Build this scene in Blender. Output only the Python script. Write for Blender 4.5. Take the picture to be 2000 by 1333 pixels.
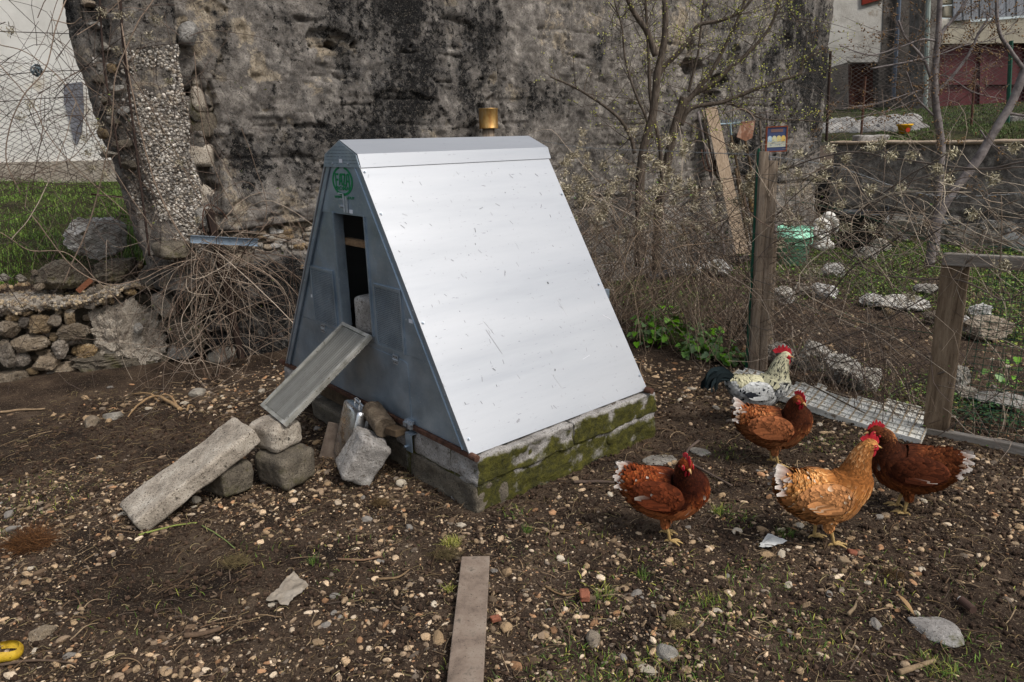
import bpy, math, random
import numpy as np
from mathutils import Matrix, Vector
random.seed(7); RNG=np.random.default_rng(11)
for o in list(bpy.data.objects): bpy.data.objects.remove(o,do_unlink=True)
scene=bpy.context.scene
# ------------------------------------------------------------- camera, sky, sun
FPX,PIT,ROL,EYE=1396.57,.2774,-.0229,1.6          # focal length in pixels of the 2000 px wide photograph
cd=bpy.data.cameras.new('camera'); cam=bpy.data.objects.new('camera',cd); scene.collection.objects.link(cam)
cd.sensor_width=36; cd.lens=36*FPX/2000; cd.clip_start=.05; cd.clip_end=400
cam.matrix_world=Matrix.Translation((0,0,EYE))@Matrix.Rotation(math.pi/2-PIT,4,'X')@Matrix.Rotation(ROL,4,'Z')
scene.camera=cam
SUN_DIR=Vector((.62,-.50,1.05)).normalized()      # towards the sun
w=bpy.data.worlds.new("World"); scene.world=w; w.use_nodes=True
nt=w.node_tree; bg=nt.nodes['Background']
sky=nt.nodes.new('ShaderNodeTexSky'); sky.sky_type='NISHITA'; sky.sun_disc=False
sky.sun_elevation=math.asin(SUN_DIR.z); sky.sun_rotation=math.atan2(SUN_DIR.x,SUN_DIR.y)
sky.dust_density=4; sky.air_density=1.3; sky.ozone_density=2
hs=nt.nodes.new('ShaderNodeHueSaturation'); hs.inputs['Saturation'].default_value=.55; hs.inputs['Value'].default_value=1.0
nt.links.new(sky.outputs[0],hs.inputs['Color']); nt.links.new(hs.outputs[0],bg.inputs[0]); bg.inputs[1].default_value=.132
sd=bpy.data.lights.new('sun','SUN'); sd.energy=1.9; sd.angle=math.radians(11); sd.color=(1,.965,.92)
so=bpy.data.objects.new('sun',sd); so.rotation_euler=SUN_DIR.to_track_quat('Z','Y').to_euler(); scene.collection.objects.link(so)
scene.view_settings.view_transform='Standard'; scene.view_settings.look='None'
scene.view_settings.exposure=0.32; scene.view_settings.gamma=1; scene.view_settings.use_curve_mapping=False
scene.render.engine='CYCLES'

# ------------------------------------------------------------- measuring helpers
YAW=.855
U=np.array([math.cos(YAW),-math.sin(YAW),0]); V=np.array([math.sin(YAW),math.cos(YAW),0]); Z3=np.array([0,0,1.])
C0=np.array([-1.4057,4.2827,0]); EYEP=np.array([0,0,EYE])
def ray(px,py):
    qx,qy=px-1000,py-666.5; c,s=math.cos(ROL),math.sin(ROL)
    x=(qx*c+qy*s)/FPX; zz=-(-qx*s+qy*c)/FPX
    return np.array([x,math.cos(PIT)+zz*math.sin(PIT),-math.sin(PIT)+zz*math.cos(PIT)])
def gz(px,py,z=0): r=ray(px,py); return r*(z-EYE)/r[2]+EYEP
def atY(px,py,Y): r=ray(px,py); return r*Y/r[1]+EYEP
def onp(px,py,P,N): r=ray(px,py); return r*(np.dot(N,P-EYEP)/np.dot(N,r))+EYEP
def onu(px,py,u): return onp(px,py,C0+U*u,U)
def onv(px,py,v): return onp(px,py,C0+V*v,V)
def L(u,v,z=0): return C0+U*u+V*v+Z3*z
def loc(X): X=np.asarray(X); return np.array([U@(X-C0),V@(X-C0),X[2]])
def mpp(X): return np.linalg.norm(np.asarray(X)-EYEP)/FPX   # metres per photo pixel at X

# ------------------------------------------------------------- noise
def _h(ix,iy,iz,s):
    n=(ix*374761393+iy*668265263+iz*2147483647+s*1274126177)&0xffffffff
    n=((n^(n>>13))*1274126177)&0xffffffff; n=((n^(n>>16))*2246822519)&0xffffffff
    return ((n^(n>>15))&0xffffff)/float(0xffffff)
def vn(p,sc=1.,s=0):
    q=np.asarray(p,float)*sc; i=np.floor(q).astype(np.int64); f=q-i; f=f*f*(3-2*f); r=0
    for a in (0,1):
        for b in (0,1):
            for c in (0,1):
                wt=(f[...,0] if a else 1-f[...,0])*(f[...,1] if b else 1-f[...,1])*(f[...,2] if c else 1-f[...,2])
                r=r+wt*_h(i[...,0]+a,i[...,1]+b,i[...,2]+c,s)
    return r*2-1
def fbm(p,sc=1.,o=4,s=0,g=.5):
    r=0;a=1.;t=0
    for k in range(o): r=r+a*vn(p,sc*2.03**k,s+k*17); t+=a; a*=g
    return r/t
def sst(x,a,b): t=np.clip((x-a)/(b-a),0,1); return t*t*(3-2*t)

# ------------------------------------------------------------- mesh building
def rgb(*c): # sRGB 0-255 -> linear
    return tuple(((x/255)/12.92 if x/255<=.04045 else ((x/255+.055)/1.055)**2.4) for x in c)
class G:
    def __init__(s): s.v=[];s.f=[];s.n=0;s.c=[];s.m=[]
    def add(s,v,f,col=(1,1,1),mi=0):
        v=np.asarray(v,float).reshape(-1,3)
        fs=f if isinstance(f,list) and len(f) and isinstance(f[0],np.ndarray) and f[0].ndim==2 else [np.asarray(f)]
        for q in fs:
            if q.size: s.f.append(q.astype(np.int64)+s.n); s.m.append(np.full(len(q),mi))
        c=np.asarray(col,float); 
        if c.ndim==1: c=np.tile(c[:3],(len(v),1))
        s.v.append(v); s.c.append(c); s.n+=len(v); return s
    def poly(s,v,faces,col=(1,1,1),mi=0):   # mixed n-gons
        v=np.asarray(v,float); by={}
        for f in faces: by.setdefault(len(f),[]).append(f)
        return s.add(v,[np.array(x) for x in by.values()],col,mi)
    def mesh(s,name,mats,smooth=False,off=None):
        v=np.concatenate(s.v); 
        if off is not None: v=v-np.asarray(off)
        me=bpy.data.meshes.new(name); me.vertices.add(len(v)); me.vertices.foreach_set('co',v.ravel())
        tot=np.concatenate([np.full(len(f),f.shape[1]) for f in s.f]); li=np.concatenate([f.ravel() for f in s.f])
        me.loops.add(len(li)); me.loops.foreach_set('vertex_index',li.astype(np.int32))
        me.polygons.add(len(tot)); st=np.concatenate([[0],np.cumsum(tot)[:-1]])
        me.polygons.foreach_set('loop_start',st.astype(np.int32)); me.polygons.foreach_set('loop_total',tot.astype(np.int32))
        me.polygons.foreach_set('material_index',np.concatenate(s.m).astype(np.int32))
        me.polygons.foreach_set('use_smooth',np.full(len(tot),bool(smooth)))
        a=me.color_attributes.new('Col','FLOAT_COLOR','POINT'); c=np.concatenate(s.c)
        a.data.foreach_set('color',np.concatenate([c,np.ones((len(c),1))],1).ravel().astype(np.float32))
        for m in (mats if isinstance(mats,(list,tuple)) else [mats]): me.materials.append(m)
        me.update(); me.validate(); return me
def link(o): scene.collection.objects.link(o); return o
def tag(o,label=None,cat=None,group=None,kind=None):
    for k,x in (('label',label),('category',cat),('group',group),('kind',kind)):
        if x: o[k]=x
    return o
def thing(name,p,label,cat,group=None,rz=0,local=False):
    o=link(bpy.data.objects.new(name,None)); o.empty_display_size=.1
    o.location=tuple(p); o.rotation_euler=(0,0,rz); tag(o,label,cat,group); o['_l']=1 if local else 0
    return o
def part(name,g,mat,par,smooth=False,label=None,kind=None):
    o=link(bpy.data.objects.new(name,g.mesh(name,mat,smooth))); o.parent=par
    if par.type=='EMPTY' and not par.get('_l'): o.matrix_parent_inverse=(Matrix.Translation(par.location)@par.rotation_euler.to_matrix().to_4x4()).inverted()
    return tag(o,label,None,None,kind)
def inst(name,me,par,M4):
    o=link(bpy.data.objects.new(name,me)); o.parent=par
    if par.type=='EMPTY' and not par.get('_l'): o.matrix_parent_inverse=(Matrix.Translation(par.location)@par.rotation_euler.to_matrix().to_4x4()).inverted()
    o.matrix_basis=M4; return o
def solo(name,g,mat,label=None,cat=None,group=None,kind=None,smooth=False,origin=True):
    off=None
    if origin and kind is None:
        v=np.concatenate(g.v); off=np.array([(v[:,0].min()+v[:,0].max())/2,(v[:,1].min()+v[:,1].max())/2,v[:,2].min()])
    o=link(bpy.data.objects.new(name,g.mesh(name,mat,smooth,off)))
    if off is not None: o.location=tuple(off)
    return tag(o,label,cat,group,kind)
def frame(x,y,z,p):
    M=Matrix.Identity(4)
    for i in range(3): M[i][0]=x[i];M[i][1]=y[i];M[i][2]=z[i];M[i][3]=p[i]
    return M
def nrm(a): a=np.asarray(a,float); return a/(np.linalg.norm(a,axis=-1,keepdims=True)+1e-12)
QB=np.array([[0,3,2,1],[4,5,6,7],[0,1,5,4],[1,2,6,5],[2,3,7,6],[3,0,4,7]])
def box(g,c,x,y,z,col=(1,1,1),mi=0,bev=0):   # half vectors x,y,z
    c,x,y,z=map(lambda a:np.asarray(a,float),(c,x,y,z))
    if bev<=0:
        v=[c-x-y-z,c+x-y-z,c+x+y-z,c-x+y-z,c-x-y+z,c+x-y+z,c+x+y+z,c-x+y+z]; return g.add(v,QB,col,mi)
    vs,fs=rbox_t(2,bev,np.linalg.norm(x),np.linalg.norm(y),np.linalg.norm(z))
    X,Y,Z=nrm(x),nrm(y),nrm(z); return g.add(c+vs[:,:1]*X+vs[:,1:2]*Y+vs[:,2:]*Z,fs,col,mi)
_rb={}
def cubegrid(n,k=None):
    # welded cube grid, coords in [-1,1]; k = list of param values
    key=(n,tuple(k) if k is not None else None)
    if key in _rb: return _rb[key]
    t=np.linspace(-1,1,n+1) if k is None else np.asarray(k); m=len(t)
    a,b=np.meshgrid(t,t,indexing='ij'); a=a.ravel();b=b.ravel(); o=np.ones_like(a); V_=[];F_=[];n0=0
    idx=np.arange(m*m).reshape(m,m); q=np.stack([idx[:-1,:-1],idx[1:,:-1],idx[1:,1:],idx[:-1,1:]],-1).reshape(-1,4)
    for ax in range(3):
        for s in (-1,1):
            p=[None]*3; p[ax]=o*s; p[(ax+1)%3]=a; p[(ax+2)%3]=b
            V_.append(np.stack(p,1)); F_.append((q if s>0 else q[:,::-1])+n0); n0+=m*m
    V_=np.concatenate(V_);F_=np.concatenate(F_)
    _,i,inv=np.unique(np.round(V_,5),axis=0,return_index=True,return_inverse=True)
    _rb[key]=(V_[i],inv.ravel()[F_]); return _rb[key]
def rbox_t(n,r,hx,hy,hz):
    h=np.array([hx,hy,hz]); r=min(r,h.min()*.95)
    v,f=cubegrid(3,[-1,-.97,.97,1]) ; s=np.sign(v); inn=(np.abs(v)<.99)
    p=s*(h-np.where(inn,r,0)); c=np.clip(p,-(h-r),h-r)
    d=p-c; 
    # corner verts pulled in
    q=(np.abs(v)>.99).sum(1)
    p=c+nrm(d)*r*np.where(np.linalg.norm(d,axis=1)>1e-9,1,0)[:,None]
    return p,f
def rough(size,seed,r=.02,amp=.006,n=14,sc=14,big=.0):
    """rounded, lumpy block (local coords centred) -> v,f"""
    h=np.array(size)/2; v,f=cubegrid(n); p=v*h; r=min(r,h.min()*.98)
    c=np.clip(p,-(h-r),h-r); d=p-c; nn=nrm(np.where(np.linalg.norm(d,axis=1,keepdims=True)>1e-9,d,v)); p=c+nn*r*np.where(np.linalg.norm(d,axis=1,keepdims=True)>1e-9,1,0)
    q=p+seed*7.3
    p=p+nn*(fbm(q,sc,4,seed)*amp*2+big*fbm(q,sc*.25,2,seed+5))[:,None]
    return p,f
_ic={}
def ico(n):
    if n in _ic: return _ic[n]
    t=(1+5**.5)/2
    v=nrm(np.array([[-1,t,0],[1,t,0],[-1,-t,0],[1,-t,0],[0,-1,t],[0,1,t],[0,-1,-t],[0,1,-t],[t,0,-1],[t,0,1],[-t,0,-1],[-t,0,1]]))
    f=np.array([[0,11,5],[0,5,1],[0,1,7],[0,7,10],[0,10,11],[1,5,9],[5,11,4],[11,10,2],[10,7,6],[7,1,8],[3,9,4],[3,4,2],[3,2,6],[3,6,8],[3,8,9],[4,9,5],[2,4,11],[6,2,10],[8,6,7],[9,8,1]])
    for _ in range(n):
        V_=list(map(tuple,v)); m={}; F_=[]
        def mid(a,b):
            k=(min(a,b),max(a,b))
            if k not in m: q=np.array(V_[a])+np.array(V_[b]); q/=np.linalg.norm(q); V_.append(tuple(q)); m[k]=len(V_)-1
            return m[k]
        for a,b,c in f:
            x,y,z=mid(a,b),mid(b,c),mid(c,a); F_+= [[a,x,z],[b,y,x],[c,z,y],[x,y,z]]
        v=np.array(V_);f=np.array(F_)
    _ic[n]=(v,f); return v,f
def rock(seed,n=3,cuts=9,amp=.12,square=.0):
    """unit angular rock"""
    r=np.random.default_rng(seed); v,f=ico(n); p=v.copy()
    if square: 
        e=.55; p=np.sign(p)*np.abs(p)**(1-square*.5); p=p/np.abs(p).max()
    for _ in range(cuts):
        d=nrm(r.normal(size=3)); k=r.uniform(.62,.95); t=p@d; p=p-np.outer(np.maximum(t-k,0),d)*.85
    p=p*(1+amp*fbm(v+seed*3.1,1.6,2,seed)[:,None]+amp*.35*fbm(v+seed*3.1,6,3,seed+3)[:,None])
    return p/np.abs(p).max(0),f
def tubes(g,P,R,sides=4,col=(1,1,1),mi=0,cap=True):
    """P (N,k,3), R (N,k)"""
    P=np.asarray(P,float); 
    if P.ndim==2: P=P[None]
    N,k,_=P.shape; R=np.broadcast_to(np.asarray(R,float),(N,k))
    T=np.zeros_like(P); T[:,1:-1]=P[:,2:]-P[:,:-2]; T[:,0]=P[:,1]-P[:,0]; T[:,-1]=P[:,-1]-P[:,-2]; T=nrm(T)
    ref=np.where(np.abs(T[:,:1,2:3])>.9,np.array([1.,0,0]),np.array([0,0,1.])); A=nrm(np.cross(T[:,0],ref[:,0])); As=[]
    for i in range(k):
        A=nrm(A-T[:,i]*(A*T[:,i]).sum(-1,keepdims=True)); As.append(A)
    A=np.stack(As,1); B=np.cross(T,A); a=np.arange(sides)*2*np.pi/sides
    v=P[:,:,None]+R[:,:,None,None]*(A[:,:,None]*np.cos(a)[:,None]+B[:,:,None]*np.sin(a)[:,None])
    i=np.arange(k-1)[:,None]*sides; j=np.arange(sides)[None]; j2=(j+1)%sides
    q=np.stack([i+j,i+j2,i+sides+j2,i+sides+j],-1).reshape(-1,4); off=(np.arange(N)*k*sides)[:,None,None]
    fs=[(q[None]+off).reshape(-1,4)]
    if cap and sides>=3:
        e=np.arange(sides)[::-1]; c1=(e[None]+off[:,0]); c2=(np.arange(sides)[None]+(k-1)*sides+off[:,0]); fs.append(np.concatenate([c1,c2]))
    c=np.asarray(col,float)
    if c.ndim==2 and len(c)==N: c=np.repeat(c,k*sides,0)
    if c.ndim==3: c=np.repeat(c.reshape(-1,3),sides,0)
    g.add(v.reshape(-1,3),fs,c,mi); return g
def spl(P,n):
    P=np.asarray(P,float); t=np.linspace(0,len(P)-1,n); i=np.minimum(t.astype(int),len(P)-2); f=(t-i)[:,None]
    Q=np.concatenate([[2*P[0]-P[1]],P,[2*P[-1]-P[-2]]]); a,b,c,d=Q[i],Q[i+1],Q[i+2],Q[i+3]
    return .5*((2*b)+(-a+c)*f+(2*a-5*b+4*c-d)*f**2+(-a+3*b-3*c+d)*f**3)
def rotm(N,rng=RNG):
    q=nrm(rng.normal(size=(N,4))); w,x,y,z=q.T
    return np.stack([1-2*(y*y+z*z),2*(x*y-z*w),2*(x*z+y*w),2*(x*y+z*w),1-2*(x*x+z*z),2*(y*z-x*w),2*(x*z-y*w),2*(y*z+x*w),1-2*(x*x+y*y)],-1).reshape(N,3,3)
def rotz(a): a=np.asarray(a); c,s=np.cos(a),np.sin(a); z=np.zeros_like(a); o=z+1; return np.stack([c,-s,z,s,c,z,z,z,o],-1).reshape(-1,3,3)
def scat(g,tv,tf,pos,scale,rot,col,mi=0):
    N=len(pos); sc=np.asarray(scale,float); sc=sc[:,None] if sc.ndim==1 else sc
    v=np.einsum('nij,nkj->nki',rot,tv[None]*sc[:,None,:])+pos[:,None]
    f=(tf[None]+(np.arange(N)*len(tv))[:,None,None]).reshape(-1,tf.shape[1])
    c=np.asarray(col,float)
    if c.ndim==2: c=np.repeat(c,len(tv),0)
    g.add(v.reshape(-1,3),f,c,mi)
def prism(g,poly,d,col=(1,1,1),mi=0):   # poly: (n,3) planar points, extruded by vector d
    p=np.asarray(poly,float); n=len(p); v=np.concatenate([p,p+np.asarray(d)])
    fs=[list(range(n))[::-1],list(range(n,2*n))]+[[i,(i+1)%n,n+(i+1)%n,n+i] for i in range(n)]
    return g.poly(v,fs,col,mi)
def grid(g,P,col=(1,1,1),mi=0,flip=False):
    m,n,_=P.shape; i=np.arange(m*n).reshape(m,n); q=np.stack([i[:-1,:-1],i[1:,:-1],i[1:,1:],i[:-1,1:]],-1).reshape(-1,4)
    c=np.asarray(col,float); c=c.reshape(-1,3) if c.ndim==3 else c
    g.add(P.reshape(-1,3),q[:,::-1] if flip else q,c,mi)
def cyl(g,a,b,r,n=16,col=(1,1,1),mi=0,r2=None): tubes(g,np.array([a,b]),np.array([[r,r if r2 is None else r2]]),n,col,mi)

# ------------------------------------------------------------- materials
def M(name,cols,scale=8,detail=6,rough=.9,bump=.3,bscale=40,bdist=.01,metal=0,attr=None,rand=0,speck=None,moss=None,stretch=None,spec=.25,trans=0,sss=0,rr=None,coat=0,alpha=None,distort=0):
    m=bpy.data.materials.new(name); m.use_nodes=True; t=m.node_tree; N=t.nodes; K=t.links.new
    b=N['Principled BSDF']; b.inputs['Roughness'].default_value=rough; b.inputs['Metallic'].default_value=metal
    b.inputs['Specular IOR Level'].default_value=spec
    if coat: b.inputs['Coat Weight'].default_value=coat
    if trans: b.inputs['Transmission Weight'].default_value=trans
    tc=N.new('ShaderNodeTexCoord'); co=tc.outputs['Object']
    if stretch:
        mp=N.new('ShaderNodeMapping')
        if stretch=='ridge': mp.vector_type='TEXTURE'; mp.inputs['Rotation'].default_value=(0,0,math.pi/2-.855); mp.inputs['Scale'].default_value=(7,1,.8)
        else: mp.inputs['Scale'].default_value=stretch
        K(co,mp.inputs[0]); co=mp.outputs[0]
    def noise(s,d=6,r=.6):
        n=N.new('ShaderNodeTexNoise'); n.inputs['Scale'].default_value=s; n.inputs['Detail'].default_value=d; n.inputs['Roughness'].default_value=r; n.inputs['Distortion'].default_value=distort; K(co,n.inputs['Vector']); return n.outputs['Fac']
    def mix(mode,f,a,c):
        x=N.new('ShaderNodeMix'); x.data_type='RGBA'; x.blend_type=mode
        if isinstance(f,(int,float)): x.inputs[0].default_value=f
        else: K(f,x.inputs[0])
        for s,q in ((x.inputs[6],a),(x.inputs[7],c)):
            if isinstance(q,tuple): s.default_value=(*q[:3],1)
            else: K(q,s)
        return x.outputs[2]
    def ramp(fac,cs):
        r=N.new('ShaderNodeValToRGB'); e=r.color_ramp.elements
        while len(e)<len(cs): e.new(.5)
        for i,(p,c) in enumerate(cs): e[i].position=p; e[i].color=(*c,1) if len(c)==3 else c
        K(fac,r.inputs[0]); return r.outputs[0]
    if len(cols)==1: col=N.new('ShaderNodeRGB'); col.outputs[0].default_value=(*cols[0],1); col=col.outputs[0]
    else:
        k=len(cols); col=ramp(noise(scale,detail,.65),[(.3+.4*i/(k-1),c) for i,c in enumerate(cols)])
    if attr:
        a=N.new('ShaderNodeAttribute'); a.attribute_name='Col'
        col=mix('MULTIPLY',1.,col,a.outputs['Color'])
    if speck:  # list of (scale, threshold lo, hi, colour)
        for s,lo,hi,c in speck: col=mix('MIX',ramp(noise(s,3,.6),[(lo,(0,0,0)),(hi,(1,1,1))]),col,c)
    if moss:
        a=N.new('ShaderNodeAttribute'); a.attribute_name='Col'; sp=N.new('ShaderNodeSeparateColor'); K(a.outputs['Color'],sp.inputs[0])
        ad=N.new('ShaderNodeMath'); ad.operation='MULTIPLY_ADD'; K(noise(7,8,.7),ad.inputs[0]); ad.inputs[1].default_value=2.4; ad.inputs[2].default_value=-1.2
        a2=N.new('ShaderNodeMath'); a2.operation='ADD'; K(ad.outputs[0],a2.inputs[0]); K(sp.outputs[0],a2.inputs[1])
        f=ramp(a2.outputs[0],[(.34,(0,0,0)),(.72,(1,1,1))])
        mc=ramp(noise(30,5,.7),[(.3,moss[0]),(.6,moss[1]),(.8,moss[2])]); col=mix('MIX',f,col,mc)
    if rand:
        oi=N.new('ShaderNodeObjectInfo'); h=N.new('ShaderNodeHueSaturation'); mr=N.new('ShaderNodeMapRange'); mr.inputs[3].default_value=1-rand; mr.inputs[4].default_value=1+rand
        K(oi.outputs['Random'],mr.inputs[0]); K(mr.outputs[0],h.inputs['Value'])
        m2=N.new('ShaderNodeMapRange'); m2.inputs[3].default_value=.6; m2.inputs[4].default_value=1.3; 
        fr=N.new('ShaderNodeMath'); fr.operation='MULTIPLY'; fr.inputs[1].default_value=7.13; K(oi.outputs['Random'],fr.inputs[0]); f2=N.new('ShaderNodeMath'); f2.operation='FRACT'; K(fr.outputs[0],f2.inputs[0]); K(f2.outputs[0],m2.inputs[0]); K(m2.outputs[0],h.inputs['Saturation'])
        K(col,h.inputs['Color']); col=h.outputs[0]
    K(col,b.inputs['Base Color'])
    if rr: K(ramp(noise(rr[0],5,.6),[(.35,(rr[1],)*3),(.65,(rr[2],)*3)]),b.inputs['Roughness'])
    if bump:
        bp=N.new('ShaderNodeBump'); bp.inputs['Strength'].default_value=bump; bp.inputs['Distance'].default_value=bdist
        K(noise(bscale,8,.7),bp.inputs['Height']); K(bp.outputs[0],b.inputs['Normal'])
    if alpha is not None: b.inputs['Alpha'].default_value=alpha
    m['h']=1; return m
MT={}
MT['attr']=M('plain_matte',[(1,1,1)],attr=1,bump=0,rough=.8)
MT['pebble']=M('pebble_limestone',[(.6,.55,.5),(1.15,1.15,1.15),(.85,.83,.83)],scale=90,attr=1,bump=.5,bscale=220,bdist=.004,rough=.95)
MT['twig']=M('dry_twig',[(.6,.6,.6),(1.1,1.1,1.1)],scale=60,attr=1,bump=.3,bscale=200,bdist=.002,rough=.85)
MT['grass']=M('grass_blade',[(.8,.8,.8),(1.15,1.15,1.15)],scale=20,attr=1,bump=0,rough=.6,spec=.3)
MT['stone']=M('wall_stone',[rgb(92,80,66),rgb(142,125,102),rgb(166,152,132)],scale=9,rand=.28,bump=1.,bscale=18,bdist=.05,speck=[(90,.58,.7,rgb(70,62,54)),(50,.62,.72,rgb(175,165,150))])
MT['rock_grey']=M('grey_limestone',[rgb(104,99,92),rgb(150,144,134),rgb(176,170,160)],scale=6,rand=.15,bump=1.,bscale=16,bdist=.05,speck=[(70,.6,.7,rgb(80,76,70)),(26,.62,.7,rgb(90,84,70))])
MT['rock_white']=M('white_limestone',[rgb(132,126,116),rgb(196,192,184),rgb(222,219,214)],scale=8,rand=.12,bump=1.,bscale=18,bdist=.06,speck=[(18,.6,.68,rgb(85,78,62))])
MOSS=((.022,.022,.008),(.078,.073,.011),(.165,.145,.026))
MT['concrete']=M('rough_concrete',[rgb(112,107,101),rgb(150,145,139),rgb(172,168,163)],scale=9,bump=1.,bscale=75,bdist=.012,moss=MOSS,speck=[(150,.56,.66,rgb(72,66,60)),(230,.63,.72,rgb(215,212,206)),(22,.6,.72,rgb(84,76,66))])
MT['concrete_tan']=M('weathered_concrete',[rgb(112,102,90),rgb(164,153,138),rgb(192,182,167)],scale=9,bump=1.,bscale=80,bdist=.012,speck=[(150,.56,.66,rgb(66,58,48)),(40,.62,.7,rgb(60,54,46)),(260,.64,.72,rgb(215,208,196))])
MT['concrete_dark']=M('dark_concrete',[rgb(70,64,56),rgb(98,90,78),rgb(122,113,98)],scale=9,bump=1.,bscale=70,bdist=.012,moss=MOSS,speck=[(150,.56,.66,rgb(45,40,34)),(230,.64,.72,rgb(170,160,142))])  # darker grey-brown tone of the concrete
MT['wood']=M('weathered_wood',[rgb(84,72,60),rgb(128,113,97),rgb(150,137,122)],scale=5,stretch=(14,14,1.1),bump=.7,bscale=14,bdist=.006,speck=[(20,.6,.7,rgb(56,48,40))])
MT['wood_h']=M('weathered_wood_flat',[rgb(88,76,66),rgb(122,107,94),rgb(140,127,113)],scale=4,stretch=(3,3,3),bump=.5,bscale=60,bdist=.004,speck=[(55,.62,.7,rgb(60,52,44)),(8,.62,.75,rgb(94,84,74))])
MT['wood_dark']=M('old_dark_wood',[rgb(48,38,28),rgb(82,67,50),rgb(104,88,68)],scale=10,bump=1,bscale=40,bdist=.01)
MT['rust']=M('rust',[rgb(46,32,26),rgb(80,54,42),rgb(104,76,60)],scale=30,bump=.6,bscale=120,bdist=.003,rough=.85)
MT['galv']=M('galvanised_steel',[(.22,.28,.34),(.30,.37,.44),(.40,.47,.54)],scale=5,metal=.75,rough=.42,bump=.15,bscale=9,bdist=.004,rr=(9,.34,.52),spec=.5,speck=[(120,.66,.7,(.55,.58,.6))])
MT['steel']=M('stainless_steel',[(.7,.7,.7),(.8,.8,.8)],scale=10,metal=1,rough=.28,bump=.05,bscale=30,bdist=.002,rr=(20,.16,.4))
MT['zinc']=M('zinc_bracket',[(.4,.44,.48),(.58,.62,.66)],scale=30,metal=.8,rough=.4,bump=.1,bscale=60,bdist=.002)
MT['iron']=M('dark_iron',[rgb(38,30,27),rgb(62,46,38)],scale=30,bump=.4,bscale=100,bdist=.002,rough=.8)
MT['black']=M('black_plastic',[rgb(26,28,32),rgb(38,40,44)],scale=6,bump=.1,bscale=30,bdist=.002,rough=.5)
MT['green_wire']=M('green_coated_wire',[rgb(16,58,44),rgb(30,80,60)],scale=20,bump=0,rough=.5)
MT['wire']=M('old_fence_wire',[rgb(52,46,42),rgb(96,90,86)],scale=12,bump=0,rough=.6,metal=.3)
MT['bark']=M('bark',[rgb(50,42,36),rgb(82,72,62),rgb(108,98,88)],scale=12,stretch=(5,5,1.2),bump=1,bscale=16,bdist=.01)
MT['pebble'].node_tree.nodes['Principled BSDF'].inputs['Specular IOR Level'].default_value=.1
MT['bark_grey']=M('smooth_grey_bark',[rgb(76,70,68),rgb(112,104,101),rgb(134,126,122)],scale=14,bump=.7,bscale=30,bdist=.006)
# ============================================================= GROUND
def gh(x,y):
    x=np.asarray(x,float);y=np.asarray(y,float); p=np.stack([x,y,0*x],-1)
    lu=(x-C0[0])*U[0]+(y-C0[1])*U[1]; lv=(x-C0[0])*V[0]+(y-C0[1])*V[1]
    z=.035*fbm(p,.9,3,1)+.010*fbm(p,6,3,5)
    near=np.exp(-((lu-.95)**2/1.6+(lv-.5)**2/1.6)); z=z*(1-.7*near)
    z=z-.035*np.exp(-((x+1.36)**2/.12+(y-2.43)**2/.06))-.03*np.exp(-((x-1.75)**2/.1+(y-1.95)**2/.04))
    z=z+.05*sst(-lu,.8,1.6)*(lv<2)      # soil banked against the foot of the wall
    z=z-.012
    return z
def axis(segs):
    r=[]
    for a,b,s in segs: r.append(np.arange(a,b,s))
    r.append([segs[-1][1]]); return np.concatenate(r)
xs=axis([(-60,-12,6),(-12,-4.5,.4),(-4.5,-2.4,.05),(-2.4,2.6,.013),(2.6,8,.06),(8,16,.5),(16,60,5)])
ys=axis([(-12,0,1.5),(0,1.45,.1),(1.45,3.6,.012),(3.6,5.6,.02),(5.6,12,.07),(12,20,.5),(20,80,6)])
X,Y=np.meshgrid(xs,ys,indexing='ij'); P2=np.stack([X,Y,0*X],-1)
zf=gh(X,Y)+(.006*fbm(P2,22,3,9)+.006*np.abs(fbm(P2,48,2,12)))*(np.hypot(X,Y)<8)
soilm=M('bare_soil',[rgb(30,24,20),rgb(54,43,35),rgb(78,64,52),rgb(102,87,72)],scale=3.2,detail=12,bump=1.,bscale=55,bdist=.03,attr=1,rough=.97,spec=.12,
   speck=[(170,.6,.66,rgb(128,112,92)),(95,.64,.69,rgb(140,123,101)),(60,.6,.7,rgb(26,21,18))])
dk=1-.45*np.exp(-((X+1.36)**2/.10+(Y-2.43)**2/.05))-.35*np.exp(-((X-1.75)**2/.15+(Y-1.95)**2/.05))-.3*np.exp(-((X+2.9)**2/.5+(Y-3.6)**2/.1))
g=G(); grid(g,np.stack([X,Y,zf],-1),np.stack([dk]*3,-1)); solo('dirt_ground',g,soilm,kind='structure',smooth=True)

# gravel density
def dens(x,y):
    p=np.stack([x,y,0*x],-1); d=.62+.9*fbm(p,1.6,3,31)+.5*fbm(p,5,2,33)
    for cx,cy,a,b,k in ((-1.36,2.43,.14,.07,1.),(1.75,1.95,.2,.08,1),(-2.9,3.6,.6,.1,.9),(-2.2,3.9,.5,.08,.7),(-.35,2.25,.1,.1,.3),(1.0,2.15,.2,.12,.35),(1.3,3.2,.6,.25,.45),(.3,3.4,.3,.1,.3)):
        d=d-k*1.2*np.exp(-((x-cx)**2/a+(y-cy)**2/b))
    lu=(x-C0[0])*U[0]+(y-C0[1])*U[1]; lv=(x-C0[0])*V[0]+(y-C0[1])*V[1]
    d=np.where((lu>-.05)&(lu<1.92)&(lv>-.03)&(lv<1.27),-1,d)
    d=np.where((lu<-1.25),-1,d); d=d-.8*sst(-lu,.6,1.2)
    d=np.where(lu*.32+lv>3.25,d*.25,d)       # beyond the fence
    return np.clip(d,0,1)
def sample(N,x0,x1,y0,y1,fn=None):
    x=RNG.uniform(x0,x1,N);y=RNG.uniform(y0,y1,N)
    k=(np.abs(x)<y*.82+.85)
    if fn is not None: k&=RNG.random(N)<fn(x,y)
    return x[k],y[k]
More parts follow.
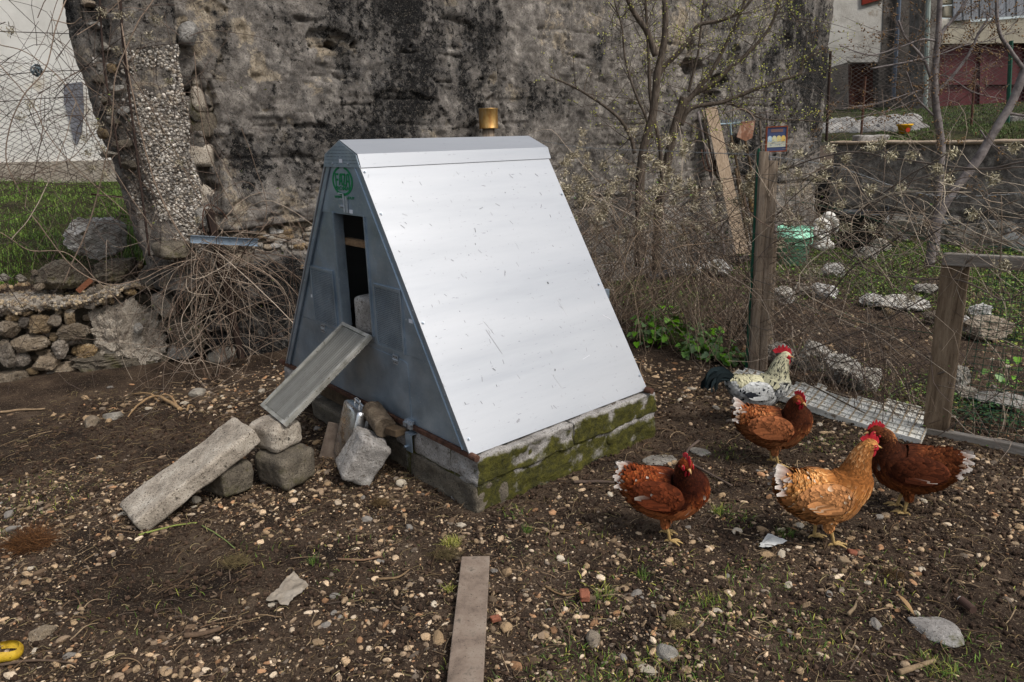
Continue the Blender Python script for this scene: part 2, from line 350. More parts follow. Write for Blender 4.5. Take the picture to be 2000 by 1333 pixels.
def pebcol(n):
    base=np.array([rgb(170,154,132),rgb(188,174,154),rgb(140,128,114),rgb(204,196,182),rgb(126,120,114),rgb(164,134,108),rgb(104,92,80)])
    c=base[RNG.choice(7,n,p=[.26,.16,.2,.05,.13,.09,.11])]*RNG.uniform(.42,1.25,(n,1))*np.array([1.06,1.0,.93]); return c*np.array([.86,.80,.73])
g=G()
def gravel(N,x0,x1,y0,y1,smin,smax,variants,tri,pw=2.2):
    x,y=sample(N,x0,x1,y0,y1,dens); n=len(x); s=smin+(smax-smin)*RNG.random(n)**pw
    vi=RNG.integers(0,variants,n); c=pebcol(n)
    for k in range(variants):
        q=vi==k; m=q.sum()
        if not m: continue
        tv,tf=rock(500+k,tri,9,.28); sc=s[q][:,None]*RNG.uniform([.75,.45,.35],[1.6,1.05,.8],(m,3))
        R=rotz(RNG.uniform(0,6.28,m))@rotm(m)[:, :, :] if False else rotz(RNG.uniform(0,6.28,m))
        tl=RNG.normal(0,.3,(m,2)); Rx=np.tile(np.eye(3),(m,1,1)); Rx[:,1,1]=np.cos(tl[:,0]);Rx[:,1,2]=-np.sin(tl[:,0]);Rx[:,2,1]=np.sin(tl[:,0]);Rx[:,2,2]=np.cos(tl[:,0])
        z=gh(x[q],y[q])+sc[:,2]*RNG.uniform(-.45,.55,m)+.003
        scat(g,tv,tf,np.stack([x[q],y[q],z],1),sc,R@Rx,c[q])
gravel(41000,-3.1,3.3,1.35,3.4,.0020,.0065,6,0,1.6)
gravel(15000,-3.4,4.2,1.35,5.2,.0045,.0135,12,1,1.9)
gravel(4500,-4,5,3,7,.005,.012,4,0,1.6)
gravel(6800,-3.6,4,1.35,5.2,.0085,.019,14,1,1.5)
solo('gravel',g,MT['pebble'],kind='stuff',smooth=False)
# soil crumbs
g=G(); x,y=sample(26000,-2.8,3,1.35,4.4); n=len(x); tv,tf=rock(77,0,3,.3)
s=.0025+.008*RNG.random(n)**3; cc=np.array(rgb(58,46,37))*RNG.uniform(.5,1.7,(n,1))
scat(g,tv,tf,np.stack([x,y,gh(x,y)+s*.5+.003],1),s,rotm(n),cc); solo('soil_crumbs',g,MT['pebble'],kind='stuff')
# larger stones one can pick out: each its own object
stone_me=[]; shp=['pale','tan','grey']*5; LB={}
for k in range(14):
    v,f=rock(900+k,2,12,.26); gg=G(); gg.add(v*np.array([1,.78,.6]),f,np.array([rgb(196,184,164),rgb(170,144,112),rgb(136,130,122)][k%3])*(.66+.05*(k%5))); stone_me.append(gg.mesh('loose_stone',MT['pebble'],False))
LMK=[(*gz(*p_)[:2],t_) for p_,t_ in (((915,1200),'the lying plank'),((560,1160),'the crumpled plastic'),((10,1270),'the yellow peel'),((60,1065),'the brown root ball'),((380,960),'the long concrete slab'),((290,795),'the forked branch'),((440,703),'the angular grey rock'),((735,960),'the leaning pale block'),((935,1005),'the near corner of the plinth'),((1100,950),'the mossy plinth side'),((1310,1055),'the front hen'),((1610,1070),'the ginger hen'),((1500,905),'the hen before the rooster'),((1760,1000),'the dark brown hen'),((1508,1070),'the white plastic scrap'),((1835,1232),'the jagged concrete shard'),((1160,1160),'the orange brick chip'),((1640,850),'the slatted mat'),((1300,1278),'the pitted grey stone'),((1900,870),'the gate foot'),((1300,800),'the back corner of the plinth'),((880,1060),'the yellow green tuft'),((300,1230),'the flat bark piece'),((300,1110),'the dark hollow'),((1750,1130),'the brown root tangle'),((100,850),'the left edge of the yard'),((1500,1280),'the bottom edge right of centre'),((700,1290),'the bottom edge left of the plank'))]
x,y=sample(5200,-3.6,4,1.42,5.2,lambda a,b:dens(a,b)*.9); k=0; n=min(len(x),285)
big=np.random.default_rng(5)
for i in range(n):
    s=.014+.017*big.random()**2.2
    mi_=int(big.integers(14)); o=link(bpy.data.objects.new('loose_stone',stone_me[mi_])); o.scale=(s*big.uniform(.9,1.4),s,s*big.uniform(.7,1.1)); o.rotation_euler=(big.normal(0,.25),big.normal(0,.25),big.uniform(0,6.28))
    o.location=(x[i],y[i],float(gh(x[i],y[i]))+s*.15)
    sz='tiny' if s<.0165 else ('small' if s<.020 else ('fist sized' if s>.026 else 'middling')); ld=min(LMK,key=lambda q:(q[0]-x[i])**2+(q[1]-y[i])**2); dx_,dy_=x[i]-ld[0],y[i]-ld[1]; dd_=math.hypot(dx_,dy_)
    rel=('close ' if dd_<.25 else ('just ' if dd_<.5 else 'well '))+(('right of' if dx_>0 else 'left of') if abs(dx_)>abs(dy_) else ('beyond' if dy_>0 else 'in front of'))
    tag(o,f'{sz} {shp[mi_]} stone {rel} {ld[2]}','stone','loose stones scattered over the yard'); LB.setdefault(o['label'],[]).append((dd_,o))
for lb_,q in LB.items():
    if len(q)>1:
        for j,(_,o) in enumerate(sorted(q,key=lambda e:e[0])): o['label']=(['nearer','farther'] if len(q)==2 else ['nearest','second nearest','third nearest','fourth nearest','fifth nearest','sixth nearest','seventh nearest']+['farthest']*20)[j]+' '+lb_
# named big stones / shards  (px,py,w,h,flat,seed,label,mat)
for (px,py,wd,hh,sd,lb,mt) in [
    (440,703,64,.5,3,'angular pale grey rock lying below the dry vines by the wall foot','rock_grey'),
    (1835,1232,92,.22,4,'flat jagged grey concrete shard at the bottom right of the yard','concrete'),
    (1160,1248,42,.7,6,'rough rounded tan stone right of the lying plank','stone'),
    (1300,1278,44,.6,7,'pitted grey stone below and right of the plank stones','rock_grey'),
    (1612,970,22,.8,8,'round tan stone beside the ginger hen','stone'),
    (1370,880,46,.2,9,'flat grey stone set in the soil behind the front hen','rock_grey'),
    (1290,895,70,.12,10,'flat half buried slab left of the flat grey stone','rock_grey'),
    (178,826,36,.6,11,'pale tan stone left of the forked branch','stone'),
    (222,812,38,.4,12,'flat pale stone just above the forked branch','rock_grey'),
    (385,768,36,.5,13,'whitish lump of rock in the middle of the left gravel','rock_grey'),
    (665,1262,1,.5,14,None,None),
    (85,1240,40,.6,15,'grey tan pebble beside the yellow peel','stone'),
    (1175,1008,1,.5,16,None,None)]:
    if not lb: continue
    p=gz(px,py); s=mpp(p)*wd/2; v,f=rock(sd+40,3,10,.12); v=v*np.array([s,s*.72,s*hh]); v=v@rotz(sd*1.3)[0].T
    g=G(); g.add(v+[p[0],p[1],float(gh(p[0],p[1]))+s*hh*.45],f,(.3,0,0) if mt=='concrete' else (1,1,1)); solo('stone',g,MT[mt],lb,'stone',smooth=True)
for (px,py,wd,lb) in ((1142,1168,26,'broken orange brick chip near the grass tuft right of the plank'),(1668,1085,20,'worn reddish brick pebble below the ginger hen'),(968,1212,18,'small orange tile chip beside the plank'),(1262,1148,1,'')):
    if not lb: continue
    p=gz(px,py); s=mpp(p)*wd/2; v,f=rough((s*2,s*1.4,s),int(px),s*.2,s*.15,6,60); g=G(); g.add(v@rotz(px)[0].T+[p[0],p[1],s*.4],f,tuple(np.array(rgb(126,80,62)))); solo('brick_chip',g,MT['pebble'],lb,'brick chip',smooth=True)

# twigs, straw and roots lying about
def curls(g,n,x,y,l0,l1,r0,r1,cols,curl=1.2,k=6,lift=.012):
    a=RNG.uniform(0,6.28,n); l=RNG.uniform(l0,l1,n); da=RNG.normal(0,curl,n); t=np.linspace(0,1,k)
    ang=a[:,None]+da[:,None]*t[None]+.5*RNG.normal(0,curl,(n,1))*np.sin(t*3.1)[None]; st=(l/k)[:,None]
    px=x[:,None]+np.cumsum(np.cos(ang)*st,1); py=y[:,None]+np.cumsum(np.sin(ang)*st,1)
    pz=gh(px,py)+.004+lift*RNG.random((n,1))*np.sin(t*3.14)[None]*RNG.uniform(0,1.6,(n,1))+RNG.uniform(0,.006,(n,1))
    r=RNG.uniform(r0,r1,n)[:,None]*np.linspace(1,.45,k)[None]
    c=np.array(cols)[RNG.integers(0,len(cols),n)]*RNG.uniform(.6,1.15,(n,1)); tubes(g,np.stack([px,py,pz],-1),r,3,c)
tw=[rgb(150,128,100),rgb(104,82,60),rgb(128,106,80),rgb(74,58,46),rgb(92,78,66)]; st=[rgb(158,142,100),rgb(130,112,78),rgb(112,92,62)]
g=G(); x,y=sample(11000,-3,3.6,1.35,4.6); curls(g,len(x),x,y,.02,.10,.0007,.0016,st+tw,1.8,6,.012)
x,y=sample(2200,-3,3.6,1.35,4.8); curls(g,len(x),x,y,.05,.16,.0014,.0028,tw,.9,7,.02); solo('straw_and_rootlets',g,MT['twig'],kind='stuff')
g=G(); x,y=sample(1300,-3,3.4,1.4,4.6); curls(g,len(x),x,y,.02,.07,.003,.006,[rgb(88,70,54),rgb(66,52,42),rgb(110,92,74)],.5,4,.0)
solo('bark_chips',g,MT['twig'],kind='stuff')
# grey green clumps of dry grass roots
def blades(g,n,cx,cy,rad,h0,h1,wd,cols,lean=.6,zf=None,curl=.5):
    a=RNG.uniform(0,6.28,n); r=rad*np.sqrt(RNG.random(n)) if np.ndim(cx)==0 else np.zeros(n); bx=cx+r*np.cos(a);by=cy+r*np.sin(a)
    bz=(zf or gh)(bx,by); h=RNG.uniform(h0,h1,n); d=RNG.uniform(0,6.28,n); ln=RNG.uniform(.1,1,n)*lean; t=np.array([0,.4,.75,1.])
    hx=np.cos(d)[:,None]*ln[:,None]*h[:,None]*t**1.7; hy=np.sin(d)[:,None]*ln[:,None]*h[:,None]*t**1.7; hz=h[:,None]*(t-curl*ln[:,None]*t**2.4)
    ctr=np.stack([bx[:,None]+hx,by[:,None]+hy,bz[:,None]+hz],-1); sx=-np.sin(d+RNG.normal(0,.6,n));sy=np.cos(d)
    sd=np.stack([sx,sy,0*sx],-1)[:,None]*(wd*np.array([1,.8,.45,.04]))[None,:,None]*RNG.uniform(.7,1.3,(n,1,1))
    v=np.stack([ctr-sd,ctr+sd],2).reshape(-1,3); i=(np.arange(n)*8)[:,None,None]; q=np.array([[0,1,3,2],[2,3,5,4],[4,5,7,6]])
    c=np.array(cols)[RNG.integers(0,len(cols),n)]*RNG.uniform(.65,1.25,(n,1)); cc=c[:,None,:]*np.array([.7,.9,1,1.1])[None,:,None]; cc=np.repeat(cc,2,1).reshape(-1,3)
    g.add(v,(q[None]+i).reshape(-1,4),cc)
yg=[rgb(150,150,62),rgb(128,132,52),rgb(168,160,90)]; gg_=[rgb(78,104,34),rgb(96,122,44),rgb(64,88,30)]
for i,(px,py,rad,n,cols,lb) in enumerate([(882,1060,.04,140,yg,'pale yellow green grass tuft just above the plank end'),(1402,1000,.03,90,yg[:2]+gg_,'bright green grass tuft beside the front hen'),
    (1030,1035,.02,50,gg_,'small green tuft below the corner of the concrete plinth'),(1180,1160,.035,90,gg_+yg,'grass tuft by the orange brick chip'),(875,1150,.015,30,yg,'tiny weed beside the upper end of the plank'),
    (1255,1125,.025,50,gg_,'thin green weed halfway between plank and front hen'),(1535,1045,.04,80,gg_,'green tuft under the tail of the ginger hen'),(1380,1175,.03,55,yg+gg_,'yellowish tuft low in the middle right of the yard'),
    (1830,1305,.06,150,gg_+yg,'broad green grass clump at the bottom right edge'),(1245,830,.0,1,gg_,''),(740,965,.03,60,[rgb(96,74,46)],''),(610,1095,.02,40,gg_,'sparse weed near the dark hollow left of the plank')]):
    if not lb: continue
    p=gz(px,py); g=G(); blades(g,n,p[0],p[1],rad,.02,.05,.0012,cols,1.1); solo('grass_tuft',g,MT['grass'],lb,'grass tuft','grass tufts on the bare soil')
g=G(); 
for px,py,rr,n in ((1120,1310,.12,170),(1250,1330,.12,160),(1330,1300,.1,110),(1400,1200,.1,60),(1480,1130,.1,60),(1560,1240,.1,50),(1700,1150,.1,40),(1300,950,.08,30),(1350,960,.05,30),(1900,1280,.1,70),(1420,880,.1,40),(1590,870,.1,40),(1640,860,.1,30),(1150,1190,.12,60),(900,1330,.1,30),(1440,1010,.08,40),(1000,1000,.06,25),(1450,1230,.2,90),(1700,1290,.2,100),(1850,1150,.2,60),(700,1100,.2,40),(1100,1080,.2,50),(250,1180,.2,30),(1300,1120,.15,50),(500,1080,.1,20),(90,960,.2,60),(30,1000,.2,50)):
    p=gz(px,py); blades(g,int(n*2.2),p[0],p[1],rr*1.3,.008,.038,.0015,gg_+yg[:1],1.2)
solo('sparse_green_weeds',g,MT['grass'],kind='stuff')

# ============================================================= OLD WALL
def wallu(v): return -1.2+0*v
ZT=3.9
vs=[-.06]; 
while vs[-1]<9.15: vs.append(vs[-1]+.0125*(1+max(0,vs[-1])*.16))
vs=np.array(vs); zs=np.concatenate([np.arange(-.15,2.6,.014),np.arange(2.6,3.9,.03)])
VV,ZZ=np.meshgrid(vs,zs,indexing='ij'); Q=np.stack([VV,ZZ,0*VV],-1)
Q=Q+np.stack([.03*fbm(Q,5,3,2),.03*fbm(Q,5,3,3),0*VV],-1)
def wp(px,py): q=loc(onu(px,py,-1.2)); return q[1],q[2]
def blob(px,py,rx,ry,e=.25,sh=1.):   # ellipse in wall metres round the spot seen at px,py ; returns soft mask 0..1
    v,z=wp(px,py); d=((Q[...,0]-v)/rx)**2+((Q[...,1]-z)/ry)**2+e*4*fbm(Q,9,3,int(px)); return 1-sst(d,1-.35*sh,1+.35*sh)
und=.03*fbm(Q,1.1,3,40)+.014*fbm(Q,6,5,41,.65)+.007*fbm(Q,24,4,42,.7)
grit=.0035*np.abs(fbm(Q,60,2,43)); D=und+grit+.006*np.sign(fbm(Q,14,3,44))*sst(np.abs(fbm(Q,14,3,44)),0,.10)
# spalled plaster: where it has fallen the block courses show
sp=fbm(Q*np.array([.8,1.5,1]),2.1,5,50); spall=sst(sp,.13,.16); right=sst(VV,2.72,2.80)
row=ZZ/.215+.15*fbm(Q,1.5,2,51); rj=np.abs(row-np.round(row))*.215; vj=np.abs(((VV+(np.round(row)%2)*.2)/.42)%1-.5); cj=np.maximum(1-sst(rj,.008,.022),(sst(vj,.46,.485)))
D=D-spall*(.014+.012*(sp*2))*(1-.6*right)-spall*cj*.016-.004*(1-spall)*cj*sst(fbm(Q,1.3,2,53),0,.3)*(1-right)
ledge=0*VV
for px0,py0,px1,th,dep in ((575,36,640,.02,.05),(600,152,690,.014,.025),(940,155,985,.012,.05),(780,105,900,.012,.03),(670,205,720,.012,.03),(830,158,910,.012,.03),(700,45,800,.01,.02),(520,215,600,.012,.02),(640,130,680,.01,.02)):
    v0,z0=wp(px0,py0); v1,_=wp(px1,py0); m=(1-sst(np.abs(Q[...,1]-z0-.02*fbm(Q,4,2,int(px0))),th*.3*(1+fbm(Q,20,2,8)),th*(1+.8*fbm(Q,15,2,9))))*sst(Q[...,0],v0-.03,v0)*(1-sst(Q[...,0],v1,v1+.03))*sst(fbm(Q,7,3,int(px1)),-.25,.15); D=D-dep*m; ledge=np.maximum(ledge,m)
hole=0*VV
for px,py,rx,ry,dep in ((648,86,.055,.035,.16),(640,74,.17,.075,.045),(688,88,.025,.022,.08),(605,90,.018,.022,.08),(392,180,.05,.16,.05),(418,205,.02,.16,.16),(385,155,.03,.05,.1),(412,245,.03,.13,.14),(375,245,.045,.05,.14),(412,345,.035,.12,.16),(378,340,.05,.05,.13),(418,300,.02,.08,.16),(375,185,.03,.03,.02),
    (1350,130,.22,.1,.22),(1400,160,.18,.08,.25),(1385,185,.16,.07,.2),(1435,110,.07,.12,.22),(1350,95,.1,.1,.1),(1535,85,.12,.12,.05),(1255,330,.04,.05,.08),(1395,330,.12,.12,.12),(500,150,.04,.02,.03),(962,165,.05,.06,.03)):
    m=blob(px,py,rx,ry,.12,.6); D=D-dep*m; hole=np.maximum(hole,m)
# toothing stones at the left end
ts=sst(VV,-.2,-.1)*(1-sst(VV,.13+.05*fbm(Q,3,2,60),.17+.05*fbm(Q,3,2,60)))*(1-sst(ZZ,1.95,2.15))
D=D-ts*.05-ts*(1-sst(rj,.012,.03))*.09
# long fissures
def fiss(pts,wd,dep):
    global D
    q=np.array([wp(*p) for p in pts]); zc=np.interp(ZZ,q[::-1,1],q[::-1,0],left=99,right=99); m=1-sst(np.abs(VV-zc-.012*fbm(Q,14,3,61)),wd*.4,wd); D=D-dep*m; return m
cr=fiss([(444,0),(443,60),(432,110),(418,155)],.007,.04)+fiss([(700,0),(705,60),(690,120),(700,180),(690,230)],.005,.03)+fiss([(560,240),(600,250),(660,246),(720,255)],.006,.03)+fiss([(1110,0),(1100,80),(1120,160),(1105,240)],.005,.03)+fiss([(966,0),(970,60),(972,130),(975,200),(985,250),(985,300)],.02,.06)
rt=sst(VV,2.74,2.77); D=D+.022*rt
# bottom: plaster ends, rubble ledge, foundation
zb_=np.interp(VV,[wp(480,447)[0],wp(615,428)[0],9],[wp(480,447)[1],wp(615,428)[1],.9])+.02*fbm(Q,3,2,63)
low=(1-sst(ZZ,zb_-.012,zb_))*(1-.8*sst(VV,1.2,2.4)); mid=low*sst(ZZ,zb_-.30,zb_-.24)
D=D-low*.035-mid*(.045+.05*np.abs(fbm(Q,11,3,64)))
# colour masks: R dark lichen, G bare tan, B moss
def spot(L_):
    m=0*VV
    for px,py,rx,ry,k in L_:
        v,z=wp(px,py); m=m+k*np.exp(-(((VV-v)/rx)**2+((ZZ-z)/ry)**2))
    return m
sc_=lambda v:1+v*.0
low0=low
dark=.20+.45*low*(1-mid)+1.15*spot([(820,60,.70,.5,.40),(860,200,.7,.3,.34),(700,260,.5,.25,.34),(600,380,.3,.3,.25),(430,60,.1,.3,.3),(560,60,.25,.25,.22),(930,60,.25,.3,.22),(760,10,.5,.2,.25),(530,300,.2,.2,.3),(480,300,.12,.3,.3),(450,150,.08,.2,.15),(1050,200,.3,.25,.28),(1550,60,.9,1.2,.45),(1480,300,.8,.7,.35),(1590,200,.5,1.,.4),(1420,120,.5,.6,.25),(1170,80,.2,.25,.3),(1070,40,.2,.3,-.1),(1250,100,.4,.5,-.06),(1000,80,.1,.5,-.25),(1440,30,.4,.5,.2),(560,570,.4,.25,.3),(1320,250,.5,.4,.2)])
dark=dark+.62*fbm(Q*np.array([1,.62,1]),3.3,7,70,.78)+.22*fbm(Q*np.array([2.2,.35,1]),4,4,71)
tan=spot([(480,60,.08,.1,.7),(620,180,.1,.05,.6),(760,250,.08,.05,.5),(560,380,.15,.12,.6),(1100,120,.12,.2,.4),(740,60,.06,.05,.5),(460,400,.12,.2,.5),(1020,120,.1,.4,.35),(505,130,.09,.1,.8),(540,150,.16,.05,.6),(880,5,.13,.04,1.),(430,120,.14,.25,.35),(520,215,.05,.03,.8),(830,95,.05,.04,.5),(700,160,.09,.05,.4),(965,150,.03,.05,.8),(860,170,.03,.04,.5),(400,30,.2,.2,.5),(380,100,.1,.1,.45),(1330,60,.15,.3,.4),(1280,150,.25,.3,.35),(1250,90,.15,.3,.3),(1200,60,.3,.3,.2),(1500,40,.2,.4,.2),(640,95,.2,.08,.6),(1540,80,.1,.1,.6)])+.3*spall+.45*mid+.35*hole+.3*fbm(Q,4,4,72)
moss=spot([(375,180,.08,.3,.5),(400,230,.1,.2,.4),(340,20,.1,.15,.5),(1350,180,.2,.2,.3),(390,10,.1,.1,.3)])+.25*fbm(Q,5,3,73)-.15
wc=np.stack([dark,tan,moss],-1)
Pw=C0+U*((-1.2+D)[...,None])+V*VV[...,None]+Z3*ZZ[...,None]
def wallmat():
    m=bpy.data.materials.new('stained_lime_plaster'); m.use_nodes=True; t=m.node_tree; N=t.nodes; K=t.links.new; b=N['Principled BSDF']; b.inputs['Roughness'].default_value=.95; b.inputs['Specular IOR Level'].default_value=.1
    tc=N.new('ShaderNodeTexCoord'); a=N.new('ShaderNodeAttribute'); a.attribute_name='Col'; s=N.new('ShaderNodeSeparateColor'); K(a.outputs['Color'],s.inputs[0])
    def nz(sc,d=8,r=.65):
        n=N.new('ShaderNodeTexNoise'); n.inputs['Scale'].default_value=sc; n.inputs['Detail'].default_value=d; n.inputs['Roughness'].default_value=r; K(tc.outputs['Object'],n.inputs[0]); return n.outputs[0]
    def rp(f,*cs):
        r=N.new('ShaderNodeValToRGB'); e=r.color_ramp.elements
        while len(e)<len(cs): e.new(.5)
        for i,(p,c) in enumerate(cs): e[i].position=p; e[i].color=(*c,1)
        K(f,r.inputs[0]); return r.outputs[0]
    def ma(op,x,y):
        n=N.new('ShaderNodeMath'); n.operation=op
        for i,q in enumerate((x,y)):
            if isinstance(q,(int,float)): n.inputs[i].default_value=q
            else: K(q,n.inputs[i])
        return n.outputs[0]
    def mx(f,x,y):
        n=N.new('ShaderNodeMix'); n.data_type='RGBA'; K(f,n.inputs[0])
        for i,q in ((6,x),(7,y)):
            if isinstance(q,tuple): n.inputs[i].default_value=(*q,1)
            else: K(q,n.inputs[i])
        return n.outputs[2]
    base=rp(nz(9,12,.72),(.30,rgb(66,62,59)),(.44,rgb(112,106,100)),(.55,rgb(146,139,131)),(.68,rgb(188,180,169)))
    tanc=rp(nz(24),(.3,rgb(108,96,78)),(.5,rgb(158,144,124)),(.7,rgb(196,184,164)))
    f=lambda ch,sc,amp,lo,hi: rp(ma('ADD',s.outputs[ch],ma('MULTIPLY',ma('SUBTRACT',nz(sc,10,.75),.5),amp)),(lo,(0,0,0)),(hi,(1,1,1)))
    c=mx(f(1,12,1.9,.42,.52),base,tanc)
    dcol=rp(nz(60,6),(.3,rgb(16,16,17)),(.6,rgb(36,36,36)),(.8,rgb(74,72,70)))
    c=mx(f(0,16,1.6,.22,.75),c,mx(rp(nz(3),(.4,(0,0,0)),(.6,(1,1,1))),rgb(82,80,78),rgb(104,99,94)))
    c=mx(f(0,6,2.6,.50,1.05),c,dcol)
    c=mx(f(0,22,3.0,.60,.72),c,dcol)
    c=mx(f(2,20,1.4,.45,.75),c,rgb(70,66,32))
    c=mx(rp(nz(90,5,.7),(.53,(0,0,0)),(.63,(.85,.85,.85))),c,rgb(50,46,43))
    c=mx(rp(nz(45,6,.7),(.58,(0,0,0)),(.66,(.45,.45,.45))),c,rgb(150,140,126))
    c=mx(rp(nz(150,4,.7),(.62,(0,0,0)),(.68,(.9,.9,.9))),c,rgb(196,186,172))
    K(c,b.inputs['Base Color'])
    bp=N.new('ShaderNodeBump'); bp.inputs['Strength'].default_value=1.; bp.inputs['Distance'].default_value=.03; K(nz(30,14,.85),bp.inputs['Height']); K(bp.outputs[0],b.inputs['Normal']); return m
WM=wallmat()
old=thing('old_wall',L(-1.2,4.5,0),'tall crumbling plastered wall with black lichen stains behind the metal coop','wall')
g=G(); grid(g,Pw,wc,flip=True); part('plaster_face',g,WM,old,True)
g=G(); box(g,L(-1.68,4.56,1.85),U*.28,V*4.58,Z3*2.1,(.3,.3,0)); part('wall_core',g,WM,old)
# brick quoins at the far end
bm=M('old_brick',[rgb(92,66,54),rgb(122,88,70),rgb(140,116,98)],scale=20,rand=.25,bump=.8,bscale=60,bdist=.01,speck=[(30,.58,.68,rgb(120,112,100))])
bmesh_=G(); v,f=rough((.26,.2,.07),5,.012,.006,6,20); bmesh_.add(v,f); bme=bmesh_.mesh('brick',bm,True)
k=0; z=1.5
while z<3.7:
    j=RNG.uniform(-1,1,4); o=inst('brick',bme,old,frame(U,V,Z3,L(-1.36+.02*j[0],9.10+.05*j[1],z))) if j[3]>-.5 else None; k+=1; z+=.082+.006*j[2]
# pebble-dash pier at the left end
pier=thing('pebbledash_pier',L(-1.15,-.3,.6),'broad pier of washed pebble concrete at the left end of the old wall','pillar')
pv=np.arange(-.62,.0,.014); pzs=np.arange(.62,3.3,.016); A,B=np.meshgrid(pv,pzs,indexing='ij'); Qp=np.stack([A,B,0*A],-1)
prof=np.interp(A,[-.62,-.575,-.45,-.38,-.05,-.014],[-.22,-.13,-.10,0,.02,-.1])
VL=np.interp(B,[.6,.95,1.25,1.8,2.5,3.3],[-.36,-.42,-.47,-.56,-.63,-.66]); edge=.035*fbm(Qp,6,4,80)+(A/-.62)**2*(VL+.62); Dp=prof+.02*fbm(Qp,4,4,81)+.018*np.abs(fbm(Qp,40,2,82))+.01*np.abs(fbm(Qp,22,2,83))
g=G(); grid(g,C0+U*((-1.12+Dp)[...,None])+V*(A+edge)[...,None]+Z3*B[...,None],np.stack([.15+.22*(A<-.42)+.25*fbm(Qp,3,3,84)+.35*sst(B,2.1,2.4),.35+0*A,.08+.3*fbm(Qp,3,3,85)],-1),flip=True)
part('concrete_face',g,WM,pier,True)
g=G(); prism(g,[L(-1.22,-.28,.66),L(-1.22,-.06,.66),L(-1.22,-.06,3.3),L(-1.22,-.62,3.3),L(-1.22,-.50,1.9)],-U*.22,(.4,.2,.1)); part('pier_core',g,WM,pier)
n=11000; a=RNG.uniform(-.56,-.02,n); b=RNG.uniform(.68,3.0,n); q=np.stack([a,b,0*a],-1); kk=(fbm(q,4,3,86)>-.30)&((a>-.41)|(RNG.random(n)<.30))&(b<2.25+.2*a); a,b=a[kk],b[kk]; n=len(a)
pu=-1.12+np.interp(a,[-.62,-.575,-.45,-.38,-.05,-.014],[-.22,-.13,-.10,0,.02,-.1])+.02*fbm(np.stack([a,b,0*a],-1),4,4,81)+.009
s=.0035+.0085*RNG.random(n)**2.2; g=G(); tv,tf=rock(61,1,4,.1); cc=np.array([rgb(198,190,178),rgb(172,160,144),rgb(150,144,136),rgb(212,206,196)])[RNG.integers(0,4,n)]*RNG.uniform(.55,1.05,(n,1))
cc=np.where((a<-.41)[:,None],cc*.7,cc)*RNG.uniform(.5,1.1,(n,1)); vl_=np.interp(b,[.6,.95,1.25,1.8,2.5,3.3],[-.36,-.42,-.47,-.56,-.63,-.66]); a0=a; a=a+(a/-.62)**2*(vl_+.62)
scat(g,tv,tf,C0+U*pu[:,None]+V*(a+.035*fbm(np.stack([a0,b,0*a],-1),6,4,80))[:,None]+Z3*b[:,None],s[:,None]*np.array([1.2,.9,1.]),rotm(n),cc); part('embedded_pebbles',g,MT['pebble'],pier,True,kind='stuff')
# big stone bedded in the plaster, exposed blocks
def rstone(px,py,wd,hd,dp,sd,u,mat,par,name='stone',label=None,rot=0,n=3,sq=.3,cuts=8):
    X=onu(px,py,u); m=mpp(X); fx=V@np.array([0,0,0]) if False else 1
    # horizontal foreshortening of the wall plane
    a=onu(px-5,py,u);b=onu(px+5,py,u); hx=np.linalg.norm(b-a)/10*wd/2; a=onu(px,py-5,u);b=onu(px,py+5,u); hz=np.linalg.norm(b-a)/10*hd/2
    v,f=rock(sd,n,cuts,.10,sq); R=rot; v=v*np.array([dp,hx,hz]); c,s=math.cos(R),math.sin(R); v=np.stack([v[:,0],v[:,1]*c-v[:,2]*s,v[:,1]*s+v[:,2]*c],1)
    g=G(); g.add(X+v[:,:1]*U+v[:,1:2]*V+v[:,2:]*Z3,f,(.25,0,0))
    return part(name,g,MT[mat],par,True,label) if par is not None else solo(name,g,MT[mat],label,'stone',smooth=True)
rstone(365,66,46,52,.07,311,-1.12,'rock_grey',old,label='round grey fieldstone bedded in the plaster')
for i,(px,py,a,b) in enumerate(((392,192,58,50),(395,245,60,45),(394,305,64,40),(398,385,60,44),(384,128,50,40),(396,425,60,30),(388,160,46,26))): rstone(px,py,a*(1.0+.25*((i*7)%3-1)),b*1.12,.06,320+i,-1.315,'concrete_dark' if i%3==1 else 'concrete_tan',old,n=4,sq=1.0,cuts=1)
for i in range(34): rstone(505+RNG.uniform(-20,130),468+RNG.uniform(-22,18),RNG.uniform(10,34),RNG.uniform(8,16),.03,340+i,-1.28,'stone' if i%3 else 'rock_grey',old,n=2)

for i in range(16): rstone(172+(i*37)%62+i*1.5,8+i*21,RNG.uniform(20,42),RNG.uniform(14,26),.05,380+i,-1.20,'concrete_dark' if i%2 else 'rock_grey' if i%3 else 'stone',pier,n=4,sq=.6,cuts=12)
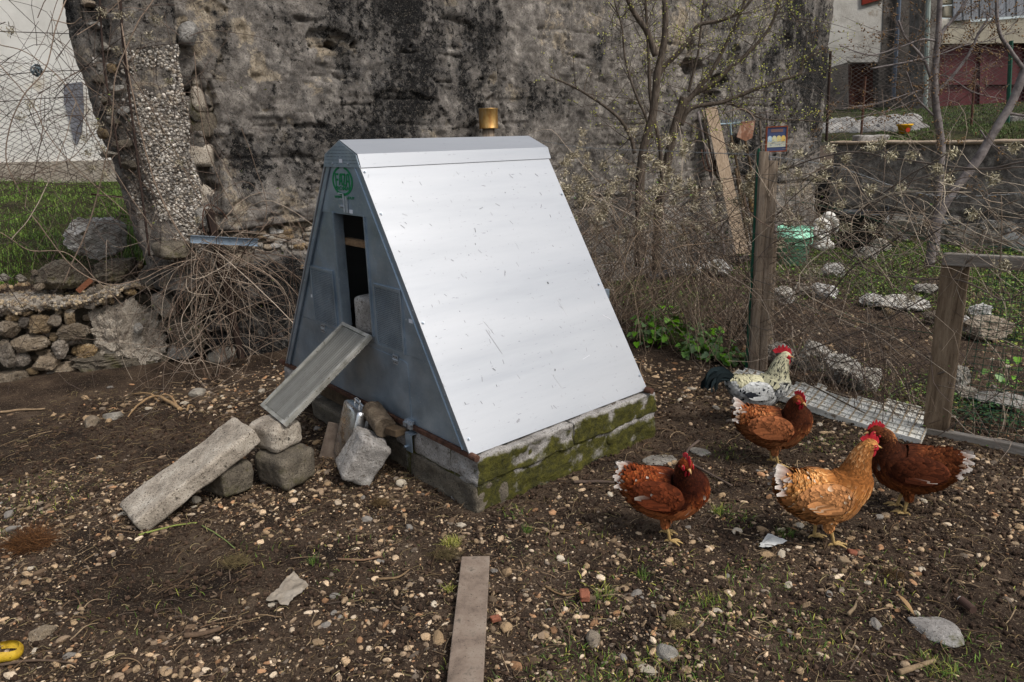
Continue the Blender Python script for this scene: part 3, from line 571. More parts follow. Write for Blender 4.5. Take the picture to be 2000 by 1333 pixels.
# ============================================================= LEFT: DRY STONE WALL, TERRACE
dsw=thing('dry_stone_wall',L(-1.5,-.9,0),'low retaining wall of rounded tan fieldstones with concrete coping at the left','wall')
WA=L(-1.36,0.15,0); WB=L(-1.80,-1.34,0); WC=L(-2.1,-2.6,0)
Wt=nrm(WA-WB); Wn=np.array([Wt[1],-Wt[0],0]); Wn=Wn if Wn@U>0 else -Wn
def ond(px,py,off=0): return onp(px,py,WA+Wn*off,Wn)
def dstone(x,y,wd,hd,sd,off=0,dp=None,rgh=0,mat='stone',par=dsw,rot=0,name='stone',label=None,sq=.25,cuts=8,n=3,zm=(.21,520)):
    px,py=x*zm[0],zm[1]+y*zm[0]; X=ond(px,py,off); a=ond(px-5,py,off);b=ond(px+5,py,off); hx=np.linalg.norm(b-a)/10*wd*zm[0]/2*1.04; a=ond(px,py-5,off);b=ond(px,py+5,off); hz=np.linalg.norm(b-a)/10*hd*zm[0]/2*1.06
    dp=dp or (hx*hz)**.5*1.0; v,f=rock(sd,n,cuts,.09,sq); v=v*(1+rgh*(np.abs(fbm(v,3,4,sd,.65))[:,None]-.25)); v=v*np.array([dp,hx,hz]); c,s=math.cos(rot),math.sin(rot); v=np.stack([v[:,0],v[:,1]*c-v[:,2]*s,v[:,1]*s+v[:,2]*c],1)
    g=G(); g.add(X+v[:,:1]*Wn+v[:,1:2]*Wt+v[:,2:]*Z3,f,(.25,0,0))
    return part(name,g,MT[mat],par,False,label) if par is not None else solo(name,g,MT[mat],label,'stone',smooth=False)
for i,a in enumerate([(70,590,260,170),(225,525,115,105),(370,545,260,190),(505,505,145,125),(640,480,115,140),(650,420,95,45),(680,600,305,165),(260,715,400,140),(560,765,160,190,-.3),(800,810,240,155),(55,820,210,240),(205,865,175,125),(430,900,270,145),(690,700,160,60),(620,965,300,150),(860,925,210,140),(120,1050,340,170,.12),(120,480,150,90),(250,445,120,42),(550,430,80,50),(840,365,130,70),(965,320,125,90),(1040,320,60,75),(1110,280,85,55),(1220,240,125,70),(500,660,110,80),(400,800,150,60),(700,790,90,90),(-120,560,240,200),(-150,760,260,180),(-180,960,300,200),(-130,440,240,90),(690,1020,200,60),(300,980,120,60),(480,1010,120,60),(30,720,120,80)]):
    x,y,wd,hd=a[:4]; dstone(x,y,wd,hd,400+i,off=.0 if i not in (14,15,25,26,27) else -.05,n=4,rgh=.28,cuts=14,rot=a[4] if len(a)>4 else RNG.normal(0,.06))
for i in range(46):
    x=RNG.uniform(-400,1100); y=RNG.uniform(420,1040); dstone(x,y,RNG.uniform(50,110),RNG.uniform(35,70),470+i,off=-.10,n=2)
dstone(1170,690,720,660,520,off=-.05,dp=.16,rgh=.55,mat='concrete_tan',name='mortared_mass',sq=.6,cuts=6,n=5)
dstone(1080,900,840,250,521,off=-.03,dp=.13,rgh=.5,mat='concrete_dark',name='mortared_mass',sq=.6,n=4)
dstone(1290,585,90,110,522,off=.08,mat='rock_grey',dp=.05)
dstone(1530,360,210,235,523,off=.05,dp=.08,mat='concrete_tan',rot=.25,name='tilted_block',sq=.85,cuts=3)
dstone(1730,600,370,350,524,off=-.02,dp=.14,rgh=.4,mat='concrete_dark',name='mossy_block',sq=.7,cuts=5,n=4)
dstone(1690,790,270,130,525,off=.03,mat='rock_grey',sq=.4)
dstone(1480,900,260,200,526,off=-.05,mat='concrete_dark',sq=.4)
dstone(1900,420,300,200,527,off=-.05,mat='concrete_dark',sq=.4); dstone(1750,250,260,180,528,off=-.05,mat='rock_grey'); dstone(1560,210,140,90,529,off=0,mat='rock_grey')
dstone(1450,70,330,170,530,off=-.1,dp=.2,mat='concrete_dark',name='leaning_slab',rot=.1,sq=.5)
# coping, cast ledge
seg=[(-900,330),(-400,395),(0,380),(300,360),(600,345),(800,325),(1000,255),(1200,195),(1400,170),(1500,130)]
P0=np.array([ond(x*.21,520+y*.21,-.02) for x,y in seg]); ng=90; Pc=spl(P0,ng); t=np.linspace(0,1,ng); h=np.interp(t,[0,.6,1],[.046,.042,.028])*(1+.8*fbm(Pc,7,3,90))
cs=[(-.30,.0),(-.30,.7),(-.1,1.),(.03,.85),(.07,.3),(.05,-.5),(-.02,-1),(-.3,-1)]
rows=[]
for k,(o,zz) in enumerate(cs): rows.append(Pc+Wn*(o+.02*fbm(Pc+k,9,3,91)[:,None])+Z3*(zz*h)[:,None])
rows=np.stack(rows,1); rows=np.stack([spl(r,26) for r in rows]); rows=rows+Wn*(.055*fbm(rows,16,4,92))[...,None]+Z3*(.030*fbm(rows,20,4,93))[...,None]
g=G(); grid(g,rows,(.15,0,0)); part('concrete_coping',g,MT['concrete_tan'],dsw,False)
cpp=rows.reshape(-1,3)[RNG.integers(0,rows.shape[0]*rows.shape[1],1500)]; n=len(cpp); s=.005+.010*RNG.random(n)**1.6; g=G(); tv,tf=rock(67,1,6,.15); scat(g,tv,tf,cpp,s,rotm(n),np.array([rgb(176,158,130),rgb(140,124,104),rgb(120,112,102)])[RNG.integers(0,3,n)]*RNG.uniform(.55,1.1,(n,1))); part('coping_pebbles',g,MT['pebble'],dsw,kind='stuff')
# mortar core behind stones (profile follows the ground and the coping)
g=G(); box(g,(WA+WB)/2-Wn*.40+Z3*.22-Wt*.6,Wn*.24,Wt*1.9,Z3*.30,(.2,0,0)); part('rubble_core',g,MT['concrete_dark'],dsw)
# terrace soil & grass
def th(x,y):
    p=np.stack([x,y,0*x],-1); o=-((x-WA[0])*Wn[0]+(y-WA[1])*Wn[1]); t_=((x-WA[0])*Wt[0]+(y-WA[1])*Wt[1])
    z0=.52+.10*sst(t_,-1.2,-.2); return z0+np.interp(o,[0,.15,.45,1.,3,7,12],[0,.02,.12,.26,.42,.60,.78])+.05*fbm(p,1.5,3,95)+.02*fbm(p,7,3,96)
oo=axis([(.02,2.5,.03),(2.5,8,.15),(8,26,2)]); tt_=axis([(-14,-4,1),(-4,-2.2,.1),(-2.2,1.2,.03)])
O,T_=np.meshgrid(oo,tt_,indexing='ij'); XX=WA[0]-Wn[0]*O+Wt[0]*T_; YY=WA[1]-Wn[1]*O+Wt[1]*T_
gr=sst(O,.45,.75)[...,None]; g=G(); grid(g,np.stack([XX,YY,th(XX,YY)],-1),np.array([.9,.9,.9])*(1-gr)+gr*np.array([.5,.9,.35])); solo('terrace_ground',g,soilm,kind='structure',smooth=True)
g=G(); n=46000; o_=.42+8*RNG.random(n)**2.1; t_=RNG.uniform(-5.5,.9,n); x=WA[0]-Wn[0]*o_+Wt[0]*t_; y=WA[1]-Wn[1]*o_+Wt[1]*t_; k=(fbm(np.stack([x,y,0*x],-1),3,3,97)>-.30+.35*(o_<.7))&(np.abs(x/y+.75)<.42)
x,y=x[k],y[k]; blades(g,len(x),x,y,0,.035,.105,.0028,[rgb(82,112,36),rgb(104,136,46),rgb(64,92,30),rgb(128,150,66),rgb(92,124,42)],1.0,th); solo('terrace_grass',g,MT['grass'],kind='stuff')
# rubble on the terrace lip
tp=G(); n=1500; o_=RNG.uniform(.02,.5,n); t_=RNG.uniform(-3,.6,n); x=WA[0]-Wn[0]*o_+Wt[0]*t_; y=WA[1]-Wn[1]*o_+Wt[1]*t_; s=.006+.022*RNG.random(n)**2.5; tv,tf=rock(63,1,6,.15)
scat(tp,tv,tf,np.stack([x,y,th(x,y)+s*.4],1),s,rotm(n),np.array([rgb(170,148,116),rgb(140,118,92),rgb(120,106,90)])[RNG.integers(0,3,n)]*RNG.uniform(.6,1.05,(n,1))); solo('terrace_rubble',tp,MT['pebble'],kind='stuff',smooth=True)
def tstone(px,py,wd,hd,off,sd,mat,label,dp=None,rot=0,sq=.3):
    return dstone(px,py,wd,hd,sd,off=off,dp=dp,mat=mat,par=None,rot=rot,name='boulder' if wd>60 else 'stone',label=label,sq=sq,n=4,rgh=.3,cuts=13,zm=(1.,0))
tstone(190,460,124,84,-.42,601,'rock_white','large smooth grey boulder at the edge of the terrace grass',dp=.14,rot=.12)
tstone(118,542,112,66,-.2,602,'concrete_dark','dark lumpy boulder sunk in the bank above the coping')
tstone(228,528,100,44,-.2,603,'concrete_dark','flat dark slab leaning in the bank right of the lumpy boulder',rot=.15)
tstone(178,568,17,13,.0,604,'stone','small tan stone on the coping, left one of a pair')
tstone(194,561,14,12,.0,605,'stone','small tan stone on the coping, right one of a pair')
tstone(42,545,20,18,-.12,606,'rock_grey','grey stone in the loose rubble at the left edge')
tstone(68,533,14,12,-.12,607,'stone','tan stone on top of the loose rubble at the left edge')
tstone(77,560,22,14,-.08,608,'stone','tan stone lying just above the coping below the lumpy boulder')
tstone(8,542,24,14,-.12,609,'rock_grey','pale stone at the very left edge above the coping')
p=ond(165,558,-.03); g=G(); box(g,p,nrm(Wt+Z3*.8)*.062,nrm(Z3-Wt*.8)*.018,Wn*.006,rgb(128,84,62)); solo('tile_fragment',g,MT['pebble'],'broken terracotta tile fragment leaning on the coping','tile')
rstone(340,487,84,36,.14,610,-1.05,'concrete_dark',None,'stone','mossy flat stone forming the foot of the pebbledash pier',sq=.6)
rstone(398,425,40,42,.08,611,-1.12,'rock_grey',None,'stone','whitish block beside the rusty angle post',sq=.8,cuts=3)
g=G(); a=ond(178,380,-1.0); b=ond(262,388,-.9); cyl(g,a,b,.008,8); solo('rusty_bar',g,MT['rust'],'thin rusty red bar lying in the terrace grass','bar')
# left building
lb=thing('white_building',atY(60,335,11.),'white rendered building at the far left behind the fence','building')
bw=M('white_render',[rgb(196,192,184),rgb(214,210,202),rgb(222,219,212)],scale=1.5,bump=.3,bscale=30,bdist=.01,speck=[(2.2,.62,.75,rgb(190,178,160))])
zb=atY(60,330,11)[2]; g=G(); box(g,(-9.0,11.3,zb+3.1),(5.2,0,0),(0,.3,0),(0,0,3.)); part('wall',g,bw,lb)
g=G(); box(g,(-9.0,11.25,zb-.3),(5.2,0,0),(0,.31,0),(0,0,.4)); part('plinth',g,MT['concrete_tan'],lb)
P=atY(143,215,10.96); g=G(); v=[(124,165),(160,160),(163,215),(158,262),(150,282),(144,275),(135,235),(125,200)]; prism(g,[atY(a,b,10.975) for a,b in v],(0,.02,0)); part('grey_patch',g,M('grey_cement_patch',[rgb(98,98,104),rgb(128,128,132)],scale=3,bump=.2),lb)
# ============================================================= COOP
CW,CL,CZ=1.848,1.198,.274; ZC,ZA,ZS=1.483,1.601,1.537; SC,SS=.167,.150; HW=CW/2
def F(u,z,v=0): return L(u,v,z)
coop=thing('chicken_coop',L(HW,CL/2,CZ),'A-shaped sheet metal henhouse with bright silver roof and green FAZA logo','chicken coop')
def ul(z): return np.interp(z,[CZ,ZC],[0,HW-SC])
def ur(z): return np.interp(z,[CZ,ZC],[CW,HW+SC])
ga=MT['galv']
def sheet(name,pts,v0=0,th=.004,par=coop,mat=ga,label=None,g=None):
    own=g is None; g=g or G(); prism(g,[F(u,z,v0) for u,z in pts],V*th)
    return part(name,g,mat,par,label=label) if own else g
dl,dr,dz0,dz1=.800,1.085,.655,1.25
sheet('front_panel',[(.02,CZ),(CW-.02,CZ),(ur(.62)-.01,.62),(ul(.62)+.01,.62)])
sheet('side_panel',[(ul(.62)+.01,.6215),(.774,.6215),(.774,1.2535),(ul(1.2535)+.008,1.2535)])
sheet('side_panel',[(1.09,.6215),(ur(.62)-.01,.6215),(ur(1.2535)-.008,1.2535),(1.09,1.2535)])
g=G(); box(g,F(.930,.639,.002),U*.156,V*.002,Z3*.0165); part('sill',g,ga,coop)
sheet('top_panel',[(ul(1.25)+.010,1.25),(ur(1.25)-.040,1.25),(ur(ZC)-.045,ZC),(ul(ZC)+.02,ZC)],-.006,.005)
# folded corner strips
for s,uf in ((1,ur),(-1,ul)):
    g=G(); prism(g,[F(uf(CZ)-s*.045,CZ,-.009),F(uf(CZ)-s*.004,CZ,-.009),F(uf(ZC)-s*.004,ZC,-.009),F(uf(ZC)-s*.045,ZC,-.009)],V*.007); 
    tubes(g,np.array([F(uf(CZ)-s*.045,CZ,-.010),F(uf(ZC)-s*.045,ZC,-.010)]),.0035,6); part('corner_strip',g,ga,coop)
# door jamb channels
g=G(); box(g,F(.783,.955,-.008),U*.010,V*.008,Z3*.30); box(g,F(.797,.955,.012),U*.003,V*.026,Z3*.30); part('door_jamb',g,ga,coop)
g=G(); box(g,F(1.088,.955,.010),U*.004,V*.018,Z3*.30); part('door_jamb',g,ga,coop)
# back
sheet('back_panel',[(0.02,CZ),(CW-.02,CZ),(HW+SC,ZC),(HW-SC,ZC)],CL-.006,.004)
# cap ends + ridge cap
capo=.012
def cape(v0): 
    g=G(); prism(g,[F(HW-SC-.012,ZC-.004,v0),F(HW+SC+.012,ZC-.004,v0),F(HW+SS+.004,ZS,v0),F(HW,ZA,v0),F(HW-SS-.004,ZS,v0)],V*.004); return g
part('ridge_end_plate',cape(-.016),ga,coop); part('ridge_end_plate',cape(CL+.012),ga,coop)
# perforation dots of the end plate
g=G(); 
for r in range(6):
    z=ZC+.014+r*.0155; hw=np.interp(z,[ZC,ZS,ZA],[SC,SS,0])-.012; n=int(2*hw/.0135)
    for i in range(n+1):
        u=HW-hw+i*2*hw/max(n,1); 
        if abs(u-HW)<.014 and r<3: continue
        box(g,F(u,z,-.0165),U*.0015,V*.0006,Z3*.0015,(.02,.02,.02))
part('perforation_dots',g,MT['attr'],coop,kind='stuff')
def roofmat():
    m=M('bright_aluminium',[(.33,.345,.365),(.385,.396,.412),(.43,.438,.45)],scale=3.0,metal=.58,rough=.5,bump=.05,bscale=5,bdist=.004,spec=.5,rr=(4,.46,.56),stretch='ridge',speck=[(160,.69,.72,(.18,.18,.19)),(7,.50,.90,(.40,.41,.425))])
    return m
RM=roofmat()
def roofp(s):   # slope panel
    a=F(HW+s*(HW+.012),CZ-.012,-.014);b=F(HW+s*(HW+.012),CZ-.012,CL+.014);c=F(HW+s*(SC+.004),ZC+.006,CL+.014);d=F(HW+s*(SC+.004),ZC+.006,-.014)
    nn=nrm(np.cross(b-a,d-a)); nn=nn if nn@(s*U)>0 else -nn; g=G(); prism(g,[a-nn*.004,b-nn*.004,c-nn*.004,d-nn*.004],nn*.008); return g,nn,a,b,c,d
g,rn,ra,rb,rc,rd=roofp(1); rp_=part('roof_panel',g,RM,coop)
g,ln_,*_=roofp(-1); part('roof_panel',g,RM,coop)
# scratches, scuffs, dirt spots and one bit of branch shadow painted as thin marks
def onroof(px,py): return onp(px,py,ra+rn*.0042,rn)
g=G(); r3=np.random.default_rng(3)
ua,ub=nrm(rb-ra),nrm(rd-ra)
for i in range(230):
    s_,t_=r3.random(),r3.random(); P=ra+(rb-ra)*s_*.98+ (rd-ra)*t_*.97+rn*.0046; a=r3.normal(-.25,.35) if r3.random()<.8 else r3.uniform(0,3.1); l=.002+.012*r3.random()**3; wd_=.0006+.0016*r3.random()**2
    d=ub*math.cos(a)+ua*math.sin(a); e=np.cross(rn,d); k=r3.uniform(.14,.42); box(g,P,d*l,e*wd_,rn*.0002,(k,k,k*1.03))
for px,py,l,wd_,a,k in ((928,450,.012,.002,.2,.1),(965,668,.07,.0022,-.28,.25),(955,640,.04,.002,-.4,.35),(1070,553,.006,.006,0,.08),(965,722,.009,.003,-.7,.12),(1098,600,.05,.0012,-.2,.4),(870,505,.008,.0015,.1,.3),(1084,723,.006,.004,.6,.1),(858,590,.01,.0012,0,.3),(1088,745,.045,.0012,-.3,.35),(1155,800,.02,.0016,-.4,.35),(1012,822,.012,.006,1.1,.2),(1145,698,.03,.001,1.4,.45),(1010,480,.02,.001,-.2,.4),(1180,778,.012,.003,-.6,.3),(1185,620,.03,.002,-.9,.45)):
    P=onroof(px,py); d=ub*math.cos(a)+ua*math.sin(a); e=np.cross(rn,d); box(g,P+rn*.0008,d*l,e*wd_*.8,rn*.0002,(k*1.3,k*1.3,k*1.35))
part('scuff_and_shadow_marks',g,MT['attr'],coop,kind='stuff')
# ridge cap
g=G(); o=.018; v0,v1=-.012,CL+.016+.012
prof=[(HW+SC+.020,ZC-.004),(HW+SS+.012,ZS+.004),(HW,ZA+.006),(HW-SS-.012,ZS+.004),(HW-SC-.020,ZC-.004)]
for i in range(4):
    (u0,z0),(u1,z1)=prof[i],prof[i+1]; a,b=F(u0,z0,v0),F(u1,z1,v0); nn=nrm(np.cross(V,b-a)); nn=nn if nn[2]>-.5 and nn@(Z3+U*(1 if i<2 else -1))>0 else -nn
    prism(g,[a,b,b-nn*.003,a-nn*.003],V*(v1-v0))
part('ridge_cap',g,RM,coop)
# screws with washers
def screw(g,P,n,r=.007):
    cyl(g,P,P+n*.003,r,10); cyl(g,P+n*.003,P+n*.008,r*.62,6)
sg=G(); screw(sg,np.zeros(3),np.array([0,0,1.])); sme=sg.mesh('screw',MT['zinc'])
def putscrew(P,n,k=1.):
    n=nrm(n); x=nrm(np.cross(n,[.3,.2,1])); y=np.cross(n,x); inst('screw',sme,coop,frame(x*k,y*k,n*k,P))
for px,py in ((744,418),(826,631),(1097,380),(1169,556),(1249,734),(915,858),(712,336)): putscrew(onroof(px,py),rn,1.1)
for u,z in ((HW-.08,ZC+.012),(HW+.075,ZC+.012)): putscrew(F(u,z,-.016),-V,.8)
for u,z in ((ul(1.1)+.02,1.1),(ul(.85)+.02,.85),(ul(.5)+.02,.5),(ur(1.1)-.02,1.1),(ur(.85)-.02,.85),(ur(.5)-.02,.5),(ur(.36)-.02,.36),(.52,.80),(1.41,.80)): putscrew(F(u,z,-.009),-V,.55)
# little square stickers
def sticker(u,z,s=.010,v0=-.0115):
    g=G(); box(g,F(u,z,v0),U*s*1.75,V*.0006,Z3*s,rgb(214,216,222)); part('sticker',g,MT['attr'],coop)
sticker(HW+.005,ZC+.026,.009,-.0175); sticker(.972,1.268,.009,-.0075); sticker(.435,.765,.008,-.001); sticker(1.435,.795,.009,-.001)
# vents: slotted plates
for u0,u1,z0,z1 in ((.465,.705,.632,.930),(1.138,1.360,.630,.920)):
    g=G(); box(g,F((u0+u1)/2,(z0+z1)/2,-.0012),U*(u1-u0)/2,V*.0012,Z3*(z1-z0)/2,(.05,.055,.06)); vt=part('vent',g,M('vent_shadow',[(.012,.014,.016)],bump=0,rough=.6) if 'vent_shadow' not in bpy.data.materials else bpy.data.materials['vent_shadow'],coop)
    g=G(); n=31
    for i in range(n):
        z=z0+(i+.5)*(z1-z0)/n; box(g,F((u0+u1)/2,z,-.004),U*(u1-u0)/2,V*.0016,Z3*(z1-z0)/n*.24)
    for i in range(19): u=u0+i*(u1-u0)/18; box(g,F(u,(z0+z1)/2,-.0045),U*.0016,V*.0016,Z3*(z1-z0)/2)
    part('slats',g,ga,vt)
    g=G(); f=.006
    box(g,F(u0-f,(z0+z1)/2,-.004),U*f,V*.004,Z3*((z1-z0)/2+f*2)); box(g,F(u1+f,(z0+z1)/2,-.004),U*f,V*.004,Z3*((z1-z0)/2+f*2)); box(g,F((u0+u1)/2,z1+f,-.004),U*(u1-u0)/2,V*.004,Z3*f); box(g,F((u0+u1)/2,z0-f,-.004),U*(u1-u0)/2,V*.004,Z3*f)
    part('frame',g,ga,vt)
# lower flap with fold line, hinges
g=G(); prism(g,[F(.33,.285,-.003),F(1.386,.285,-.003),F(1.386,.575,-.003),F(1.36,.585,-.003),F(.44,.612,-.003)],V*.003); part('lower_flap',g,ga,coop)
for u,z in ((.545,.598),(1.288,.578)):
    g=G()
    for s in (-1,1): box(g,F(u,z+s*.014,-.006),U*.022,V*.0022,Z3*.009)
    cyl(g,F(u-.022,z,-.008),F(u+.022,z,-.008),.0035,6); h=part('hinge',g,MT['zinc'],coop)
    g=G()
    for s in (-1,1):
        for q in (-.013,0,.013): box(g,F(u+q,z+s*.014,-.0086),U*.003,V*.0005,Z3*.003,(.03,.03,.03))
    part('hinge_holes',g,MT['attr'],h)
# latch rod under the logo, latches at the foot
g=G(); tubes(g,np.array([F(.872,1.352,-.014),F(.925,1.352,-.018),F(.925,1.262,-.018)]),.004,6); tubes(g,np.array([F(.88,1.325,-.012),F(.925,1.325,-.016)]),.0025,6)
box(g,F(.940,1.30,-.011),U*.010,V*.003,Z3*.04); cyl(g,F(.90,1.292,-.012),F(.90,1.292,-.028),.008,10); cyl(g,F(.90,1.292,-.02),F(.925,1.292,-.02),.003,6); part('latch',g,MT['zinc'],coop)
g=G(); box(g,F(1.385,.285,-.012),U*.030,V*.008,Z3*.008); box(g,F(1.365,.272,-.022),U*.012,V*.008,Z3*.010); box(g,F(1.405,.268,-.022),U*.012,V*.008,Z3*.012); cyl(g,F(1.355,.282,-.022),F(1.425,.282,-.022),.005,8); part('foot_latch',g,MT['zinc'],coop)
# logo, green paint
logm=M('green_paint',[rgb(10,108,62),rgb(18,124,74)],scale=60,bump=0,rough=.6)
g=G(); a=np.linspace(0,2*np.pi,49); cu,cz,r0,r1=.912,1.416,.078,.068
zc2=1.412; cu=.910
ro=np.array([[cu+.102*math.cos(t),zc2+.0705*math.sin(t)] for t in a]); ri=np.array([[cu+.088*math.cos(t),zc2+.0600*math.sin(t)+.001] for t in a])
g2=G()
for i in range(48):
    q=[ro[i],ro[i+1],ri[i+1],ri[i]]
    if max(p_[1] for p_ in q)>ZC-.002: continue
    prism(g2,[F(p_[0],p_[1],-.0078) for p_ in q],V*.0012)
# letters drawn as strokes: FAZA with long outer legs
def stroke(g,a,b,w=.0050):
    a=np.array(a);b=np.array(b); d=nrm(b-a); n=np.array([-d[1],d[0]])*w; prism(g,[F(*(a+n),-.0078),F(*(b+n),-.0078),F(*(b-n),-.0078),F(*(a-n),-.0078)],V*.0012)
q=lambda x,y:(cu-.068+x*.136,zc2-.020+y*.052)
for a_,b_ in (((0.02,-.32),(0.02,1.)),((0,1.),(.24,1.)),((.02,.5),(.20,.5)),
              ((.27,0.),(.36,1.)),((.36,1.),(.46,1.)),((.45,1.),(.46,0.)),((.30,.38),(.46,.38)),
              ((.44,1.),(.74,1.)),((.72,1.),(.56,0.)),((.54,0.),(.80,0.)),
              ((.76,0.),(.86,1.)),((.86,1.),(.98,1.)),((.98,1.),(1.0,-.34)),((.8,.38),(.98,.38))): stroke(g2,q(*a_),q(*b_))
part('logo',g2,logm,coop)
def text(s,size,cu_,cz_,v0,mat,par,bold=0):
    c=bpy.data.curves.new('lettering','FONT'); c.body=s; c.size=size; c.extrude=.0004; c.align_x='CENTER'; c.align_y='CENTER'; c.offset=bold
    o=bpy.data.objects.new('tmp',c); scene.collection.objects.link(o); bpy.context.view_layer.update()
    me=bpy.data.meshes.new_from_object(o.evaluated_get(bpy.context.evaluated_depsgraph_get())); bpy.data.objects.remove(o)
    me.materials.clear(); me.materials.append(mat); me.transform(Matrix.Diagonal((1.7,1,1,1))); return inst('lettering',me,par,frame(U,Z3,-V,F(cu_,cz_,v0)))
text('ROMA',.026,cu,zc2-.036,-.0079,logm,coop,.0003); text('WWW.FAZA.IT',.017,.918,1.333,-.0079,logm,coop,.0004)
# inside: perch, floor mesh, breeze block, dark lining
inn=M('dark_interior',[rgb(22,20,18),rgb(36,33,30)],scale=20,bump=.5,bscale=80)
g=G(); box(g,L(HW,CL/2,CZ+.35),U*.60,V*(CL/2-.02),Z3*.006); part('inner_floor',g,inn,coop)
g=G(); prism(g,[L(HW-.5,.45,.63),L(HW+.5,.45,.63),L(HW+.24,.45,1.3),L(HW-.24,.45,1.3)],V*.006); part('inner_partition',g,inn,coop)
g=G(); 
for i in range(14): u=.80+i*.022; box(g,L(u,.30,.83),U*.0012,V*.0012,Z3*.16,(.12,.12,.12))
for i in range(14): z=.68+i*.022; box(g,L(.94,.302,z),U*.16,V*.0012,Z3*.0012,(.12,.12,.12))
part('wire_mesh',g,MT['attr'],coop)
g=G(); box(g,L(.95,.06,1.100),U*.20,V*.02,Z3*.017,bev=.004); part('perch',g,M('perch_wood',[rgb(96,72,50),rgb(150,122,92)],scale=14,stretch=(3,3,6),bump=.6),coop)
v,f=rough((.19,.17,.19),33,.02,.003,12,14); g=G(); g.add(L(.975,.10,.735)+v[:,:1]*nrm(U+.15*V)+v[:,1:2]*nrm(V-.15*U)+v[:,2:]*Z3,f,(.1,0,0)); bb=solo('breeze_block',g,MT['concrete'],'whitish concrete block standing inside the coop doorway','block',smooth=True)
# rust base rails with pipe ends
g=G(); box(g,L(HW,-.004,CZ-.013),U*(HW+.03),V*.011,Z3*.010); part('base_rail',g,MT['rust'],coop)
g=G(); box(g,L(HW,CL+.004,CZ-.013),U*(HW+.03),V*.011,Z3*.010); part('base_rail',g,MT['rust'],coop)
for v_ in (-.004,CL+.004):
    for s,u0 in ((1,CW),(-1,0)):
        g=G(); cyl(g,L(u0+s*.022,v_-.012,CZ-.004),L(u0+s*.066,v_-.012,CZ-.004),.016,12); part('pipe_end',g,MT['rust'],coop)
# side box at the back right (grey edge seen right of the roof)
g=G(); box(g,onv(1180,590,CL+.04),U*.012,V*.03,Z3*.07); part('nest_box',g,ga,coop)

# ramp (hinged at the door), part of the coop
ramp_m=M('ramp_galvanised',[rgb(118,116,108),rgb(150,148,140),rgb(166,164,156)],scale=16,metal=.35,rough=.6,bump=.3,bscale=60,bdist=.003,speck=[(8,.58,.7,rgb(176,172,164)),(60,.6,.7,rgb(96,90,78))])
A_=L(.795,-.012,.668);B_=L(1.078,-.012,.660);C_=L(.762,-.492,.318);D_=L(1.078,-.492,.318)
rx=nrm(B_-A_); ry=nrm(C_-A_); rz=nrm(np.cross(rx,ry)); rz=rz if rz[2]>0 else -rz; lw=.146; ll=np.linalg.norm(C_-A_)/2; rcn=(A_+B_+C_+D_)/4; rx=nrm(rx-ry*(rx@ry))
g=G(); box(g,rcn-rz*.004,rx*lw,ry*ll,rz*.0015,(.4,.4,.4)); rampo=part('ramp',g,ramp_m,coop)
g=G()
for s in (-1,1): box(g,rcn+rx*s*(lw-.010),rx*.010,ry*ll,rz*.012)
for s in (-1,1): box(g,rcn+ry*s*(ll-.009),rx*(lw-.021),ry*.009,rz*.011)
part('ramp_frame',g,ramp_m,rampo)
n=78
tg=G(); box(tg,np.zeros(3),rx*(lw-.021),ry*.0017,rz*.0035); tme=tg.mesh('tread_rib',ramp_m)
for i in range(n): inst('tread_rib',tme,rampo,Matrix.Translation(tuple(rcn+ry*(-ll+.022+(i+.5)*(2*ll-.044)/n)+rz*.001)))
# saw-tooth lower edge
g=G()
for i in range(60):
    P=rcn+rx*(lw-.0005)+ry*(-ll+.02+i*(2*ll-.04)/60)-rz*.012; prism(g,[P,P+ry*.006,P+ry*.003-rz*.006],rx*.001)
part('toothed_edge',g,ramp_m,rampo,kind='stuff')

# ============================================================= PLINTH of concrete blocks
pl=thing('coop_plinth',L(HW,CL/2,0),'low plinth of rough concrete blocks under the coop, mossy on its right side','plinth')
def block(u,v,z,su,sv,sz,sd,mat='concrete',par=pl,rz=0,moss=None,r=.018,amp=.007,n=18,name='block',big=.004,label=None,tilt=None):
    p,f=rough((su,sv,sz),sd,r,amp,n,12,big); c,s=math.cos(rz),math.sin(rz); X=U*c+V*s; Y=V*c-U*s; Zz=Z3
    if tilt is not None: X,Y,Zz=tilt
    col=np.zeros((len(p),3))
    if moss is not None:
        hx,hy,hz=su/2,sv/2,sz/2; fx=sst(p[:,0],hx*.86,hx*.98); lowf=sst(-p[:,2],-hz*.3,hz*.9)
        col[:,0]=moss*fx*(.35+.75*(1-sst(p[:,2],hz*.5,hz)))+.12*sst(-p[:,1],hy*.9,hy)
    g=G(); W_=L(u,v,z)+p[:,:1]*X+p[:,1:2]*Y+p[:,2:]*Zz; g.add(W_,f,col)
    return part(name,g,MT[mat],par,True,label) if par is not None else (g,)
zt=.254
# right side courses
g=G(); box(g,L(1.60,.625,.12),U*.288,V*.622,Z3*.122,(.75,0,0)); part('mortar_core',g,MT['concrete'],pl)
sp_=[-.004,.60,1.255]
for i in range(2):
    a,b=sp_[i],sp_[i+1]; block(1.80,(a+b)/2,.192,.205,b-a-.004,.122,50+i,moss=[.78,.95][i],r=.011,n=40,amp=.011,big=.010)
for i,(a,b) in enumerate(((-.002,.86),(.86,1.25))): block(1.788,(a+b)/2,.055,.205,b-a+.002,.158,60+i,moss=.80,r=.010,n=40,amp=.013,big=.010)
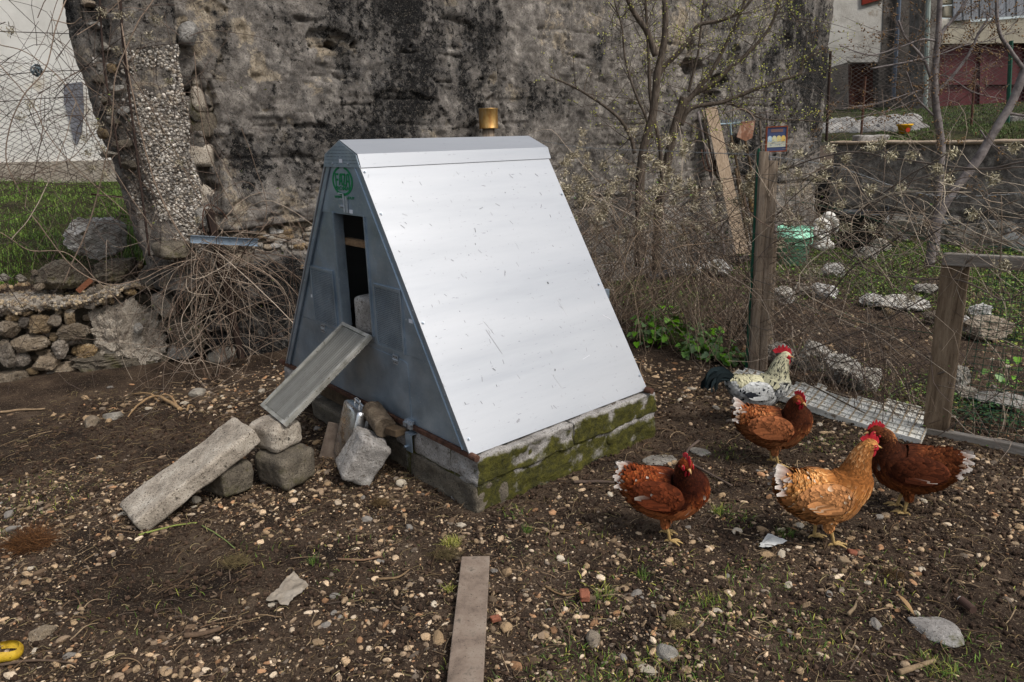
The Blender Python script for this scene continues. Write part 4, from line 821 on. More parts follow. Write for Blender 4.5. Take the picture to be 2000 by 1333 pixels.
# front courses
block(1.545,.095,.186,.30,.20,.126,70,r=.016,n=22,moss=0)
block(1.30,.10,.188,.180,.19,.135,71,r=.022,n=22,moss=0,rz=.03)
block(1.62,.085,.048,.53,.19,.145,72,'concrete_dark',r=.012,n=24,amp=.010,moss=0)
block(1.15,.11,.045,.40,.18,.13,73,'concrete_dark',r=.012,n=22,amp=.010,moss=0)
block(.62,.05,.055,.66,.13,.12,74,'concrete_dark',r=.02,n=22,amp=.008,moss=0)
g=G(); box(g,L(.60,.085,.185),U*.58,V*.03,Z3*.065,bev=.006); part('timber_beam',g,MT['wood_dark'],pl)
block(.06,.07,.17,.20,.19,.16,75,r=.025,n=18,moss=0)
block(.10,.65,.13,.19,1.1,.24,76,r=.02,n=18,moss=0); block(.95,1.15,.13,1.7,.19,.24,77,r=.02,n=18,moss=0)
g=G(); box(g,L(1.405,-.012,.235),U*.026,V*.026,Z3*.0025); box(g,L(1.405,-.035,.19),U*.026,V*.003,Z3*.046); cyl(g,L(1.385,-.038,.165),L(1.385,-.05,.165),.007,8); part('steel_bracket',g,MT['galv'],pl)
# loose blocks by the ramp
def lblock(label,u,v,z,su,sv,sz,sd,mat,X,Y,r=.03,amp=.008,big=.012,name='concrete_block',cat='block'):
    X=nrm(X);Y=nrm(Y-X*(X@Y)); Zq=np.cross(X,Y); Zq=Zq if Zq[2]>-.2 else -Zq
    p,f=rough((su,sv,sz),sd,r,amp,26,11,big); g=G(); g.add(L(u,v,z)+p[:,:1]*X+p[:,1:2]*Y+p[:,2:]*Zq,f,(.22+.0*p)[:,:3]*[1,0,0]); return solo(name,g,MT[mat],label,cat,smooth=True)
lblock('rounded tan concrete block on top of the pair, carrying the end of the ramp',.935,-.50,.235,.225,.19,.145,81,'concrete_tan',nrm(U*.95+V*.3),nrm(V-.3*U)+0*Z3,r=.045)
lblock('dark concrete block lying below the ramp block, right one of the two',1.0,-.49,.085,.21,.20,.155,82,'concrete_dark',nrm(U*.97+V*.25),nrm(V-.25*U),r=.03)
lblock('dark concrete block under the upper end of the long slab, left one of the two',.90,-.74,.075,.20,.17,.16,83,'concrete_dark',nrm(U*.97+V*.2),nrm(V-.2*U),r=.03)
sdv=nrm(L(.90,-.65,.285)-L(.91,-1.15,.055))
lblock('long weathered concrete post sloping up onto the blocks like a step','.',0,0,.24,.60,.085,84,'concrete_tan',U,sdv,r=.018,amp=.006,big=.004,name='concrete_slab',cat='slab') if False else None
p,f=rough((.235,.62,.085),84,.016,.0055,34,12,.006); g=G(); Xs=nrm(U+.02*V); Ys=nrm(sdv-Xs*(Xs@sdv)); Zs=np.cross(Xs,Ys); Zs=Zs if Zs[2]>0 else -Zs
g.add(L(.905,-.895,.15)+p[:,:1]*Xs+p[:,1:2]*Ys+p[:,2:]*Zs,f,(.12,0,0)); solo('concrete_slab',g,MT['concrete_tan'],'long weathered concrete slab sloping from the ground up onto the blocks','slab',smooth=True)
# leaning block
Yl=nrm(U*.22+V*.50+Z3*.80); Xl=nrm(U*.90+V*-.28-Z3*.10); Xl=nrm(Xl-Yl*(Xl@Yl))
p,f=rough((.185,.225,.165),91,.022,.008,28,12,.008); Zl=np.cross(Xl,Yl); g=G(); g.add(L(1.245,-.205,.118)+p[:,:1]*Xl+p[:,1:2]*Yl+p[:,2:]*Zl,f,(.1,0,0)); solo('concrete_block',g,MT['concrete'],'pale rough concrete block leaning against the plinth beside the steel box','block',smooth=True)
# steel box with handle
bx=thing('steel_box',L(1.03,-.13,0),'shiny stainless steel box with wire handle leaning behind the pale block','metal box')
Zb=nrm(Z3+.25*V+.12*U); Xb=nrm(U*.95-V*.1); Xb=nrm(Xb-Zb*(Xb@Zb)); Yb=np.cross(Zb,Xb)
g=G(); box(g,L(1.02,-.140,.150),Xb*.100,Yb*.034,Zb*.155,bev=.02); part('body',g,MT['steel'],bx,True)
g=G(); box(g,L(1.02,-.140,.150)+Yb*.034,Xb*.104,Yb*.005,Zb*.159,bev=.004); part('rim',g,MT['steel'],bx)
t0=L(1.02,-.140,.150)+Zb*.155; g=G(); tubes(g,spl([t0-Xb*.025,t0-Xb*.027+Zb*.03,t0-Xb*.01+Zb*.036,t0+Xb*.022+Zb*.036,t0+Xb*.03+Zb*.03,t0+Xb*.03],14),.0028,6); part('handle',g,MT['steel'],bx,True)
g=G()
for z in (-.03,-.09): box(g,L(1.02,-.140,.150)-Xb*.102+Zb*z,Xb*.004,Yb*.006,Zb*.005)
part('clasp',g,MT['zinc'],bx)
# wooden log and scraps on the plinth
g=G(); a=L(1.115,-.06,.285);b=L(1.285,-.09,.245); t=np.linspace(0,1,22)[:,None]; P=a+(b-a)*t; ang=np.arange(20)*2*np.pi/20; ax=nrm(b-a); e1=nrm(np.cross(ax,Z3)); e2=np.cross(ax,e1)
R_=.054*(1+.22*fbm(np.stack([np.cos(ang)*2,np.sin(ang)*2,0*ang],-1),1.4,3,4)); rr_=R_[None]*(1+.05*fbm(np.stack(np.meshgrid(np.linspace(0,3,22),ang,indexing='ij')+[np.zeros((22,20))],-1),2,3,6))
rows=P[:,None]+rr_[...,None]*(np.cos(ang)[:,None]*e1+np.sin(ang)[:,None]*e2); rows=np.concatenate([rows,rows[:,:1]],1); grid(g,rows)
for k in (0,-1):
    g.poly(rows[k][:-1],[list(range(20))]); 
solo('log',g,M('split_old_log',[rgb(56,47,38),rgb(98,85,70),rgb(130,116,98)],scale=9,stretch=(2,2,2),bump=1.,bscale=45,bdist=.015),'short weathered log resting on the plinth above the pale block','log',smooth=True)
g=G(); box(g,L(.90,-.17,.07),nrm(U*.9+.3*V)*.075,nrm(V*.4+Z3)*.10,nrm(np.cross(U,nrm(V*.4+Z3)))*.012,bev=.003); solo('wood_scrap',g,MT['wood_h'],'flat piece of board behind the steel box','board')
g=G(); box(g,L(1.33,-.06,.235),nrm(U+.2*V)*.04,V*.03,Z3*.018,bev=.004); solo('wood_scrap',g,MT['wood_dark'],'dark stub of wood between the log and the foot latch','wood')
# plank lying on the ground
pa=[gz(902,1100),gz(957,1098),gz(946,1345),gz(872,1345)]
e=nrm((pa[0]+pa[1])/2-(pa[2]+pa[3])/2); c_=(pa[0]+pa[1])/2; wd_=np.linalg.norm(pa[0]-pa[1])/2; sdn=nrm(np.cross(e,Z3)); ln2=.50
g=G(); box(g,c_-e*ln2+Z3*.018,sdn*wd_,e*ln2,Z3*.011,bev=.003); plk=solo('plank',g,MT['wood_h'],'worn brown plank lying on the ground at the bottom centre','plank')
# plastic scraps
def scrap(px,py,pts,h,lb,mat,sd):
    o=gz(px,py); q=np.array([gz(*p_) for p_ in pts]); cc=q.mean(0); g=G(); n=26; s,t=np.meshgrid(np.linspace(0,1,n),np.linspace(0,1,n),indexing='ij')
    P=(q[0]*((1-s)*(1-t))[...,None]+q[1]*(s*(1-t))[...,None]+q[2]*(s*t)[...,None]+q[3]*((1-s)*t)[...,None]); zz=gh(P[...,0],P[...,1])+.012+h*(.55+.75*fbm(P*[1,1,1]+sd,16,4,sd))+.4*h*np.abs(fbm(P+sd,30,2,sd+1))
    P[...,2]=zz; P[...,:2]+=.012*np.stack([fbm(P,30,2,sd+5),fbm(P,30,2,sd+6)],-1); grid(g,P); solo('plastic_scrap',g,mat,lb,'plastic scrap',smooth=True)
pm=M('dirty_plastic_film',[rgb(104,94,82),rgb(150,139,124),rgb(172,162,148)],scale=10,bump=.6,bscale=60,bdist=.004,rough=.35,alpha=.9); pw=M('white_plastic_scrap',[rgb(176,176,170),rgb(208,208,204)],scale=12,bump=.4,bscale=50,bdist=.004,rough=.5)
scrap(560,1160,[(520,1178),(575,1120),(603,1150),(565,1195)],.02,'crumpled dirty translucent plastic piece on the left gravel',pm,3)
scrap(1508,1070,[(1478,1078),(1500,1054),(1536,1068),(1500,1084)],.018,'small white plastic scrap in front of the ginger hen',pw,9)
# yellow peel
pe=onp(14,1268,gz(14,1290),np.array([0,1,0])); p=gz(12,1285); g=G(); a=np.linspace(-1.7,2.3,26); t=np.linspace(-1,1,8); AA,TT=np.meshgrid(a,t,indexing='ij'); r_=.040+.010*np.sin(AA*2.3+1)
P=np.stack([p[0]-.008+r_*np.cos(AA)*1.0,p[1]+r_*np.sin(AA)*1.05+0*TT,.012+.018*TT*(1-.1*AA)+.014*np.abs(np.sin(AA))],-1); P[...,:2]+=((1-TT**2)*.010)[...,None]*np.stack([np.cos(AA),np.sin(AA)],-1); grid(g,P)
solo('fruit_peel',g,M('yellow_peel',[rgb(92,68,26),rgb(178,144,34),rgb(204,174,54)],scale=12,bump=.4,rough=.5,speck=[(60,.62,.7,rgb(70,50,20))]),'curled yellow fruit peel at the bottom left edge','peel',smooth=True)
# brown fibre ball, dry root clumps
def fibre(px,py,rx,rz_,n,cols,lb):
    p=gz(px,py); g=G(); k=7; a=RNG.uniform(0,6.28,n); r=np.sqrt(RNG.random(n)); S=np.stack([np.cos(a)*r*rx,np.sin(a)*r*rx*.8,RNG.uniform(0,1,n)*rz_*(1-r*.7)],-1)+[p[0],p[1],.004]
    d=nrm(RNG.normal(size=(n,3))*[1,1,.4]); l=RNG.uniform(.3,1,n)*rx*.7; cv=RNG.normal(size=(n,3))*rx*.3; t=np.linspace(0,1,k)[None,:,None]
    P=S[:,None]+d[:,None]*l[:,None,None]*t+cv[:,None]*t**2; P[...,2]=np.maximum(P[...,2],.004); c=np.array(cols)[RNG.integers(0,len(cols),n)]*RNG.uniform(.6,1.2,(n,1)); tubes(g,P,.0006,3,c); solo('root_clump',g,MT['twig'],lb,'root clump')
fibre(60,1065,.075,.05,1500,[rgb(96,62,34),rgb(120,82,48),rgb(74,48,28)],'reddish brown ball of fine roots at the left edge')
fibre(742,985,.035,.02,350,[rgb(90,70,44),rgb(110,90,60)],'small clump of dry roots below the leaning block')
fibre(1745,1128,.035,.02,350,[rgb(86,64,40),rgb(104,84,56)],'tangle of brown roots right of the brick pebble')
fibre(870,1085,.05,.012,300,[rgb(86,72,48),rgb(104,92,60)],'flattened mat of dry roots beside the yellow green tuft')
fibre(460,1100,.05,.02,300,[rgb(112,98,66),rgb(96,82,54)],'wispy dry root tangle in the left foreground')
fibre(1320,1220,.03,.012,200,[rgb(112,98,66),rgb(120,110,70)],'thin dry grass tangle above the round tan stone')
# branches on the ground
def gbranch(pts,r0,r1,col,lb,name='branch',zo=.012,cat='branch',g=None,rise=None):
    P=np.array([gz(*p_) for p_ in pts]); P=spl(P,24); P[:,2]=gh(P[:,0],P[:,1])+zo+.004*fbm(P,14,2,3)
    if rise is not None: P[:,2]+=np.interp(np.linspace(0,1,24),np.linspace(0,1,len(rise)),rise)
    own=g is None; g=g or G(); tubes(g,P,np.linspace(r0,r1,24)*(1+.12*fbm(P,60,2,8)),7,col)
    return solo(name,g,MT['twig'],lb,cat,smooth=True) if own else g
tanb=rgb(150,122,88); dkb=rgb(92,76,62)
g=G()
for pts,a,b in (([(355,800),(325,788),(300,782),(272,795),(250,815)],.012,.004),([(310,785),(290,775),(262,770)],.009,.004),([(350,800),(330,780),(300,775)],.01,.003),([(365,802),(380,795)],.008,.004)): gbranch(pts,a,b,tanb,'',g=g,rise=[.0,.03,.02,0])
solo('branch',g,MT['twig'],'forked peeled tan branch on the gravel left of the slab','branch',smooth=True)
gbranch([(0,808),(40,802),(88,798)],.008,.006,rgb(140,118,92),'straight dry stick at the left edge below the stone wall')
gbranch([(272,1050),(310,1038),(345,1028),(385,1024)],.0045,.003,rgb(128,136,70),'green stem lying at the foot of the long slab')
gbranch([(395,1028),(430,1045),(458,1066)],.003,.002,rgb(112,124,72),'thin green stem curving right of the long slab')
gbranch([(0,1302),(60,1292),(120,1295),(150,1302)],.005,.003,dkb,'dark curved twig at the bottom left corner')
gbranch([(1120,942),(1160,940),(1200,943)],.009,.007,rgb(86,72,62),'dark stick touching the tail of the front hen')
gbranch([(1365,860),(1342,880),(1350,905),(1390,930),(1430,950)],.008,.005,rgb(92,78,68),'crooked dark stick behind the front hen')
gbranch([(1255,700),(1250,720),(1262,745),(1290,752)],.006,.004,rgb(110,90,70),'hooked brown stem just right of the coop roof corner')
gbranch([(660,1092),(700,1095),(745,1085)],.005,.004,rgb(118,92,70),'reddish twig left of the grass tuft above the plank')
gbranch([(735,1130),(775,1125),(800,1110)],.005,.003,rgb(120,98,72),'bent twig left of the plank')
gbranch([(360,1245),(395,1238),(432,1228)],.010,.008,rgb(92,74,58),'flat piece of dark bark in the left foreground',rise=None)
gbranch([(1065,1145),(1100,1160),(1145,1155)],.004,.003,rgb(120,96,68),'thin curved twig right of the plank')
gbranch([(1755,1318),(1790,1306),(1825,1292)],.010,.007,rgb(132,112,86),'pale splinter of wood at the bottom right')
gbranch([(1655,1210),(1668,1195),(1673,1180)],.007,.003,rgb(126,108,84),'short tan root piece in the lower right')
gbranch([(1340,1250),(1370,1225),(1395,1190)],.0025,.0015,rgb(150,126,96),'thin straw stem low in the right foreground')
# feather
g=G(); a=gz(1748,1168);b=gz(1785,1215); t=np.linspace(0,1,14); ax=nrm(b-a); n_=nrm(np.cross(ax,Z3)); wv=.008*np.sin(np.clip(t*1.15-.1,0,1)*3.14)**.6; P=a+(b-a)*t[:,None]+Z3*(.02+.012*np.sin(t*3))[:,None]; grid(g,np.stack([P-n_*wv[:,None],P+Z3*.003,P+n_*wv[:,None]],1),rgb(150,120,84)); solo('feather',g,MT['attr'],'loose brown feather above the grey concrete shard','feather',smooth=True)
# small bottle
p=gz(1888,1190); g=G(); a=p+Z3*.016; d=nrm(np.array([.1,-.8,0])); cyl(g,a-d*.03,a+d*.028,.014,14,rgb(70,52,44)); cyl(g,a-d*.036,a-d*.030,.010,12,rgb(200,196,188)); solo('cartridge',g,MT['attr'],'small brown cylinder with a white end right of the feather','cylinder',smooth=False)
# ============================================================= GARDEN beyond the fence
def gardmask(x,y):
    lu=(x-C0[0])*U[0]+(y-C0[1])*U[1]; lv=(x-C0[0])*V[0]+(y-C0[1])*V[1]; return lu,lv
def greenm(x,y):
    lu,lv=gardmask(x,y); p=np.stack([x,y,0*x],-1)
    g_=fbm(p,1.3,3,201)+.35; bed=np.exp(-(((x-2.75)/.9)**2+((y-5.6)/.75)**2)*1.2); g_=g_-1.6*bed+.45*sst(lv,5.3,6.2); return np.where((lv+.32*lu>3.45)&(lv<9.6)&(lu>-1.05),g_,-1)
g=G(); n=90000; x=RNG.uniform(.8,7.5,n);y=RNG.uniform(3.9,11.2,n); k=(greenm(x,y)>RNG.uniform(.05,.7,n))&(np.abs(x/y-.4)<.42); x,y=x[k],y[k]; n=len(x)
# small leaf clumps
lv_=np.array([[0,0,0],[.5,.45,.12],[1,0,.05],[.5,-.45,.12]]); lf_=np.array([[0,1,2,3]])
c=np.array([rgb(78,112,38),rgb(100,134,50),rgb(62,92,32),rgb(124,148,62),rgb(128,136,56)])[RNG.integers(0,5,n)]*RNG.uniform(.5,1.15,(n,1))
scat(g,lv_,lf_,np.stack([x,y,gh(x,y)+RNG.uniform(.005,.07,n)*RNG.random(n)],1),RNG.uniform(.014,.040,n),rotz(RNG.uniform(0,6.28,n))@(np.eye(3)[None]*.6+rotm(n)*.4),c)
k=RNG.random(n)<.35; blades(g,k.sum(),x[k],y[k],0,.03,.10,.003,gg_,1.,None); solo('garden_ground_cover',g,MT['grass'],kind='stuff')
g=G(); x,y=sample(5200,1,8,3.9,11,lambda a,b:np.clip(.75-greenm(a,b),0,.9)*((b-C0[1])*V[1]+(a-C0[0])*V[0]>3)); n=len(x); tv,tf=rock(65,0,4,.2); s=.006+.018*RNG.random(n)**3
scat(g,tv,tf,np.stack([x,y,gh(x,y)+s*.4],1),s,rotm(n),pebcol(n)*.6); solo('garden_soil_clods',g,MT['pebble'],kind='stuff')
gs=0
def gstone(px,py,wd,hd,sd,mt,lb,z=0,sq=.3):
    p=gz(px,py+hd*.35,z); m=mpp(p); v,f=rock(sd,4,13,.16,sq); v=v*(1+.35*(np.abs(fbm(v,3.2,4,sd,.65))[:,None]-.2)); v=v*np.array([wd/2*m,wd/2*m*.75,hd/2*m*1.1])@rotz(-.35)[0].T; g=G(); g.add(v+[p[0],p[1],float(gh(p[0],p[1]))*0+z+hd*m*.42],f); solo('stone',g,MT[mt],lb,'stone',smooth=False)
for i,a in enumerate([(1584,700,58,58,'rock_white','big pale porous rock behind the grid mat near the rooster'),(1522,697,60,44,'rock_grey','brownish rock at the foot of the tall wooden post'),(1640,728,66,52,'rock_white','rough whitish rock in the middle of the row behind the grid mat'),(1688,748,50,44,'rock_white','pale rock at the right end of the row behind the grid mat'),
    (1608,572,46,26,'rock_white','white rock at the upper left edge of the dark bed'),(1528,582,44,32,'rock_white','white rock just right of the tall post'),(1565,568,30,22,'rock_grey','grey rock between the two white rocks left of the bed'),(1760,592,84,22,'rock_white','long flat white rock on the far edge of the dark bed'),(1700,588,40,20,'rock_white','small white rock left of the long flat one'),
    (1622,532,46,26,'rock_white','white rock in the grass below the green bucket'),(1908,612,40,24,'rock_white','white rock seen through the gate mesh, upper left'),(1925,645,70,38,'stone','tan and white rock seen through the middle of the gate mesh'),(1888,640,30,30,'rock_white','white rock beside the gate stile'),(1550,498,30,14,'rock_grey','grey rock left of the bucket foot'),
    (1806,568,36,18,'rock_grey','flat grey stone beyond the bed near the gate'),(1690,500,42,26,'rock_grey','grey stone below the black tub'),(1718,482,36,22,'rock_grey','grey stone right under the black tub'),(1735,612,20,16,'stone','small tan stone at the right of the bed'),(1872,742,34,40,'rock_white','pale rock low behind the gate stile'),
    (1400,525,60,26,'rock_white','pale lump beside the black pipe under the tools'),(1480,640,50,20,'rock_grey','grey stone among the nettles left of the post'),(1825,620,40,22,'stone','tan stone beside the gate post top of the bed'),(1960,785,90,20,'rock_grey','flat pale stone edging behind the gate bottom'),(1885,770,40,22,'rock_grey','small grey stone behind the lower corner of the gate'),(1342,528,50,20,'rock_white','white stone by the tree foot')]):
    gstone(*a[:4],700+i,a[4],a[5])
# tub, buckets, statue
tub=thing('black_tub',gz(1674,487),'large black plastic tub with two handles against the far stone wall','tub')
p=gz(1674,484); m=mpp(p); r=40*m; hh=62*m
def lathe(g,c,prof,n=32,col=(1,1,1)):
    a=np.linspace(0,2*np.pi,n+1); P=np.array([[[c[0]+r_*math.cos(t),c[1]+r_*math.sin(t),c[2]+z_] for t in a] for r_,z_ in prof]); grid(g,P,col)
g=G(); lathe(g,p,[(0,0),(r*.78,0),(r*.98,hh*.93),(r*1.06,hh*.95),(r*1.06,hh),(r*.99,hh),(r*.95,hh*.9),(r*.74,.02),(0,.02)]); part('body',g,MT['black'],tub,True)
for s in (-1,1):
    g=G(); c=p+np.array([s*r*1.04,0,hh]); tubes(g,spl([c+[0,-.04,0],c+[s*.02,-.035,.05],c+[s*.02,.035,.05],c+[0,.04,0]],10),.012,6); part('handle',g,MT['black'],tub,True)
p=gz(1547,515); m=mpp(p); bk=thing('green_bucket',p,'translucent mint green plastic bucket in the garden grass','bucket'); r=31*m; hh=66*m
mint=M('mint_plastic',[rgb(146,214,180),rgb(170,232,200)],scale=5,bump=0,rough=.4); g=G(); lathe(g,p,[(0,0),(r*.8,0),(r*.93,hh*.72),(r*1.03,hh*.73),(r*1.03,hh*.78),(r*.97,hh*.79),(r*.98,hh),(r*.94,hh),(r*.88,hh*.7),(r*.77,.01),(0,.01)]); part('body',g,mint,bk,True)
g=G(); tubes(g,spl([p+[-r*1.02,0,hh*.78],p+[-r*.6,-r*.9,hh*.6],p+[r*.6,-r*.9,hh*.58],p+[r*1.02,0,hh*.78]],16),.005,5); part('handle',g,mint,bk,True)
p=gz(1517,498); g=G(); lathe(g,p,[(0,0),(.13,0),(.17,.20),(.18,.2),(.18,.22),(.15,.22),(.12,.01),(0,.01)]); solo('black_pot',g,MT['black'],'black plastic pot half hidden behind the tall post','pot',smooth=True)
# garden figure
p=gz(1606,488); m=mpp(p); fg=thing('garden_figure',p,'white stone garden figure with head bowed to the right beside the bucket','statue')
wm=M('white_figure_paint',[rgb(150,146,136),rgb(214,210,202),rgb(228,225,218)],scale=12,bump=.3,bscale=30)
def blobby(g,parts):
    for c,r_ in parts:
        v,f=ico(3); g.add(np.array(c)*m+p+v*np.array(r_)*m*(1+.05*fbm(v,3,2,int(abs(c[0])+c[2])))[:,None],f)
g=G(); blobby(g,[((-2,0,10),(17,13,13)),((-3,0,26),(15,12,16)),((-4,0,42),(17,12,16)),((-12,0,8),(8,12,10)),((12,0,7),(7,14,8))]); part('torso',g,wm,fg,True)
g=G(); blobby(g,[((6,0,58),(11,10,9)),((13,0,54),(7,7,7)),((-1,0,52),(6,6,7))]); part('head',g,wm,fg,True)
g=G(); tubes(g,np.array([p+np.array(q)*m for q in ((10,-2,58),(19,-2,50),(20,-4,38),(18,-4,30))]),np.array([5,5,4.5,3])*m,8); tubes(g,np.array([p+np.array(q)*m for q in ((-16,-6,44),(-20,-8,30),(-8,-12,22))]),np.array([5,4.5,3.5])*m,8); part('arm',g,wm,fg,True)

# far retaining wall
rw=thing('retaining_wall',L(0,9.7,0),'grey rendered retaining wall on a rubble stone base at the back of the garden','wall')
us=np.arange(-1.2,6,.03); zz=np.arange(.42,1.40,.02); A,B=np.meshgrid(us,zz,indexing='ij'); q=np.stack([A,B,0*A],-1); dd=.02*fbm(q,2,3,301)+.012*fbm(q,9,4,302)+.03*(1-sst(B,.42,.47+.02*fbm(q,4,2,303)))
g=G(); grid(g,C0+V*(9.66-dd*-1)[...,None]+U*A[...,None]+Z3*B[...,None],np.stack([-.08+.4*fbm(q,1.5,5,304,.7)+.2*(1-sst(B,.5,.8)),.0+.1*fbm(q,4,3,305),-.1+.2*fbm(q,3,3,306)],-1)); part('render_face',g,WM,rw,True)
g=G(); box(g,L(2.4,9.95,.68),U*3.6,V*.25,Z3*.70,(.3,.2,.1)); part('wall_core',g,WM,rw)
topc=M('worn_cement_top',[rgb(124,110,94),rgb(156,138,118),rgb(170,154,134)],scale=6,bump=.5,bscale=40,speck=[(10,.6,.7,rgb(96,88,72))])
A=np.arange(-1.25,6,.04); rows=np.stack([C0+U*A[:,None]+V*(9.60+o+.015*fbm(np.stack([A,0*A+o,0*A],-1),4,3,307))[:,None]+Z3*(z_+.012*fbm(np.stack([A,0*A+z_,0*A],-1),3,3,308))[:,None] for o,z_ in ((.03,1.375),(.0,1.40),(.02,1.425),(.6,1.43))],1); g=G(); grid(g,rows); part('cement_top',g,topc,rw,True)
def rws(px,py,wd,hd,sd,mt):
    X=onv(px,py,9.60); m=mpp(X); v,f=rock(sd,3,13,.16,.4); v=v*np.array([wd/2*m,.14,hd/2*m*1.05]); g=G(); g.add(X+v[:,:1]*U+v[:,1:2]*V+v[:,2:]*Z3,f); part('stone',g,MT[mt],rw,False)
rr_=np.random.default_rng(8)
for i,a in enumerate([(1570,428,60,42,'rock_grey'),(1620,448,50,30,'rock_grey'),(1640,428,40,30,'rock_grey'),(1700,440,50,28,'rock_grey'),(1765,442,76,46,'rock_grey'),(1725,430,40,30,'rock_white'),(1855,437,30,22,'rock_white'),(1912,467,96,44,'rock_grey'),(1968,460,34,28,'rock_white'),(1990,476,46,34,'rock_white'),(1965,440,40,16,'rock_grey'),(1830,455,50,34,'rock_grey'),(1690,462,60,30,'rock_grey'),(1600,470,60,26,'rock_grey'),(1850,475,46,24,'rock_grey'),(1540,440,40,30,'rock_grey'),(1560,470,40,26,'stone'),(1935,438,30,16,'rock_grey'),(2030,470,50,44,'rock_grey'),(2080,470,50,40,'rock_white'),(1800,470,40,24,'stone'),(1745,470,40,20,'rock_grey'),(2020,440,40,20,'rock_grey')]): rws(*a[:4],800+i,a[4])
for i in range(30): rws(rr_.uniform(1530,2060),rr_.uniform(425,485),rr_.uniform(14,34),rr_.uniform(10,22),830+i,'rock_grey' if i%3 else 'stone')

# ============================================================= UPPER YARD AND BUILDINGS
def uy(x,y):
    lu=(x-C0[0])*U[0]+(y-C0[1])*U[1]; lv=(x-C0[0])*V[0]+(y-C0[1])*V[1]; return 1.40+.14*np.clip(lv-9.9,0,9)**.8+.04*fbm(np.stack([x,y,0*x],-1),.9,3,310)
A,B=np.meshgrid(np.arange(-9,14,.3),np.concatenate([np.arange(9.95,17,.15),np.arange(17,50,3)]),indexing='ij'); P=C0+U*A[...,None]+V*B[...,None]; P[...,2]=uy(P[...,0],P[...,1]); g=G(); grid(g,P,(.55,.9,.4)); solo('upper_yard',g,soilm,kind='structure',smooth=True)
g=G(); n=34000; a=RNG.uniform(-5,6,n); b=9.95+7*RNG.random(n)**1.3; P=C0+U*a[:,None]+V*b[:,None]; k=(fbm(P*[1,1,0],.8,3,311)>-.15)&(P[:,0]/P[:,1]>.36)&(P[:,0]/P[:,1]<.85); P=P[k]; blades(g,len(P),P[:,0],P[:,1],0,.02,.06,.006,[rgb(60,82,32),rgb(76,96,40),rgb(88,104,50)],1.,uy); solo('upper_yard_grass',g,MT['grass'],kind='stuff')
wr=M('lime_washed_render',[rgb(176,170,160),rgb(206,201,192),rgb(216,212,204)],scale=2,bump=.5,bscale=14,bdist=.03,speck=[(3,.62,.75,rgb(150,132,110))]); gw=M('grey_stained_shaded_render',[rgb(66,62,58),rgb(98,92,86),rgb(124,118,112)],scale=1.2,bump=.8,bscale=14,bdist=.04,speck=[(5,.6,.7,rgb(60,56,52))])  # dark grey render also carries the shade of the connecting wall
def poly_at(g,pts,Y,th,col=(1,1,1)): prism(g,[atY(a,b,Y) for a,b in pts],(0,th,0),col)
fh=thing('old_farmhouse',atY(1700,205,20),'whitewashed farmhouse with low dark opening beyond the upper yard','building')
g=G(); poly_at(g,[(1560,-420),(1745,-420),(1722,95),(1724,122),(1662,122),(1656,118),(1654,216),(1560,216)],20,.3); 
part('white_wall',g,wr,fh)
g=G(); poly_at(g,[(1745,-420),(1815,-420),(1822,216),(1716,216),(1716,120),(1722,95)],19.98,.3); part('shaded_wall',g,gw,fh)  # connecting wall in shadow, the shade painted in as dark grey render
g=G(); poly_at(g,[(1660,125),(1716,125),(1716,216),(1660,216)],20.3,.1,(1,1,1)); part('inner_door',g,M('old_brown_door',[rgb(74,42,34),rgb(98,60,48)],scale=4,stretch=(6,6,1),bump=.4),fh)
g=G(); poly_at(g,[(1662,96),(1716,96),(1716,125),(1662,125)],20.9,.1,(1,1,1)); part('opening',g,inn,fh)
g=G(); poly_at(g,[(1556,150),(1657,122),(1656,216),(1556,216)],19.97,.02); part('grey_band',g,gw,fh)  # flat grey band over the lower left of the white wall
g=G(); poly_at(g,[(1684,-40),(1728,-60),(1726,-2),(1684,10)],19.94,.05); part('shutter',g,M('rust_red_shutter',[rgb(116,40,30),rgb(140,54,40)],scale=8,bump=.2),fh)
g=G(); a=atY(1760,-60,19.9);b=atY(1745,190,19.9); tubes(g,np.array([a,(a+b)/2,b]),.05,8); part('drainpipe',g,M('grey_blue_pipe',[rgb(86,94,108),rgb(120,130,144)],scale=4,bump=0,rough=.5),fh)
gb=thing('garage_building',atY(1900,246,17),'block built garage with dark red door and grey plank shutters above','building')
blk=M('hollow_block_wall',[rgb(132,122,104),rgb(164,154,134),rgb(176,166,148)],scale=4,rand=.12,bump=.6,bscale=24,bdist=.02)
g=G(); poly_at(g,[(1800,-420),(2700,-420),(2700,0),(1800,0)],17.15,.3); part('upper_wall',g,gw,gb)
g=G(); poly_at(g,[(1846,48),(2400,0),(2400,80),(1838,86)],17.0,.3); part('lintel',g,M('cement_lintel',[rgb(140,132,116),rgb(168,160,142)],scale=2,bump=.5,bscale=10,bdist=.03),gb)
g=G(); poly_at(g,[(1800,-300),(1846,-300),(1832,260),(1792,260)],16.98,.4); part('pillar',g,gw,gb)
g=G(); a=atY(1815,-60,16.9);b=atY(1806,245,16.9); tubes(g,np.array([a,(a+b)/2,b]),.05,8); part('drainpipe',g,M('pale_green_pipe',[rgb(120,128,122),rgb(142,150,142)],scale=4,bump=0,rough=.5),gb)
